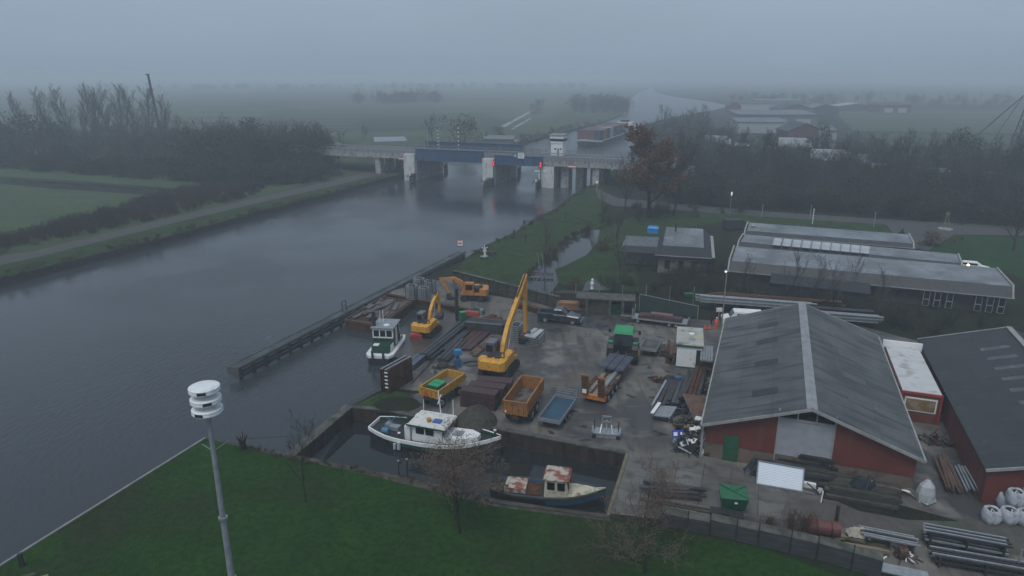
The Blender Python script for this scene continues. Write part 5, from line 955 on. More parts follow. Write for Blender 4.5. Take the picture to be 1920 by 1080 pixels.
# ---------------------------------------------------------------- quay, jetty, pontoons, yard clutter
def stack(name, lb, cat, p, rz, L, cols, rows, w, h, mat, rnd_=False, jit=.06, z0=0., dl=.08, gap=1.05, group=None, ang=.01):
    r_ = random.Random(int(p[0]*10)+cols); mats = mat if isinstance(mat, list) else [mat]; mes = []
    for m in mats:
        b = B()
        if rnd_: b.cyl((-L/2,0,w/2),(L/2,0,w/2),w/2,n=10)
        elif name == 'steel_beam': b.box(0,0,.03,L,w,.06).box(0,0,h-.03,L,w,.06).box(0,0,h/2,L,.06,h-.12)
        else: b.box(0,0,h/2,L,w,h)
        mes.append(b.mesh(name, m))
    c_, s_ = math.cos(rz), math.sin(rz)
    for k in range(rows):
        for i in range(cols-(k if rnd_ else 0)):
            y = (i-(cols-1)/2+(k*.5 if rnd_ else 0))*w*gap+r_.uniform(-jit,jit); x = r_.uniform(-jit,jit)*6*dl/.08
            o = bpy.data.objects.new(name, mes[r_.randrange(len(mes))]); C.objects.link(o)
            o.location = (p[0]+x*c_-y*s_, p[1]+x*s_+y*c_, z0+k*h*(.87 if rnd_ else 1.0)+.001*i); o.rotation_euler = (0,0,rz+r_.uniform(-ang,ang)); _tag(o, lb, cat, group or lb)
def mid(a, b, z=0): return (G(*a,z)+G(*b,z))/2
m_wrust = layer(M('worn_rust_pipe', (.09,.05,.035), (.13,.075,.05), r=.7, sc=2), (.05,.04,.035), 2, .5, .7)
m_wet_steel = M('wet_dark_steel', (.03,.032,.036), (.06,.06,.065), r=.3, sc=2)
# sheet pile wall of the basin
def sheetwall(pts, lb, amp=.32, pitch=1.15, h=1.75, cap=m_dconc, mat=m_sheet, capw=.5):
    o = T('sheet_pile_wall', lb, 'wall', (0,0,0)); b = B(); prof = []
    for i in range(len(pts)-1):
        a, c_ = G(*pts[i]), G(*pts[i+1]); d = (c_-a); L = d.length; d.normalize(); nrm = Vector((d.y,-d.x,0)); n = max(2,int(L/pitch*6))
        for k in range(n+(i == len(pts)-2)): t = L*k/n; prof.append(a+d*t+nrm*(amp*abs(math.sin(math.pi*t/pitch))+.03))
    vs = [(p.x,p.y,-.02) for p in prof]+[(p.x,p.y,-h-1) for p in prof]; n = len(prof); b.add(vs, [(i,i+1,n+i+1,n+i) for i in range(n-1)]); part('sheeting', b, mat, o)
    b = B()
    vs = [(p.x,p.y,.03) for p in prof]; 
    for i in range(len(pts)-1): a, c_ = G(*pts[i]), G(*pts[i+1]); b.bar(a+Vector((0,0,.03)), c_+Vector((0,0,.03)), capw, .12)
    part('capping', b, cap, o); return o
sheetwall([(655,762),(720,768),(790,782),(930,803),(1060,828),(1178,850)], 'scalloped rusty sheet pile wall between the yard and the basin')
sheetwall([(884,581),(775,561),(725,551)], 'dark sheet pile wall at the far end of the mooring bay', amp=.12, mat=m_wet_steel, cap=m_rust)
sheetwall([(655,762),(700,738),(722,726),(760,690),(792,668),(862,612),(888,588)][::-1], 'dark sheet pile wall along the quay in front of the pontoon', amp=.15, mat=m_wet_steel, cap=m_dsteel)
a, c_ = G(652,764), G(548,852); L = (c_-a).length; o = T('basin_wall', 'narrow wall with pale concrete top closing the basin from the canal', 'wall', (a.x,a.y,0), yaw(a,c_))
part('coping', B().box(L/2,0,.05,L+.6,.9,.14), m_dconc, o); b = B()
for i in range(int(L/.6)): b.cyl((.3+i*.6,.1,-3),(.3+i*.6,.1,-.03),.34,n=8)
part('sheeting', b, m_sheet, o)
a, c_ = G(1178,850), G(1141,968); L = (c_-a).length; solo('basin_wall', B().box(L/2,-.05,-.9,L,.25,2.0), M('yellowed_edge', (.12,.10,.06), (.17,.15,.1), r=.8, sc=2), 'right end wall of the basin with yellowish edge', 'wall', a, yaw(a,c_))
sheet('bank_edge', [(385,822),(455,834),(590,860),(700,882),(800,903),(930,936),(1142,967),(1146,978),(1050,966),(930,950),(800,918),(700,893),(590,869),(470,842)], .009, layer(M('muddy_edge', (.045,.038,.03), (.07,.062,.05), r=.85, sc=1.5, bump=.5), (.10,.095,.085), 1.2, .5, .65))
a, c_ = LE0, LE0+LD*.92/6*1.0; b = B(); d = (LE1-LE0); L = d.length*2.2
solo('bank_edging', B().box(L/2,0,-.05,L,.16,.3), M('pale_edging', (.2,.2,.19), (.27,.27,.25), r=.7, sc=1.5), 'pale concrete edging along the canal side of the lawn', 'kerb', LE0, yaw(LE0,LE1))
a, c_ = G(930,941), G(1142,968); L = (c_-a).length; solo('mooring_plank', B().box(L/2,-.1,.05,L,.35,.08), m_dwood, 'old timber edging under the blue boat beside the lawn', 'edging', a, yaw(a,c_))
for px, py, top, lb in [(748,890,865,'left mooring post by the lawn edge of the basin'),(764,893,862,'right mooring post by the lawn edge of the basin')]:
    p = G(px,py); h = _h(p,top); o = T('mooring_post', lb, 'post', (p.x,p.y,0), 0, 'mooring posts at the basin'); part('shaft', B().cyl((0,0,-.5),(0,0,h),.06), m_dsteel, o); part('cap', B().cyl((0,0,h),(0,0,h+.08),.09), m_grey, o)
p = G(455,842); o = T('tree_stump', 'small dark pollard stump with a cable at the corner of the lawn', 'stump', p); r_ = random.Random(5); b = B().cyl((0,0,-.1),(.05,0,.9),.24,.28,n=8)
for i in range(22): a_ = r_.uniform(0,6.3); b.cyl((.05+.2*math.cos(a_),.2*math.sin(a_),.7),(.05+.45*math.cos(a_),.45*math.sin(a_),1.1+r_.random()*.3),.04,.01,n=4)
part('trunk', b, m_bark, o)
a = G(468,832)+Vector((0,0,.5)); c_ = G(548,818,.1); solo('mooring_cable', B().cyl((0,0,0),c_-a,.03,n=5), m_black_h, 'dark cable running from the stump to the basin wall', 'cable', a)
# jetty
a, c_ = G(449,712,WZ), G(871,487,WZ); L = (c_-a).length
o = T('guide_jetty', 'long dark timber and steel guide jetty standing in the canal before the yard', 'jetty', (a.x,a.y,WZ), yaw(a,c_))
m_jet = layer(M('jetty_deck', (.036,.044,.04), (.055,.064,.056), r=.6, sc=.5, r2=.35), (.04,.05,.035), 1.5, .5, .7, 2)
part('deck', B().box(L/2,.55,1.25,L,1.1,.14), m_jet, o); part('edge_beam', B().cyl((0,-.1,1.3),(L,-.1,1.3),.2,n=10), m_jet, o); part('edge_beam', B().cyl((0,1.15,1.25),(L,1.15,1.25),.17,n=10), m_jet, o)
for z in (.35,.8): part('side_beam', B().box(L/2,-.12,z,L,.14,.3), m_dwood, o)
for i in range(28): part('pile', B().cyl((.4+i*(L-.8)/27,.15,-1.5),(.4+i*(L-.8)/27,.15,1.15),.2,n=8), m_black_h, o)
part('end_cap', B().box(-.1,.5,.95,.3,1.5,.9), m_dconc, o)
JU = Vector((math.cos(o.rotation_euler.z), math.sin(o.rotation_euler.z),0)); JV = Vector((-JU.y,JU.x,0))
def onj(px, py): return (G(px,py,.1)-a).dot(JU)
p = a+JU*(L-.5)+JV*.5; o = T('waterway_sign', 'white square sign with red border and black bar on the end of the jetty', 'sign', (p.x,p.y,0), R(5))
h = _h(p, 456); part('post', B().cyl((0,0,0),(0,0,h-.5),.05), m_grey, o); part('border', B().box(0,0,h,1.15,.05,1.15), m_redp, o); part('panel', B().box(0,-.04,h,.9,.03,.9), m_white, o); part('bar', B().box(0,-.07,h,.55,.03,.13), m_black_h, o)
for px, py, lb, mt in [(527,657,'small pale ladder frame near the outer end of the jetty',m_galv),(655,585,'dark ladder frame halfway along the jetty',m_dsteel)]:
    p = a+JU*onj(px,py)+JV*.4; o = T('landing_ladder', lb, 'ladder', (p.x,p.y,0), yaw(a,c_)); b = B().bar((-.4,0,.1),(-.4,0,1.45),.08).bar((.4,0,.1),(.4,0,1.45),.08).bar((-.4,0,1.45),(.4,0,1.45),.07).bar((-.4,0,.8),(.4,0,.8),.05); part('frame', b, mt, o)
# scrap pontoon
P4 = [G(647,602,-.3),G(712,612,-.3),G(773,568,-.3),G(717,559,-.3)]
b = B(); b.xy([(q.x,q.y) for q in P4], WZ-.6, -.3); o = T('scrap_pontoon', 'rusty pontoon loaded with scrap steel between the jetty and the push boat', 'pontoon', (0,0,0)); part('hull', b, m_rust, o)
b = B()
for i in range(4): b.bar(P4[i]+Vector((0,0,.12)), P4[(i+1)%4]+Vector((0,0,.12)), .18, .28)
part('coaming', b, m_wrust, o)
ctr = sum(P4, Vector())/4; ay = yaw(P4[1],P4[2]); r_ = random.Random(8); b = B()
for i in range(34):
    x, y = r_.uniform(-3.4,3.4), r_.uniform(-1.7,1.7); l_ = r_.uniform(.8,3.5); b.box(min(max(x,-3.8+l_/2),3.8-l_/2), y, .12+r_.random()*.35, l_, r_.uniform(.15,.7), r_.uniform(.05,.2), rz=r_.uniform(-.25,.25), ry=r_.uniform(-.06,.06), rx=r_.uniform(-.2,.2))
solo('scrap_heap', b, layer(M('scrap_steel', (.06,.045,.038), (.1,.07,.055), r=.6, sc=1, r2=.3), (.10,.10,.11), 1.2, .5, .65), 'heap of scrap steel plates and beams lying on the rusty pontoon', 'scrap', ctr, ay)
stack('steel_beam', 'long steel beam lying along the right edge of the scrap pontoon', 'beam', mid((722,600),(765,568),-.3)+Vector((-.1,.1,0)), ay, 7.2, 3, 1, .3, .3, m_wrust, z0=-.25)
# work pontoon
P5 = [G(737,668,-.45),G(770,682,-.45),G(872,594,-.45),G(822,575,-.45)]
b = B(); b.xy([(q.x,q.y) for q in P5], WZ-.6, -.5); o = T('work_pontoon', 'flat dark pontoon carrying the small yellow excavator beside the quay', 'pontoon', (0,0,0)); part('hull', b, m_black_h, o)
ctr5 = sum(P5, Vector())/4; b = B(); b.xy([(ctr5.x+(q.x-ctr5.x)*.985, ctr5.y+(q.y-ctr5.y)*.985) for q in P5], -.5, -.43); part('deck', b, layer(M('wet_deck', (.045,.04,.04), (.07,.06,.055), r=.3, sc=.8), (.09,.055,.04), 1, .5, .7), o)
for px, py, top, lb in [(857,600,541,'dark spud pole at the far end of the work pontoon'),(704,654,584,'dark spud pole standing beside the push boat')]:
    p = G(px,py,-.4); solo('spud_pole', B().box(0,0,_h(p,top)/2-1,.36,.36,_h(p,top)+2), m_dsteel, lb, 'pole', (p.x,p.y,0), .4)
solo('red_fuel_tank', B().loft([[(-.7,-.35,0),(-.7,.35,0),(-.7,.35,.4),(-.7,-.35,.4)],[(.7,-.4,0),(.7,.4,0),(.7,.4,.45),(.7,-.4,.45)]]).cyl((-.6,0,.45),(.6,0,.45),.28,n=10), m_redb, 'dark red tank on the pontoon behind the small excavator', 'tank', G(780,634,-.43), .2)
# aluminium racks of scaffolding / shores
def rack(p, rz, h, lb, w=1.3, d=1.1, group='grey racks of stacked metal frames'):
    o = T('frame_rack', lb, 'rack', p, rz, group); b = B(); n = int(h/.22)
    for i in range(n):
        z = .1+i*.22; b.box(0,-d/2,z,w+.1,.08,.11).box(0,d/2,z,w+.1,.08,.11).box(-w/2,0,z,.08,d,.11).box(w/2,0,z,.08,d,.11); 
        for k in range(5): b.box(-w/2+.08+k*(w-.16)/4,0,z,.06,d,.07)
    part('frames', b, m_galv, o); part('upright', B().box(-w/2,-d/2,h/2,.08,.08,h).box(w/2,-d/2,h/2,.08,.08,h).box(-w/2,d/2,h/2,.08,.08,h).box(w/2,d/2,h/2,.08,.08,h).box(0,0,h/2,w*.5,d*.5,h*.9), m_dsteel, o)
for px, py, h, lb in [(773,560,2.1,'front left grey rack of metal frames at the far end of the bay'),(795,561,1.8,'front right grey rack of metal frames at the far end of the bay'),(786,546,2.0,'rear left grey rack of metal frames at the far end of the bay'),(806,548,1.9,'rear right grey rack of metal frames at the far end of the bay')]: rack(G(px,py), R(-20), h, lb)
rack(G(968,640), R(70), 2.3, 'tall grey rack of metal frames behind the long excavator arm', 1.6, 1.1); rack(G(1003,643), R(70), 1.15, 'low grey rack of pale bars right of the long excavator arm', 2.2, 1.5)
b = B(); r_ = random.Random(2)
for i in range(7): b.bar((-1.4,-.6+i*.2,0),(1.3,-.55+i*.2+r_.uniform(-.1,.1),.05),.08)
solo('loose_bars', b, m_white, 'pale bars lying on top of the low rack right of the long arm', 'bars', G(1003,643)+Vector((0,0,1.2)), R(62))
# quay side stacks of pipes and sheet piles (direction of the quay)
qa = yaw(G(745,700), G(870,600))
stack('steel_pipe', 'dark pipe in the long stack on the quay edge beside the work pontoon', 'pipe', mid((795,672),(862,618))+Vector((.3,.1,0)), qa, 10.5, 4, 2, .42, .42, [m_wet_steel,m_dsteel,m_dwood], True, ang=.015)
stack('steel_beam', 'dark steel beam in the stack right of the quay side pipes', 'beam', mid((812,660),(880,606))+Vector((.7,-.4,0)), qa-.02, 8.5, 4, 1, .4, .35, [m_dsteel,m_wet_steel])
stack('steel_pipe', 'slender dark pipe in the bundle left of the blue pump', 'pipe', mid((818,682),(868,640))+Vector((.3,0,0)), qa+.05, 6.0, 5, 2, .26, .26, [m_wet_steel,m_dsteel], True)
stack('galvanised_beam', 'long pale galvanised beam lying among the dark pipes', 'beam', mid((842,655),(878,624)), qa+.02, 5.2, 1, 1, .3, .3, m_galv)
stack('sheet_pile', 'reddish sheet pile in the row behind the blue pump', 'sheet pile', mid((862,660),(912,622))+Vector((0,.3,0)), qa, 6.8, 3, 1, .65, .3, [m_darkred,m_rust])
stack('sheet_pile', 'brown sheet pile lying beside the long excavator rear', 'sheet pile', mid((886,668),(928,636))+Vector((-.2,.2,0)), qa-.03, 5.4, 2, 1, .5, .2, m_wrust)
stack('steel_beam', 'blue grey beam behind the upright plate rack by the quay', 'beam', mid((768,692),(790,676)), qa, 3.4, 3, 2, .35, .3, M('blue_grey_beam', (.06,.075,.10), (.09,.10,.13), r=.4, sc=2))
b = B().box(0,0,.06,6.2,.12,.12); solo('steel_bar', b, m_dsteel, 'thin dark bar lying on the ground left of the yellow trailer', 'bar', mid((776,712),(808,683)), qa+.1)
# green and red things by the pontoon end
p = G(868,606); o = T('generator', 'small green cabinet by the end of the quay side pipes', 'generator', p, .4); part('body', B().box(0,0,.75,.7,.6,1.3), m_bgreen, o); part('lid', B().box(0,0,1.45,.75,.65,.1), m_green2, o)
p = G(885,598); solo('red_tank', B().loft([[(-1,-.35,0),(-1,.35,0),(-.9,.3,.5),(-.9,-.3,.5)],[(1,-.35,0),(1,.35,0),(.9,.3,.5),(.9,-.3,.5)]]), M('bright_red', (.38,.05,.045), (.3,.05,.04), r=.5, sc=3), 'bright red trough behind the small green cabinet', 'trough', p+Vector((0,0,.5)), -.35)
p = G(893,588); r_ = random.Random(4); b = B()
for i in range(14): b.lathe(r_.uniform(-.7,.9),r_.uniform(-.4,.4),[(.35,0),(.3,.35+r_.random()*.4),(.08,.6+r_.random()*.4)],7)
solo('tarpaulin_heap', b, layer(M('green_tarp', (.03,.07,.05), (.05,.1,.07), r=.7, sc=2), (.28,.3,.28), 1.5, .52, .6), 'heap under a pale and green tarpaulin behind the dark steel stacks', 'heap', p, .2)
stack('steel_plank', 'dark weathered steel plank in the big stack left of the tall grey rack', 'plank', mid((875,620),(940,626))+Vector((.1,.6,0)), R(-14), 4.6, 3, 4, .6, .3, [m_dwood,m_dsteel,m_wet_steel], gap=1.2)
stack('steel_plank', 'brown plank in the low stack behind the big dark stack', 'plank', mid((895,603),(940,606))+Vector((0,.5,0)), R(50), 3.0, 5, 1, .4, .2, m_rust, gap=1.3)
for k, (px, py, sx, sy, h, n, lb) in enumerate([(836,690,1.6,.7,.35,26,'loose dark offcuts lying at the near end of the quay side pipes'),(905,652,1.0,.6,.3,18,'small scatter of offcuts behind the long excavator'),(1262,716,1.3,.8,.5,34,'heap of bent offcuts at the head of the beam stacks'),(1285,772,1.2,.9,.7,44,'tangle of bars and timbers between the beam stacks and the rusty plate'),(1182,603,.9,.5,.5,20,'small heap of boards left of the flatbed trailer'),(930,612,1.2,.5,.5,22,'dark offcuts on the ground right of the big dark stack'),(1085,590,.9,.5,.5,20,'bits of timber at the left corner of the concrete bay'),(1330,735,.8,1.6,.8,36,'scrap squeezed between the beam stacks and the barn wall')]):
    r_ = random.Random(50+k); b = B()
    for i in range(n):
        x, y = r_.gauss(0,sx/2), r_.gauss(0,sy/2); z = r_.random()*h*max(.1,1-abs(x)/sx); l_ = r_.uniform(.25,1.2); b.box(x,y,z+.06,l_,r_.uniform(.06,.25),r_.uniform(.04,.14),rz=r_.uniform(-1.2,1.2),ry=r_.uniform(-.15,.15))
    solo('scrap_heap', b, [m_dwood,m_rust,m_dsteel,m_wet_steel][k%4], lb, 'scrap', G(px,py))
r_ = random.Random(90)
for i in range(46):
    px, py = r_.uniform(800,1300), r_.uniform(620,840)
    if 740 < py and px < 1000: continue
    q = struct('yard_dirt', B().xy([(r_.uniform(.25,.7)*math.cos(6.283*j/9), r_.uniform(.1,.35)*math.sin(6.283*j/9)) for j in range(9)], 0, .012), m_pud if i%3 == 0 else m_mud); q.location = G(px,py,.012); q.rotation_euler = (0,0,r_.uniform(0,3))
# blue pump
p = G(858,688); o = T('blue_pump', 'blue hydraulic pump unit with a hose beside the dark pipes', 'pump', p, .3); part('frame', B().box(0,0,.45,.7,.6,.9).cyl((0,0,.9),(0,0,1.3),.2,n=10), m_blue, o); part('tank', B().box(.05,0,1.65,.75,.6,.55), M('bright_blue_paint', (.03,.18,.38), (.04,.2,.42), r=.45, sc=2), o)
b = B(); pr = None
for i in range(19): 
    a_ = -2.4+i*.28; q = (1.6+.9*math.cos(a_), .3+.6*math.sin(a_), .06)
    if pr: b.cyl(pr, q, .05, n=5)
    pr = q
part('hose', b, m_black, o)
# upright plate rack by the quay
a_, c_ = G(723,737), G(766,712); L = (c_-a_).length; o = T('plate_rack', 'tall upright rack of rusty steel plates standing at the quay corner', 'rack', (a_+c_)/2, yaw(a_,c_))
for i in range(4): part('plate', B().box(0,-.42+i*.28,1.25,L+.2,.1,2.4), [m_rust,m_wet_steel,m_rust,m_darkred][i], o)
part('top_rail', B().box(0,-.25,2.5,L+.3,.14,.1).box(0,.25,2.5,L+.3,.14,.1), m_galv, o); b = B()
for i in range(5): b.box(-L/2-.12,-.3,.7+i*.38,.12,.35,.09)
part('bracket', b, m_white, o)
# maroon ribbed boxes
base = G(902,768)+Vector((.2,1.6,0)); an = R(-14)
for i in range(3):
    for k in range(3):
        b = B().box(0,0,.28,3.4,1.15,.5)
        for j in range(9): b.box(-1.6+j*.4,0,.28,.12,1.2,.52)
        pos = base+Vector((-math.sin(an),math.cos(an),0))*(-1.0+i*1.3)+Vector((math.cos(an),math.sin(an),0))*([-.1,.25,.6][i]); solo('steel_pontoon_box', b, m_darkred, 'dark red ribbed steel section, %s of its stack, %s stack from the front' % (['bottom','middle','topmost'][k], NUM[i]), 'steel section', pos+Vector((0,0,k*.55)), an+R(3)*(i-1), 'dark red ribbed sections between the two big trailers')
# gravel heap, dark tarpaulin ground
def heap(lb, p, r, h, mat, seed=0, name='gravel_heap', cat='heap', sx=1.0):
    r_ = random.Random(seed); b = B(); rings = []
    for j in range(7):
        t = j/6; rr = r*(1-t)**.8+.02; z = h*(1-(1-t)**1.6); rings.append([(sx*rr*math.cos(6.283*i/20)*r_.uniform(.93,1.07), rr*math.sin(6.283*i/20)*r_.uniform(.93,1.07), z+r_.uniform(-.04,.04)*(t>0)) for i in range(20)])
    b.loft(rings); return solo(name, b, mat, lb, cat, p)
heap('grey brown gravel heap behind the white workboat', G(893,797)+Vector((0,.6,0)), 1.9, 1.5, layer(M('gravel', (.06,.055,.045), (.1,.092,.075), r=.95, sc=3, bump=.9, bsc=22), (.045,.045,.035), 1, .5, .7), 1)
heap('low dark earth heap with weeds at the basin corner', G(742,762)+Vector((0,.3,0)), 1.6, .5, m_scrub, 2, 'earth_heap', sx=1.4)
# trailers' neighbours: brown steel stack, white cabin, long stacks beside the barn
stack('steel_beam', 'rusty beam in the stack between the small grey trailer and the white cabin', 'beam', G(1264,676)+Vector((0,.9,0)), R(76), 3.6, 4, 4, .28, .3, [m_rust,m_wrust], gap=1.15)
stack('wooden_beam', 'dark timber lying beside the small grey trailer', 'timber', G(1246,668)+Vector((0,.8,0)), R(76), 2.0, 2, 2, .3, .3, m_dwood, gap=1.1)
a_ = G(1280,692); o = T('site_cabin', 'white site cabin with green trim and stained flat roof beside the barn', 'cabin', (a_.x+1.2,a_.y+2.6,0), R(-14))
part('wall', B().box(0,0,1.25,2.5,5.0,2.5), m_white, o); part('roof', B().box(0,0,2.62,2.75,5.3,.12), layer(layer(M('stained_roof', (.36,.35,.32), (.44,.43,.38), r=.3, sc=.5), (.42,.38,.26), .6, .5, .6), (.16,.16,.15), .9, .52, .62, 5), o)
part('trim', B().box(0,-2.56,2.47,2.6,.12,.22).box(-1.3,0,2.47,.1,5.1,.22).box(0,-2.53,.08,2.55,.06,.16), m_green, o); part('vent', B().lathe(.2,.6,[(.3,2.68),(.3,2.74),(.22,2.78)],14), m_white, o); part('doorway', B().box(.95,-2.52,1.15,.5,.06,1.9), m_black_h, o)
o = T('pipe_rack', 'covered rack of dark profiles leaning against the white cabin', 'rack', G(1326,702)+Vector((0,.8,0)), R(74)); b = B()
for i in range(5): b.box(0,-.5+i*.25,1.95,4.0,.2,.15)
part('profiles', b, m_grey, o); part('frame', B().bar((-1.6,-.6,0),(-1.6,-.6,1.9),.12).bar((-1.6,.6,0),(-1.6,.6,1.9),.12).bar((1.6,-.6,0),(1.6,-.6,1.9),.12).bar((1.6,.6,0),(1.6,.6,1.9),.12).box(0,0,1.0,3.4,1.2,.2), m_rust, o)
sa = R(70)
for px, py, L_, n_, rws, w_, mt, lb in [(1252,752,5.8,3,2,.3,m_dsteel,'dark steel beam in the leftmost stack beside the barn'),(1272,745,6.5,3,2,.34,m_wet_steel,'wet dark beam in the second stack beside the barn'),(1291,741,6.8,3,3,.32,m_wrust,'long brown rusty beam in the third stack beside the barn'),(1308,738,7.2,3,3,.32,m_rust,'long rusty pile in the stack nearest the barn wall')]:
    stack('steel_beam', lb, 'beam', G(px,py)+Vector((.2,.9,0)), sa-.03, L_, n_, rws, w_, w_, [mt,m_dsteel], gap=1.12, ang=.02)
b = B().bar((-2.4,0,.1),(2.4,0,.6),.2); solo('pale_beam', b, m_galv, 'pale beam leaning along the left edge of the beam stacks', 'beam', G(1240,752)+Vector((0,1,0)), sa-.12)
p = G(1270,722); o = T('blue_barrel', 'blue drum at the head of the beam stacks', 'drum', p); part('body', B().cyl((0,0,0),(0,0,.85),.33,n=14), M('drum_blue', (.03,.08,.3), r=.4), o); part('lid', B().cyl((0,0,.85),(0,0,.9),.34,n=14), m_blue, o)
b = B(); r_ = random.Random(12)
for i in range(16): b.box(r_.uniform(-1.2,1.0),r_.uniform(-.4,.4),.1+r_.random()*.3,r_.uniform(.3,1.1),.12,.1,rz=r_.uniform(-1,1),rx=.3)
solo('scrap_heap', b, m_rust, 'small heap of rusty offcuts near the blue drum', 'scrap', G(1245,715), 0)
solo('steel_plate', B().xy([(-1.1,1.0),(1.15,.9),(.7,-1.5),(-.2,-1.9)], 0, .06), m_wrust, 'large rust brown steel plate leaning on the beam stacks', 'steel plate', G(1306,790)+Vector((.1,1.2,1.1)), R(0)).rotation_euler = (R(28),0,R(-8))
o = T('folded_ramp', 'grey folded steel ramp with a white edge lying in the yard before the junk', 'ramp', G(1246,786)+Vector((.1,.5,0)), R(62)); part('deck', B().box(0,0,.5,2.2,1.6,.1,rx=-.15).box(0,-.7,.3,2.2,.12,.4), m_grey, o); part('edge', B().box(0,.82,.66,2.3,.3,.08), m_white, o); part('frame', B().box(-.9,0,.25,.1,1.6,.4).box(.9,0,.25,.1,1.6,.4).box(-1.1,-.2,.35,.1,1.7,.15), m_black_h, o)
# junk heap along barn's left front
r_ = random.Random(21)
def junk(lb, p, sx, sy, h, n, mats, rz, name='junk_heap', cat='junk'):
    b = B()
    for i in range(n):
        b.k = r_.randrange(len(mats)); x, y = r_.gauss(0,sx/2.6), r_.gauss(0,sy/2.6); z = r_.random()*h*max(.15,1-abs(x)/sx-abs(y)/sy*.5)
        if r_.random() < .5: l_ = r_.uniform(.3,1.3); d = Vector((r_.gauss(0,1),r_.gauss(0,1),r_.gauss(0,.4))).normalized()*l_; b.bar((x,y,z+.05),(x+d.x,y+d.y,max(.03,z+d.z)),r_.uniform(.03,.09))
        else: b.box(x,y,z+.08,r_.uniform(.15,.6),r_.uniform(.1,.5),r_.uniform(.04,.3),rz=r_.random()*3,rx=r_.uniform(-.5,.5),ry=r_.uniform(-.5,.5))
    return solo(name, b, mats, lb, cat, p, rz)
m_pl = M('pale_plastic', (.5,.52,.54), (.4,.42,.43), r=.5, sc=4); m_tan = M('rope_tan', (.22,.18,.12), r=.9)
junk('tangle of ropes, frames and offcuts between the rusty plate and the barn corner', G(1290,812)+Vector((.2,.5,0)), 1.2, 1.5, 1.2, 90, [m_black_h,m_dwood,m_tan,m_dsteel,m_tan], sa)
junk('dark heap of black and white plastic junk against the barn corner', G(1296,850)+Vector((.15,.6,0)), 1.1, 1.7, 1.4, 110, [m_black_h,m_black,m_black_h,m_dwood,m_pl], sa)
for px, py, z, lb in [(1300,820,1.2,'crumpled white bag on top of the dark junk heap'),(1296,836,.9,'twisted white sheet on the side of the dark junk heap'),(1306,800,1.2,'white bucket on the tangle of ropes')]:
    b = B(); 
    for i in range(6): b.box(r_.uniform(-.35,.35),r_.uniform(-.2,.2),r_.uniform(0,.2),r_.uniform(.2,.45),r_.uniform(.15,.35),.14,rz=r_.random()*3,rx=r_.uniform(-.7,.7))
    solo('white_rubbish', b, m_white, lb, 'rubbish', G(px,py+10)+Vector((0,0,z)))
o = T('blue_sign', 'small blue and white sign board on a leaning stand before the junk heap', 'sign', G(1268,840), .1); part('stand', B().bar((0,0,0),(0,.2,1.1),.07).bar((.3,0,0),(.25,.2,1.0),.05), m_galv, o); part('board', B().box(.1,.2,1.2,.95,.06,.55,rx=-.5), M('sign_blue', (.02,.06,.35), r=.4), o); part('emblem', B().box(-.1,.145,1.2,.32,.03,.3,rx=-.5).box(.38,.145,1.22,.14,.03,.22,rx=-.5), m_white, o)
p = G(1352,624); h = _h(p, 508); o = T('yard_lamp', 'tall thin lamp post with a lit lamp at the back left corner of the barn', 'street lamp', (p.x,p.y,0)); part('pole', B().cyl((0,0,0),(0,0,h),.09,.05).bar((0,0,h),(.05,0,h+.4),.06), m_galv, o); hd = part('lamp_head', B().box(-.12,0,h+.05,.35,.22,.12), m_grey, o); part('lamp', B().lathe(-.12,0,[(.04,h-.1),(.1,h-.04),(.07,h)],10), m_wht, hd)
# people near the van
def person(lb, p, rz, h=1.78, top=m_black_h, legs=m_black_h, lean=0.):
    V = [(0,0,.93),(0,0,1.12),(0,0,1.38),(0,0,1.5),(0,0,1.62),(0,0,1.74),(0,.19,1.42),(0,.25,1.15),(.12,.24,.95),(0,-.19,1.42),(.02,-.25,1.15),(.14,-.22,.96),(0,.1,.9),(.03,.11,.5),(-.02,.12,.08),(.12,.13,.03),(0,-.1,.9),(.08,-.11,.5),(.1,-.12,.08),(.22,-.13,.03)]
    E_ = [(0,1),(1,2),(2,3),(3,4),(4,5),(2,6),(6,7),(7,8),(2,9),(9,10),(10,11),(0,12),(12,13),(13,14),(14,15),(0,16),(16,17),(17,18),(18,19)]
    Rr = [.15,.14,.17,.06,.1,.09,.075,.055,.04,.075,.055,.04,.1,.07,.05,.045,.1,.07,.05,.045]
    me = bpy.data.meshes.new('person'); me.from_pydata([tuple(c*h/1.82 for c in v) for v in V], E_, []); o = bpy.data.objects.new('person', me); C.objects.link(o)
    md = o.modifiers.new('skin', 'SKIN'); 
    for i, v in enumerate(me.skin_vertices[0].data): v.radius = (Rr[i],Rr[i]*.95); v.use_root = (i == 0)
    o.modifiers.new('sub', 'SUBSURF').levels = 1; o.modifiers['sub'].render_levels = 1
    me.materials.append(top); o.location = p; o.rotation_euler = (0,lean,rz); _tag(o, lb, 'person'); return o
m_skin = M('skin', (.35,.2,.14), r=.6); m_hiv = M('orange_workwear', (.7,.1,.03), r=.6)
pe = person('person in dark clothes standing by the lamp post behind the white cabin', G(1334,608), 2.2); part('cap', B().lathe(0,0,[(.1,1.68),(.12,1.74),(.06,1.8)],8), m_black, pe)
pe = person('person in bright orange workwear bending by the foot of the lamp post', G(1341,618), 1.0, 1.5, m_hiv, lean=.25); part('hat', B().lathe(0,0,[(.1,1.38),(.12,1.44),(.06,1.5)],8), m_white, pe)
o = T('white_sign', 'small white square sign on a stand beside the lamp post', 'sign', G(1346,610)); part('post', B().cyl((0,0,0),(0,0,1.9),.04), m_galv, o); part('board', B().box(0,0,2.0,.7,.06,.5), m_white, o)
for i, px in enumerate((1322,1330)): o = T('traffic_cone', '%s orange traffic cone behind the white cabin' % ['left','right'][i], 'cone', G(px,617)); part('cone', B().lathe(0,0,[(.17,.04),(.03,.6)],10), m_hiv, o); part('base', B().box(0,0,.02,.4,.4,.04), m_black, o)
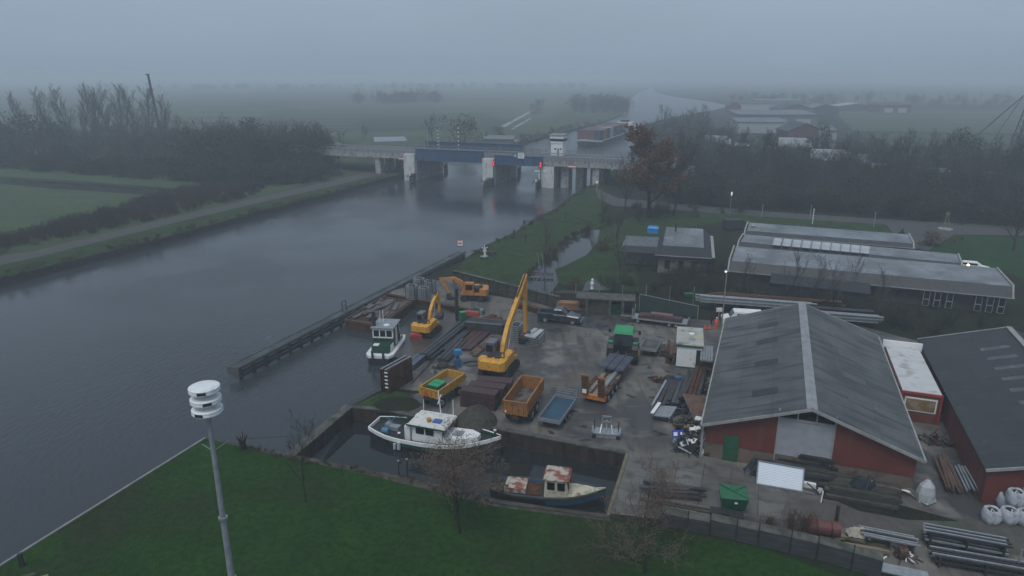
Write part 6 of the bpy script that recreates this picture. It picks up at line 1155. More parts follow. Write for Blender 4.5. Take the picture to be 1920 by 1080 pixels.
# back edge of the yard: timber stack, concrete bays, fences, long stacks
stack('timber_plank', 'orange brown timber in the stack behind the pickup truck', 'timber', G(1070,585)+Vector((0,.8,0)), R(-8), 2.9, 3, 5, .4, .22, m_wood, gap=1.1)
stack('roof_sheet', 'pale plank bundle stacked behind the orange brown timber', 'planks', G(1068,570)+Vector((0,1.2,0)), R(-8), 3.2, 2, 6, .6, .22, m_dwood, gap=1.05)
o = T('concrete_bay', 'concrete storage bay with wooden boards behind the pickup truck', 'storage bay', G(1098,590), R(-10)); Lb = 5.8
part('roof_beam', B().box(Lb/2-.5,1.2,2.15,Lb+1.6,2.6,.14), m_dconc, o)
for x in (.1,3.0,4.6): part('pillar', B().box(x,.1,1.05,.35,.35,2.1), m_dconc, o)
part('board_wall', B().box(1.5,.25,1.0,2.6,.1,1.9), m_dwood, o); part('back_wall', B().box(Lb/2,2.4,1.0,Lb,.15,2.0), m_dconc, o)
b = B(); 
for i in range(5): b.box(3.8,.9,.15+i*.3,1.1,.8,.25)
part('crates', b, m_dgreen, o)
def fence(lb, a, b2, h, n, top=True, mesh_=True, mat=m_galv):
    L = (b2-a).length; o = T('fence', lb, 'fence', (a.x,a.y,0), yaw(a,b2))
    for i in range(n+1): part('post', B().cyl((L*i/n,0,0),(L*i/n,0,h),.05,n=6), mat, o)
    if mesh_:
        b = B(); k = int(L/.35)
        for i in range(k): b.bar((L*i/k,0,.1),(L*i/k,0,h-.1),.012)
        for z in (.4,h*.5,h-.15): b.bar((0,0,z),(L,0,z),.02)
        part('mesh', b, m_dsteel, o)
    return o
fence('tall wire fence with thin posts behind the concrete bay and flatbed trailer', G(1040,588)+Vector((0,5,0)), G(1320,600)+Vector((0,5.5,0)), 2.6, 6)
a_, c_ = G(1205,596)+Vector((0,2.6,0)), G(1318,612)+Vector((0,2.6,0)); L = (c_-a_).length; o = T('mesh_panel', 'sagging green mesh panel with a pale top rail behind the flatbed trailer', 'fence panel', a_, yaw(a_,c_)); part('rail', B().bar((0,0,2.3),(L,0,1.7),.07).bar((0,0,0),(0,0,2.3),.07).bar((L,0,0),(L,0,1.7),.07), m_galv, o); part('sheet', B().prism([(0,-.03,.2),(L,-.03,.2),(L,-.03,1.6),(0,-.03,2.2)],(0,.02,0)), M('green_mesh', (.02,.04,.035), (.03,.05,.04), r=.8, sc=3), o)
o = T('green_trough', 'small green box in the scrub behind the wire fence', 'box', G(1290,558)); part('body', B().box(0,0,.4,1.1,.5,.4), m_bgreen, o); part('lid', B().box(0,0,.62,1.2,.6,.06), m_green2, o)
for px, py, L_, mt, lb, z in [(1420,596,14,m_galv,'long pale steel profile on the rack behind the barn',1.2),(1440,590,14,m_rust,'long rusty pile on the rack behind the barn',1.1),(1470,588,15,m_wrust,'long brown pile at the back of the rack behind the barn',.9),(1570,612,9,m_dsteel,'long dark beam behind the barn ridge',1.0),(1600,620,7,m_grey,'pale grey beam behind the right roof slope of the barn',.8)]:
    stack('steel_beam', lb, 'beam', G(px,py)+Vector((0,1.5,0)), R(-14), L_, 2, 2, .4, .4, [mt], z0=z, gap=1.3)
o = T('storage_rack', 'low dark storage rack under the long piles behind the barn', 'rack', G(1450,600)+Vector((0,1.5,0)), R(-14)); 
for i in range(6): part('trestle', B().box(-6.5+i*2.6,0,.42,.25,2.2,.84), m_dsteel, o)
# bulkhead wall left of the excavator group and dark hedge
a_, c_ = G(846,528), G(1045,580); L = (c_-a_).length; o = T('retaining_wall', 'dark timber retaining wall between the yard and the grass bank', 'wall', (a_.x,a_.y,0), yaw(a_,c_)); part('wall', B().box(L/2,.4,.8,L,.3,1.6), m_dwood, o); part('capping', B().box(L/2,.4,1.63,L,.5,.08), m_dconc, o)
for i in range(12): part('post', B().box(.3+i*(L-.6)/11,.18,.8,.22,.12,1.65), m_dsteel, o)
stack('steel_beam', 'dark rusty beam lying along the foot of the retaining wall', 'beam', mid((985,585),(1040,597))+Vector((0,.6,0)), yaw(a_,c_), 6.5, 2, 2, .35, .35, m_rust)
# bank furniture
for i,(x,y,top,lb) in enumerate([(1018,540,474,'left pale leaning ladder pole by the brook'),(1026,542,472,'right pale leaning ladder pole by the brook')]):
    p = G(x,y); h = _h(p,top); solo('ladder_pole', B().cyl((0,0,0),(-.9,0,h),.05,n=6), m_galv, lb, 'pole', (p.x,p.y,0), .1)
o = T('windmill', 'small white garden windmill on the bank beside the jetty end', 'windmill', G(909,482)); o.scale = (.62,.62,.75); h = 2.0; part('tower', B().loft([[(-.3,-.3,0),(.3,-.3,0),(.3,.3,0),(-.3,.3,0)],[(-.12,-.12,h),(.12,-.12,h),(.12,.12,h),(-.12,.12,h)]]), m_white, o); b = B()
for i in range(5): a2 = R(20+72*i); b.bar((0,-.2,h),(.85*math.cos(a2),-.2,h+.85*math.sin(a2)),.22,.03,up=(0,1,0))
part('sails', b, m_white, o); part('tail', B().bar((0,.1,h),(.2,1.0,h),.05).box(.2,1.0,h,.05,.4,.35), m_blue, o)
for px, py, top, lb, w_ in [(985,456,440,'dark post on the canal bank',.16),(964,447,430,'brown post at the waterline of the bank',.25),(983,421,413,'square brown board at the canal edge',.6)]:
    p = G(px,py); h = _h(p,top); solo('bank_post', B().box(0,0,h/2,w_,.15,h), m_dwood, lb, 'post', (p.x,p.y,0), .3)
for px, py, lb, w_ in [(923,478,'grey wooden picnic table on the bank',1.6),(908,487,'small pale bench lying on the bank grass',1.2)]:
    p = G(px,py); o = T('picnic_table', lb, 'table', p, .3); part('top', B().box(0,0,.6,w_,.8,.06), m_dwood if w_>1.3 else m_galv, o)
    for x in (-.4,.4): part('leg', B().bar((x*w_,-.3,0),(x*w_*.8,-.2,.6),.07).bar((x*w_,.3,0),(x*w_*.8,.2,.6),.07), m_dwood, o)
a_, c_ = G(1000,412), G(1110,420); o = T('pipe_railing', 'low dark hoop railing around the far end of the bank', 'railing', (a_.x,a_.y,0), yaw(a_,c_)); L = (c_-a_).length
part('rail', B().bar((0,0,.3),(2,0,1.3),.16).bar((2,0,1.3),(L*.5,2.5,1.3),.16).bar((L*.5,2.5,1.3),(L,0,.4),.16).bar((0,0,.1),(L,0,.1),.12), m_dsteel, o)
for x, y in ((2,0),(L*.5,2.5)): part('post', B().bar((x,y,0),(x,y,1.3),.14), m_dsteel, o)
for i in range(3): p = G(962+i*24, 474-i*3); solo('garden_edging', B().box(0,0,.03,6-i,.12,.06), m_dconc, '%s thin pale strip laid across the grass bank from the left' % NUM[i], 'edging', p, R(-50), 'thin strips across the grass bank')
o = T('white_statue', 'small white garden figure in the pond behind the yard fence', 'statue', G(1110,543)); part('body', B().lathe(0,0,[(.3,0),(.2,.5),(.28,.9),(.12,1.25),(.18,1.45),(.05,1.65)],10), m_white, o); part('base', B().cyl((0,0,0),(0,0,.12),.4,n=10), m_dconc, o)
b = B().box(1.2,0,.5,3.4,.1,.1).box(1.2,.9,.5,3.4,.1,.1); 
for i in range(6): b.box(-.4+i*.65,.45,.42,.15,1.1,.06)
solo('plank_bridge', b, m_dwood, 'small plank footbridge across the brook', 'footbridge', G(1000,520), R(-10))
# model tower with round base, posts and lamps at the back
o = T('garden_ornament', 'small pointed wooden tower on a round pale base beside the parking area', 'ornament', G(1772,430)); part('base', B().cyl((0,0,0),(0,0,.2),1.3,n=20), m_conc, o); part('tower', B().bar((-.6,-.4,.2),(-.12,0,3.0),.12).bar((.6,-.4,.2),(.12,0,3.0),.12).bar((0,.6,.2),(0,.1,3.0),.12).box(0,0,3.1,.5,.5,.5).bar((-.4,-.25,1.2),(.4,-.25,1.2),.08), m_tan, o)
for px, py, top, lb, mt in [(1523,420,393,'white flagpole stub behind the long building',m_white),(1428,408,386,'grey post beside the path behind the long building',m_grey),(1518,412,386,'short grey post left of the white pole',m_grey),(1638,425,400,'small lamp post near the middle of the rear terrace',m_grey)]:
    p = G(px,py); h = _h(p,top); o = T('post', lb, 'post', (p.x,p.y,0)); part('shaft', B().cyl((0,0,0),(0,0,h),.09), mt, o); part('cap', B().lathe(0,0,[(.12,h),(.16,h+.1),(.05,h+.2)],8), mt, o)
p = G(1368,405); h = _h(p,360); o = T('lit_post', 'pale lamp standing in front of the weeping willow', 'street lamp', (p.x,p.y,0)); part('pole', B().cyl((0,0,0),(0,0,h),.06), m_grey, o); part('lamp', B().cyl((0,0,h-.7),(0,0,h),.16), emis('dim_lamp', (.8,.85,.85), .6), o)
p = G(1690,452); r_ = random.Random(9); b = B()
for i in range(8): b.lathe(r_.uniform(-.4,.4),r_.uniform(-.3,.3),[(.35,0),(.3,.9+r_.random()*.8),(.05,1.6+r_.random()*.8)],7)
solo('clipped_shrub', b, m_leafg, 'dark clipped shrub at the right end of the rear terrace', 'shrub', p)
p = G(1812,515); o = T('wall_lamp', 'glowing orange lamp at the right end of the middle terrace', 'lamp', (p.x,p.y,0)); h = _h(p,497); part('post', B().cyl((0,0,0),(0,0,h),.05), m_grey, o); part('lamp', B().lathe(0,0,[(.08,h-.12),(.2,h),(.08,h+.14)],12), m_amb, o)
p = G(1832,512); o = T('parked_car', 'white car half hidden behind the terrace roof near the orange lamp', 'car', p+Vector((0,1,0)), -.5); part('body', B().loft([[(x,-.85,.3),(x,.85,.3),(x,.7,z),(x,-.7,z)] for x, z in ((-2.1,.9),(-1.5,1.45),(.3,1.5),(1.1,1.0),(2.1,.8))]), m_white, o); part('window', B().box(-.6,0,1.28,1.9,1.56,.28), m_glass, o)
for x in (-1.3,1.3):
    for y in (-.8,.8): part('wheel', B().cyl((x,y-.1,.32),(x,y+.1,.32),.32,n=12), m_black, o)
# ---------------------------------------------------------------- barn front clutter
A0, A1 = G(1418,908), G(1504,923); bk = Vector((-(A1-A0).y,(A1-A0).x,0)).normalized()*.75; T0, T1 = A0+bk, A1+bk; T0.z = _h(T0,864); T1.z = _h(T1,879); nn = (A1-A0).cross(T0-A0).normalized()
o = T('ribbed_sheet', 'large white ribbed panel leaning in front of the roller door', 'panel', A0)
b = B().prism([Vector((0,0,.05)),A1-A0+Vector((0,0,.05)),T1-A0,T0-A0], -nn*.07); part('sheet', b, wave(M('bright_panel', (.66,.72,.8), (.7,.76,.84), r=.4, sc=1), 3, 'Z', .03, .5), o)
b = B(); q4 = [Vector((0,0,.05)),A1-A0+Vector((0,0,.05)),T1-A0,T0-A0]
for i in range(4): b.bar(q4[i]+nn*.02, q4[(i+1)%4]+nn*.02, .08)
b.bar(T0-A0, T0-A0+bk*.6-Vector((0,0,T0.z)), .08).bar(T1-A0, T1-A0+bk*.6-Vector((0,0,T1.z)), .08); part('frame', b, m_grey, o)
solo('polystyrene_block', B().box(0,0,.2,1.0,.5,.4,rx=.1), m_white, 'small white block right of the large white panel', 'block', G(1515,912), R(-19))
FA = R(-20.4); fd = Vector((math.cos(FA),math.sin(FA),0)); fn = Vector((-fd.y,fd.x,0)); F0 = Vector((FL.x,FL.y,0))
def front(x, y): return F0+fd*x-fn*y
m_tarp = layer(M('dark_tarp', (.015,.018,.022), (.03,.033,.04), r=.35, sc=2), (.05,.06,.07), 2, .55, .7)
def drape(lb, c_, L, D_, h, mat, rz, seed, name='tarpaulin_heap', cat='heap'):
    r_ = random.Random(seed); n, m = 14, 9; b = B(); vs = []
    for i in range(n):
        for j in range(m):
            u, v = i/(n-1), j/(m-1); e = min(u,1-u)*4; f = min(v,1-v)*3.2; z = h*min(1,e)*min(1,f)*(1+r_.uniform(-.22,.12)); vs.append(((u-.5)*L+r_.uniform(-.08,.08),(v-.5)*D_+r_.uniform(-.06,.06),max(0,z)))
    b.add(vs, [(i*m+j,(i+1)*m+j,(i+1)*m+j+1,i*m+j+1) for i in range(n-1) for j in range(m-1)]); return solo(name, b, mat, lb, cat, c_, rz)
drape('dark tarpaulin draped over a pile right of the green door', front(4.7,.6), 2.6, 1.2, 1.2, m_tarp, FA, 1); drape('black tarpaulin heap under the gable, left of the red wall end', front(11.6,1.0), 2.2, 1.3, 1.5, m_tarp, FA, 2)
stack('timber_plank', 'dark wet plank in the big pile before the roller door', 'plank', mid((1448,890),(1548,902)), FA, 4.2, 4, 4, .35, .25, [m_black_h,m_dwood,m_wet_steel], gap=1.3, jit=.12, ang=.05)
stack('timber_plank', 'dark plank lying on the upper rack before the roller door', 'plank', mid((1478,880),(1540,888)), FA, 2.4, 3, 2, .3, .15, m_black_h, z0=1.35, gap=1.4, jit=.15, ang=.08)
stack('timber_plank', 'weathered grey plank in the wide pile right of the roller door', 'plank', mid((1570,912),(1665,938)), FA-.02, 4.4, 5, 3, .35, .22, [m_dwood,m_dconc,m_dwood], gap=1.15, jit=.1, ang=.04)
stack('timber_plank', 'long dark plank on the ground in front of the wide pile', 'plank', mid((1560,932),(1655,955)), FA, 4.6, 2, 2, .3, .2, [m_dwood,m_black_h], gap=1.3)
r_ = random.Random(31)
junk('scatter of white and dark rubbish on the ground right of the white panel', G(1542,928), .9, .6, .3, 16, [m_pl,m_black_h,m_black_h], 0, 'rubbish', 'rubbish')
# crumpled silver foil
b = B(); r_ = random.Random(14); pr = None; pts = [(1658,912),(1680,915),(1700,922),(1715,932),(1732,943),(1748,938)]
vs = []
for i, q in enumerate(pts):
    g_ = G(*q); 
    for j in range(7): vs.append((g_.x+r_.uniform(-.12,.12), g_.y+(j-3)*.16+r_.uniform(-.08,.08), .12+r_.uniform(0,.5)*(1-abs(j-3)/4)))
b.add(vs, [(i*7+j,(i+1)*7+j,(i+1)*7+j+1,i*7+j+1) for i in range(5) for j in range(6)])
solo('crumpled_sheet', b, M('crumpled_pale_sheet', (.42,.42,.38), (.2,.2,.18), r=.3, sc=5, met=.3), 'long crumpled pale sheet on the ground by the barn front corner', 'sheet')
o = T('dinghy', 'white dinghy standing on its end against the barn front corner', 'dinghy', G(1738,945)+Vector((0,.35,0)), R(-25)); b = B()
b.loft([[(-w_,0,z),(-w_*.75,-d_,z),(w_*.75,-d_,z),(w_,0,z)] for z, w_, d_ in ((0,.5,.35),(.7,.6,.42),(1.3,.48,.4),(1.75,.12,.2))]); part('hull', b, m_pl, o); part('thwart', B().box(0,.03,.8,1.1,.08,.25), m_dwood, o)
# narrow yard between barns
stack('steel_pipe', 'rusty pipe in the bundle leaning by the red barn wall', 'pipe', mid((1757,850),(1795,948)), yaw(G(1757,850),G(1795,948)), 4.6, 5, 2, .2, .2, m_wrust, True, z0=.3, ang=.05)
stack('galvanised_pipe', 'pale galvanised pipe in the bundle beside the rusty pipes', 'pipe', mid((1785,870),(1825,948)), yaw(G(1785,870),G(1825,948)), 3.4, 6, 1, .16, .16, m_galv, True, z0=.35, gap=1.6, ang=.04)
for px, py, lb in [(1745,780,'pile of mixed scrap in the alley between the barns'),(1755,830,'second heap of mixed scrap in the alley, nearer the pipes')]: junk(lb, G(px,py), 1.0, 2.2, .7, 60, [m_dwood,m_dconc,m_dsteel,m_rust], R(69))
# big bags
def bigbag(p, rz, lb, s=1.0, mat=None):
    r_ = random.Random(int(p.x*31+p.z*7)); secs = []
    for z, w_ in ((0,.42),(.12,.5),(.45,.54),(.8,.5),(.98,.46),(1.05,.4)): secs.append([(math.copysign(abs(math.cos(a_))**.6,math.cos(a_))*w_*r_.uniform(.94,1.05), math.copysign(abs(math.sin(a_))**.6,math.sin(a_))*w_*r_.uniform(.94,1.05), z+r_.uniform(-.03,.03)) for a_ in [6.283*i/16 for i in range(16)]])
    secs.append([(x*.75,y*.75,z-.12) for x,y,z in secs[-1]])
    o = T('bulk_bag', lb, 'bulk bag', p, rz, 'white bulk bags at the red barn'); o.scale = (s,s,s); part('bag', B().loft(secs), mat or m_bag, o, smooth=True); part('filling', B().lathe(0,0,[(.3,.9),(.28,.97),(.05,1.0)],10), m_black_h, o)
    for sx_ in (-1,1): part('loop', B().bar((sx_*.4,-.4,1.0),(sx_*.28,-.3,1.22),.05).bar((sx_*.28,-.3,1.22),(sx_*.1,-.42,1.03),.05), m_pl, o)
m_bag = layer(M('woven_bag', (.40,.43,.47), (.5,.52,.55), r=.7, sc=1.5, bump=.6, bsc=5), (.25,.26,.28), 3, .5, .7)
for px, py, z, lb in [(1856,978,0,'leftmost white bulk bag on the ground by the red barn'),(1889,978,0,'second white bulk bag on the ground by the red barn'),(1920,982,0,'white bulk bag on the ground at the right edge of the photo'),(1884,955,.15,'white bulk bag in the rear row by the red barn corner'),(1896,968,1.0,'white bulk bag lying on top of the others by the red barn'),(1925,960,.9,'upper white bulk bag cut by the right edge')]: bigbag(G(px,py)+Vector((0,0,z)), rnd.uniform(-.3,.3), lb, 1.0)
# skip box, crate, stacks on the slabs
o = T('green_skip', 'small green covered skip box standing on the slabs near the basin', 'skip', G(1377,968)+Vector((0,.6,0)), R(-8)); part('body', B().loft([[(-.75,-.5,.45),(.75,-.5,.45),(.75,.5,.45),(-.75,.5,.45)],[(-.9,-.65,1.35),(.9,-.65,1.35),(.9,.6,1.35),(-.9,.6,1.35)]]), m_green, o); part('lid', B().prism([(-.95,-.7,1.36),(.95,-.7,1.36),(.95,.65,1.62),(-.95,.65,1.62)],(0,0,.05)).bar((-.9,.6,1.72),(.9,-.6,1.46),.05).bar((.9,.6,1.72),(-.1,0,1.58),.04), m_bgreen, o); part('frame', B().box(0,0,.25,1.3,.9,.35), m_black_h, o); part('badge', B().box(.1,-.62,1.05,.2,.04,.12), m_white, o)
solo('black_crate', B().box(0,-.0,.3,1.4,.7,.6).box(1.0,-.2,.2,.9,.8,.9), m_black_h, 'low black box under and left of the green skip', 'box', G(1352,975)+Vector((0,.2,0)), R(-14))
stack('steel_profile', 'dark steel profile in the fanned stack on the slabs', 'profile', G(1265,930)+Vector((0,.3,0)), R(-9), 3.6, 4, 3, .28, .16, [m_wet_steel,m_dsteel], gap=1.2, jit=.12, ang=.1)
stack('wooden_beam', 'long thin dark beam lying before the fanned steel stack', 'beam', G(1275,950), R(-17), 5.2, 2, 1, .16, .12, m_dwood, gap=1.5, ang=.03)
# dark fence / board wall along the lawn
pts = [(1238,985),(1330,1003),(1420,1024),(1530,1050),(1650,1085)]
for i in range(4):
    a_, c_ = G(*pts[i]), G(*pts[i+1]); L = (c_-a_).length; o = T('board_fence', '%s section from the left of the dark fence between the lawn and the storage strip' % NUM[i], 'fence', (a_.x,a_.y,0), yaw(a_,c_), 'dark fence sections along the lawn'); hh = [.9,1.1,1.15,1.2][i]
    part('panel', B().box(L/2,0,hh/2+.05,L,.08,hh), layer(M('dark_boards', (.03,.033,.036), (.05,.052,.055), r=.7, sc=1, stretch=(1,1,6)), (.07,.075,.08), 1.5, .55, .7, 3, (.3,1,6)), o)
    part('post', B().cyl((0,-.1,0),(0,-.1,hh+.7),.035), m_dsteel, o); part('post', B().cyl((L*.55,-.1,0),(L*.55,-.1,hh+.7),.035), m_dsteel, o); part('ledge', B().box(L/2,.35,hh+.08,L,.8,.05), m_dconc, o)
m_dredt = layer(M('dull_red_tank', (.11,.035,.03), (.14,.045,.04), r=.6, sc=1), (.06,.03,.025), 2, .5, .7)
o = T('red_tank', 'dull red cylindrical tank lying behind the dark fence', 'tank', G(1545,1008)+Vector((0,.3,0)), R(-12)); part('shell', B().cyl((-1.0,0,.55),(1.0,0,.55),.5,n=20), m_dredt, o); part('band', B().cyl((-.5,0,.55),(-.4,0,.55),.52,n=20).cyl((.4,0,.55),(.5,0,.55),.52,n=20), m_rust, o); part('cradle', B().box(-.6,0,.12,.15,.8,.24).box(.6,0,.12,.15,.8,.24), m_dwood, o)
p = G(1566,988); solo('steel_post', B().box(0,0,_h(p,948)/2,.18,.18,_h(p,948)), m_dsteel, 'dark upright steel post behind the dull red tank', 'post', (p.x,p.y,0))
drape('cream crumpled tarpaulin on a pile of planks right of the red tank', G(1606,1012)+Vector((0,0,.45)), 1.3, .9, .45, M('cream_tarp', (.34,.31,.26), (.40,.36,.30), r=.8, sc=2), R(-15), 5)
stack('wooden_board', 'brown board in the pile under the cream tarpaulin', 'board', G(1606,1020), R(-20), 2.6, 4, 2, .28, .16, [m_tan,m_dwood], jit=.12, gap=1.2, ang=.12)
def shelf(lb, p, rz, L, n, mat, h, lv=2):
    o = T('pipe_shelf', lb, 'rack', p, rz)
    for i in range(3): part('trestle', B().box(-L/2+.3+i*(L-.6)/2,0,h/2,.12,1.1,h), m_dsteel, o)
    for k in range(lv):
        for i in range(n): part('profile', B().box(r_.uniform(-.15,.15),-.45+i*.9/(n-1),h*(k+1)/lv+.06,L,.12,.1), mat[(i+k)%len(mat)], o)
r_ = random.Random(77)
shelf('rack of galvanised profiles right of the cream tarpaulin', G(1668,1032)+Vector((0,.3,0)), R(-20), 3.2, 5, [m_galv,m_grey,m_dsteel], .8, 1)
shelf('long rack of grey profiles at the lower right, upper one', G(1812,1040)+Vector((0,.4,0)), R(-19), 4.6, 6, [m_galv,m_black_h,m_grey,m_dsteel], 1.1, 2)
shelf('long low rack of dark profiles at the lower right corner', G(1850,1078)+Vector((0,.4,0)), R(-17), 5.6, 5, [m_dsteel,m_black_h,m_galv], .7, 2)
solo('grating', B().box(0,0,.4,2.8,.9,.08), m_galv, 'pale grating at the bottom edge below the dark racks', 'grating', G(1690,1082), R(-20))
junk('small heap of rusty parts with a white lump under the galvanised rack', G(1695,1046), .6, .5, .7, 26, [m_rust,m_wrust,m_white,m_dsteel], 0)
p = G(1905,1075); solo('steel_post', B().cyl((0,0,0),(0,0,_h(p,1030)),.06), m_galv, 'thin pale post at the lower right corner', 'post', (p.x,p.y,0))
# ---------------------------------------------------------------- lawn
sp = Vector((-12.8,26.1,0)); o = T('siren_mast', 'tall grey warning siren mast with three white stacked discs on the lawn', 'siren', sp)
part('pole', B().cyl((0,0,0),(0,0,7),.17,.15,n=16).cyl((0,0,7),(0,0,15.6),.15,.09,n=16), m_grey, o)
for z in (4.5,7.0,10.2): part('collar', B().cyl((0,0,z),(0,0,z+.12),.2,n=16), m_galv, o)
m_sir = layer(M('siren_white', (.7,.73,.74), (.76,.78,.78), r=.4, sc=2), (.45,.47,.46), 3, .56, .76)
for i in range(3):
    z = 15.42+i*.49; d = part('disc', B().lathe(0,0,[(.12,z-.1),(.3,z-.02),(.58,z+.02),(.62,z+.06),(.62,z+.13),(.6,z+.15),(.62,z+.17),(.62,z+.24),(.56,z+.27),(.3,z+.31),(.12,z+.33)],40), m_sir, o, smooth=False)
    a_ = R([-100,-62,-78][i]); part('slot', B().box(.6*math.cos(a_),.6*math.sin(a_),z+.15,.05,.34,.13,rz=a_), m_black_h, d)
part('bracket', B().bar((0,0,13.6),(-.45,.0,13.95),.03).bar((0,0,13.6),(.62,.2,14.0),.03), m_galv, o)
p = G(42,1062); solo('bank_post', B().box(0,0,_h(p,1038)/2,.22,.22,_h(p,1038)), m_black_h, 'short dark post on the lawn edge at the lower left corner', 'post', (p.x,p.y,0), .3)
for i in range(4): solo('wooden_beam', B().box(0,0,.3,2.6,.28,.3), m_tan if i%2 else m_dwood, '%s heavy timber from the left in the lower left corner' % NUM[i], 'timber', G(20+i*24,1100+i*4), R(28), 'heavy timbers in the lower left corner')
# ---------------------------------------------------------------- far things
def tower(lb, px, by, top, w0, dx, guy=False):
    p = G(px,by); h = _h(p,top); o = T('lattice_mast', lb, 'mast', (p.x,p.y,0)); b = B()
    for s1 in (-1,1):
        for s2 in (-1,1): b.bar((s1*w0,s2*w0,0),(s1*w0*.6+dx,s2*w0*.6,h),.18 if w0 < 1 else .28)
    n = int(h/2.2)
    for i in range(n):
        t0, t1 = i/n, (i+1)/n; w_a, w_b = w0*(1-.4*t0), w0*(1-.4*t1)
        for s2 in (-1,1): b.bar((-w_a+dx*t0,s2*w_a,h*t0),(w_b+dx*t1,s2*w_b,h*t1),.12 if w0 < 1 else .16).bar((s2*w_a+dx*t0,-w_a,h*t0),(s2*w_b+dx*t1,w_b,h*t1),.16)
    part('lattice', b, m_black_h, o); part('head', B().box(dx-.2,0,h+.3,1.5 if not guy else 3.2,.7,.5), m_black_h, o)
    if guy:
        for q in ((-26,-6),(-18,6),(-14,-4)): part('guy_cable', B().cyl((q[0],q[1],0),(-.5,0,h*.72),.12,n=5), m_black_h, o)
    return o
tower('slim dark crane mast at the right end of the poplar row', 305, 268, 141, .42, -2.0)
tower('dark drilling tower with guy cables at the right edge of the photo', 1898, 292, 133, 1.5, 5, True)
m_fb = [M('far_roof_grey', (.10,.11,.125), (.14,.15,.165), r=.5, sc=.1), M('far_roof_dark', (.035,.04,.045), r=.6), M('far_wall_red', (.12,.05,.04), (.09,.04,.035), r=.8, sc=.3), M('far_wall_pale', (.35,.36,.37), r=.6), M('far_wall_grey', (.12,.125,.13), r=.7)]
def shed(lb, x0, x1, by, top, d, roof, wall, gable=False, ang=-.05, ht=None, doors=0):
    a_, c_ = G(x0,by), G(x1,by); L = (c_-a_).length; h = max(3, _h(a_, top)); o = T('industrial_shed', lb, 'shed', (a_.x,a_.y,0), yaw(a_,c_)+ang)
    if gable:
        part('wall', B().xz([(0,0),(L,0),(L,h*.62),(L/2,h*.97),(0,h*.62)], 0, d), wall, o)
        part('roof', B().prism([(-.5,-.3,h*.62),(L/2,-.3,h),(L/2,d+.3,h),(-.5,d+.3,h*.62)],(0,0,.3)), roof, o); part('roof', B().prism([(L/2+.01,-.3,h),(L+.5,-.3,h*.62),(L+.5,d+.3,h*.62),(L/2+.01,d+.3,h)],(0,0,.3)), roof, o)
    else:
        part('wall', B().box(L/2,d/2,h*.42,L,d,h*.84), wall, o); part('roof', B().xz([(-.3,h*.85),(L+.3,h*.85),(L+.3,h*.9),(-.3,h*.9)],-.3,.2).prism([(-.3,-.3,h*.84),(L+.3,-.3,h*.84),(L+.3,d,h*1.05),(-.3,d,h*1.05)],(0,0,.25)), roof, o)
    for i in range(doors): part('door', B().box(L*(i+.6)/(doors+.2),-.12,h*.3,L/(doors*1.8),.2,h*.5), m_fb[3], o)
    return o
shed('long pale grey roofed shed by the far water', 1385,1530,236,212,30,m_fb[0],m_fb[4],doors=3); shed('long low shed in front with a dark fascia', 1382,1475,250,226,16,m_fb[0],m_fb[3],doors=2)
shed('dark gabled shed in the middle of the far industrial site', 1462,1525,222,196,26,m_fb[1],m_fb[4],True); shed('smaller dark gabled shed right of the middle one', 1518,1570,218,196,22,m_fb[0],m_fb[1],True)
shed('dark gabled shed standing nearest behind the wood', 1475,1540,272,232,16,m_fb[1],m_fb[2],True); shed('far left long white banded shed', 1385,1480,206,193,22,m_fb[1],m_fb[3]); shed('far reddish house at the left end of the industrial site', 1366,1388,214,192,12,m_fb[2],m_fb[2],True)
shed('far low white roofed shed right of the gabled sheds', 1572,1640,208,194,20,m_fb[3],m_fb[1],True); shed('far dark shed at the right end of the industrial site', 1650,1705,212,195,24,m_fb[1],m_fb[2],doors=2); shed('small pale shed with bright doors by the road', 1545,1565,280,240,8,m_fb[0],m_fb[3]); shed('faint far shed behind the long grey roof', 1420,1500,198,187,20,m_fb[0],m_fb[4])
shed('low farm building behind the viaduct on the left', 905,962,273,262,12,m_fb[0],m_fb[4])
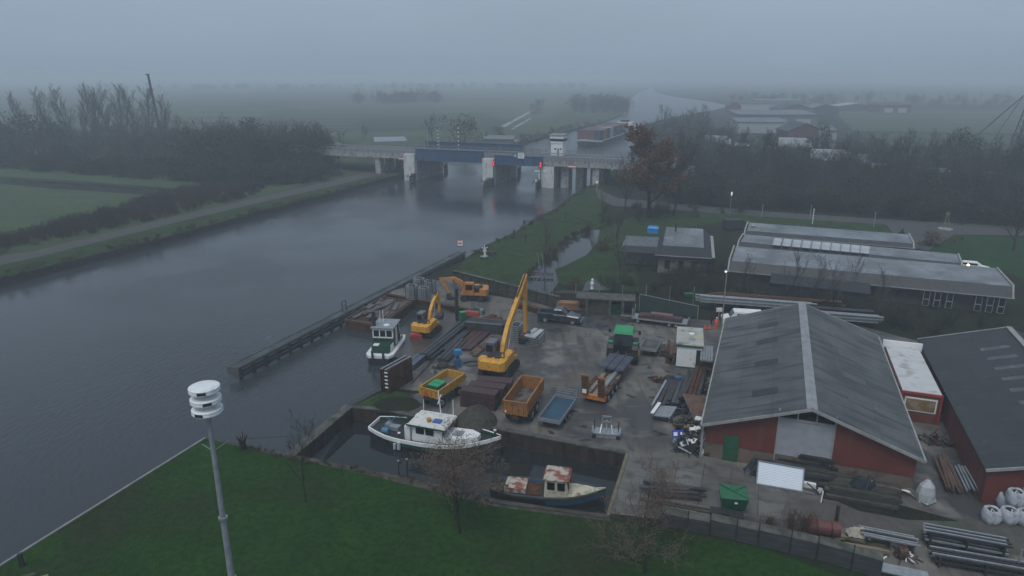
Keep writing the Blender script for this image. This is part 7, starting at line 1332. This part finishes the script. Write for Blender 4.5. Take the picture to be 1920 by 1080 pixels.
# road traffic behind the woods
m_vw = M('van_white', (.5,.52,.55), r=.4)
def farcar(lb, px, py, L, h, z0, mat, light=None, dz=0):
    p = G(px,py,z0); o = T('lorry' if L > 6 else 'car', lb, 'lorry' if L > 6 else 'car', p, UA+.05, 'vehicles on the road behind the woods'); part('body', B().loft([[(-L/2,-1.1,.5),(-L/2,1.1,.5),(-L/2,1.0,h),(-L/2,-1.0,h)],[(L*.3,-1.1,.5),(L*.3,1.1,.5),(L*.3,1.0,h),(L*.3,-1.0,h)],[(L/2,-1.0,.5),(L/2,1.0,.5),(L/2,.9,h*.6),(L/2,-.9,h*.6)]]), mat, o)
    part('window', B().box(L*.36,0,h*.72,L*.12,2.08,h*.2), m_glass, o)
    for x in (-L*.3,L*.3):
        for y in (-1,1): part('wheel', B().cyl((x,y-.12,.45),(x,y+.12,.45),.45,n=10), m_black, o)
    if light: part('headlight', B().box(L/2+.05,-.7,.9,.1,.3,.2).box(L/2+.05,.7,.9,.1,.3,.2), light, o)
m_hd = emis('headlight', (1,.95,.85), 3)
for i, (px, py, L_, h, mt) in enumerate([(1345,272,10,3.6,m_vw),(1390,276,5,1.6,m_vw),(1490,278,12,3.8,m_vw),(1440,282,4.5,1.6,m_grey),(1560,304,13,3.9,m_vw),(1608,309,8,3.2,m_grey),(1650,318,4.6,1.7,m_vw),(1760,326,4.6,1.6,m_grey),(1860,334,4.6,1.7,m_grey)]):
    farcar('%s vehicle from the left on the road seen through the right hand wood' % NUM[i], px, py, L_, h, 2.5, mt, m_hd)
a_, c_ = G(1330,280,1.6), G(1980,350,1.6); L = (c_-a_).length; o = T('road_barrier', 'pale crash barrier along the road behind the right hand wood', 'barrier', (a_.x,a_.y,0), yaw(a_,c_)); part('rail', B().box(L/2,0,2.9,L,.15,.35), m_dconc, o)
for i in range(40): part('post', B().box(L*i/39,.12,1.5,.15,.12,3), m_dsteel, o)
bm_ = B(); bm_.xz([(-20,0),(L+20,0),(L+10,2.3),(-15,2.3)], .5, 22); q = struct('road_embankment', bm_, m_scrub); q.location = (a_.x,a_.y,0); q.rotation_euler = (0,0,yaw(a_,c_))
a_, c_ = G(-60,290,0), G(560,300,0); L = (c_-a_).length
for i,(px,py,L_,mt) in enumerate([(378,262,9,m_vw),(412,266,5,m_grey),(430,267,4.5,m_vw),(505,272,5,m_grey)]): farcar('%s vehicle from the left on the road above the left wood' % NUM[i], px, py, L_, 1.7, 5.2, mt)
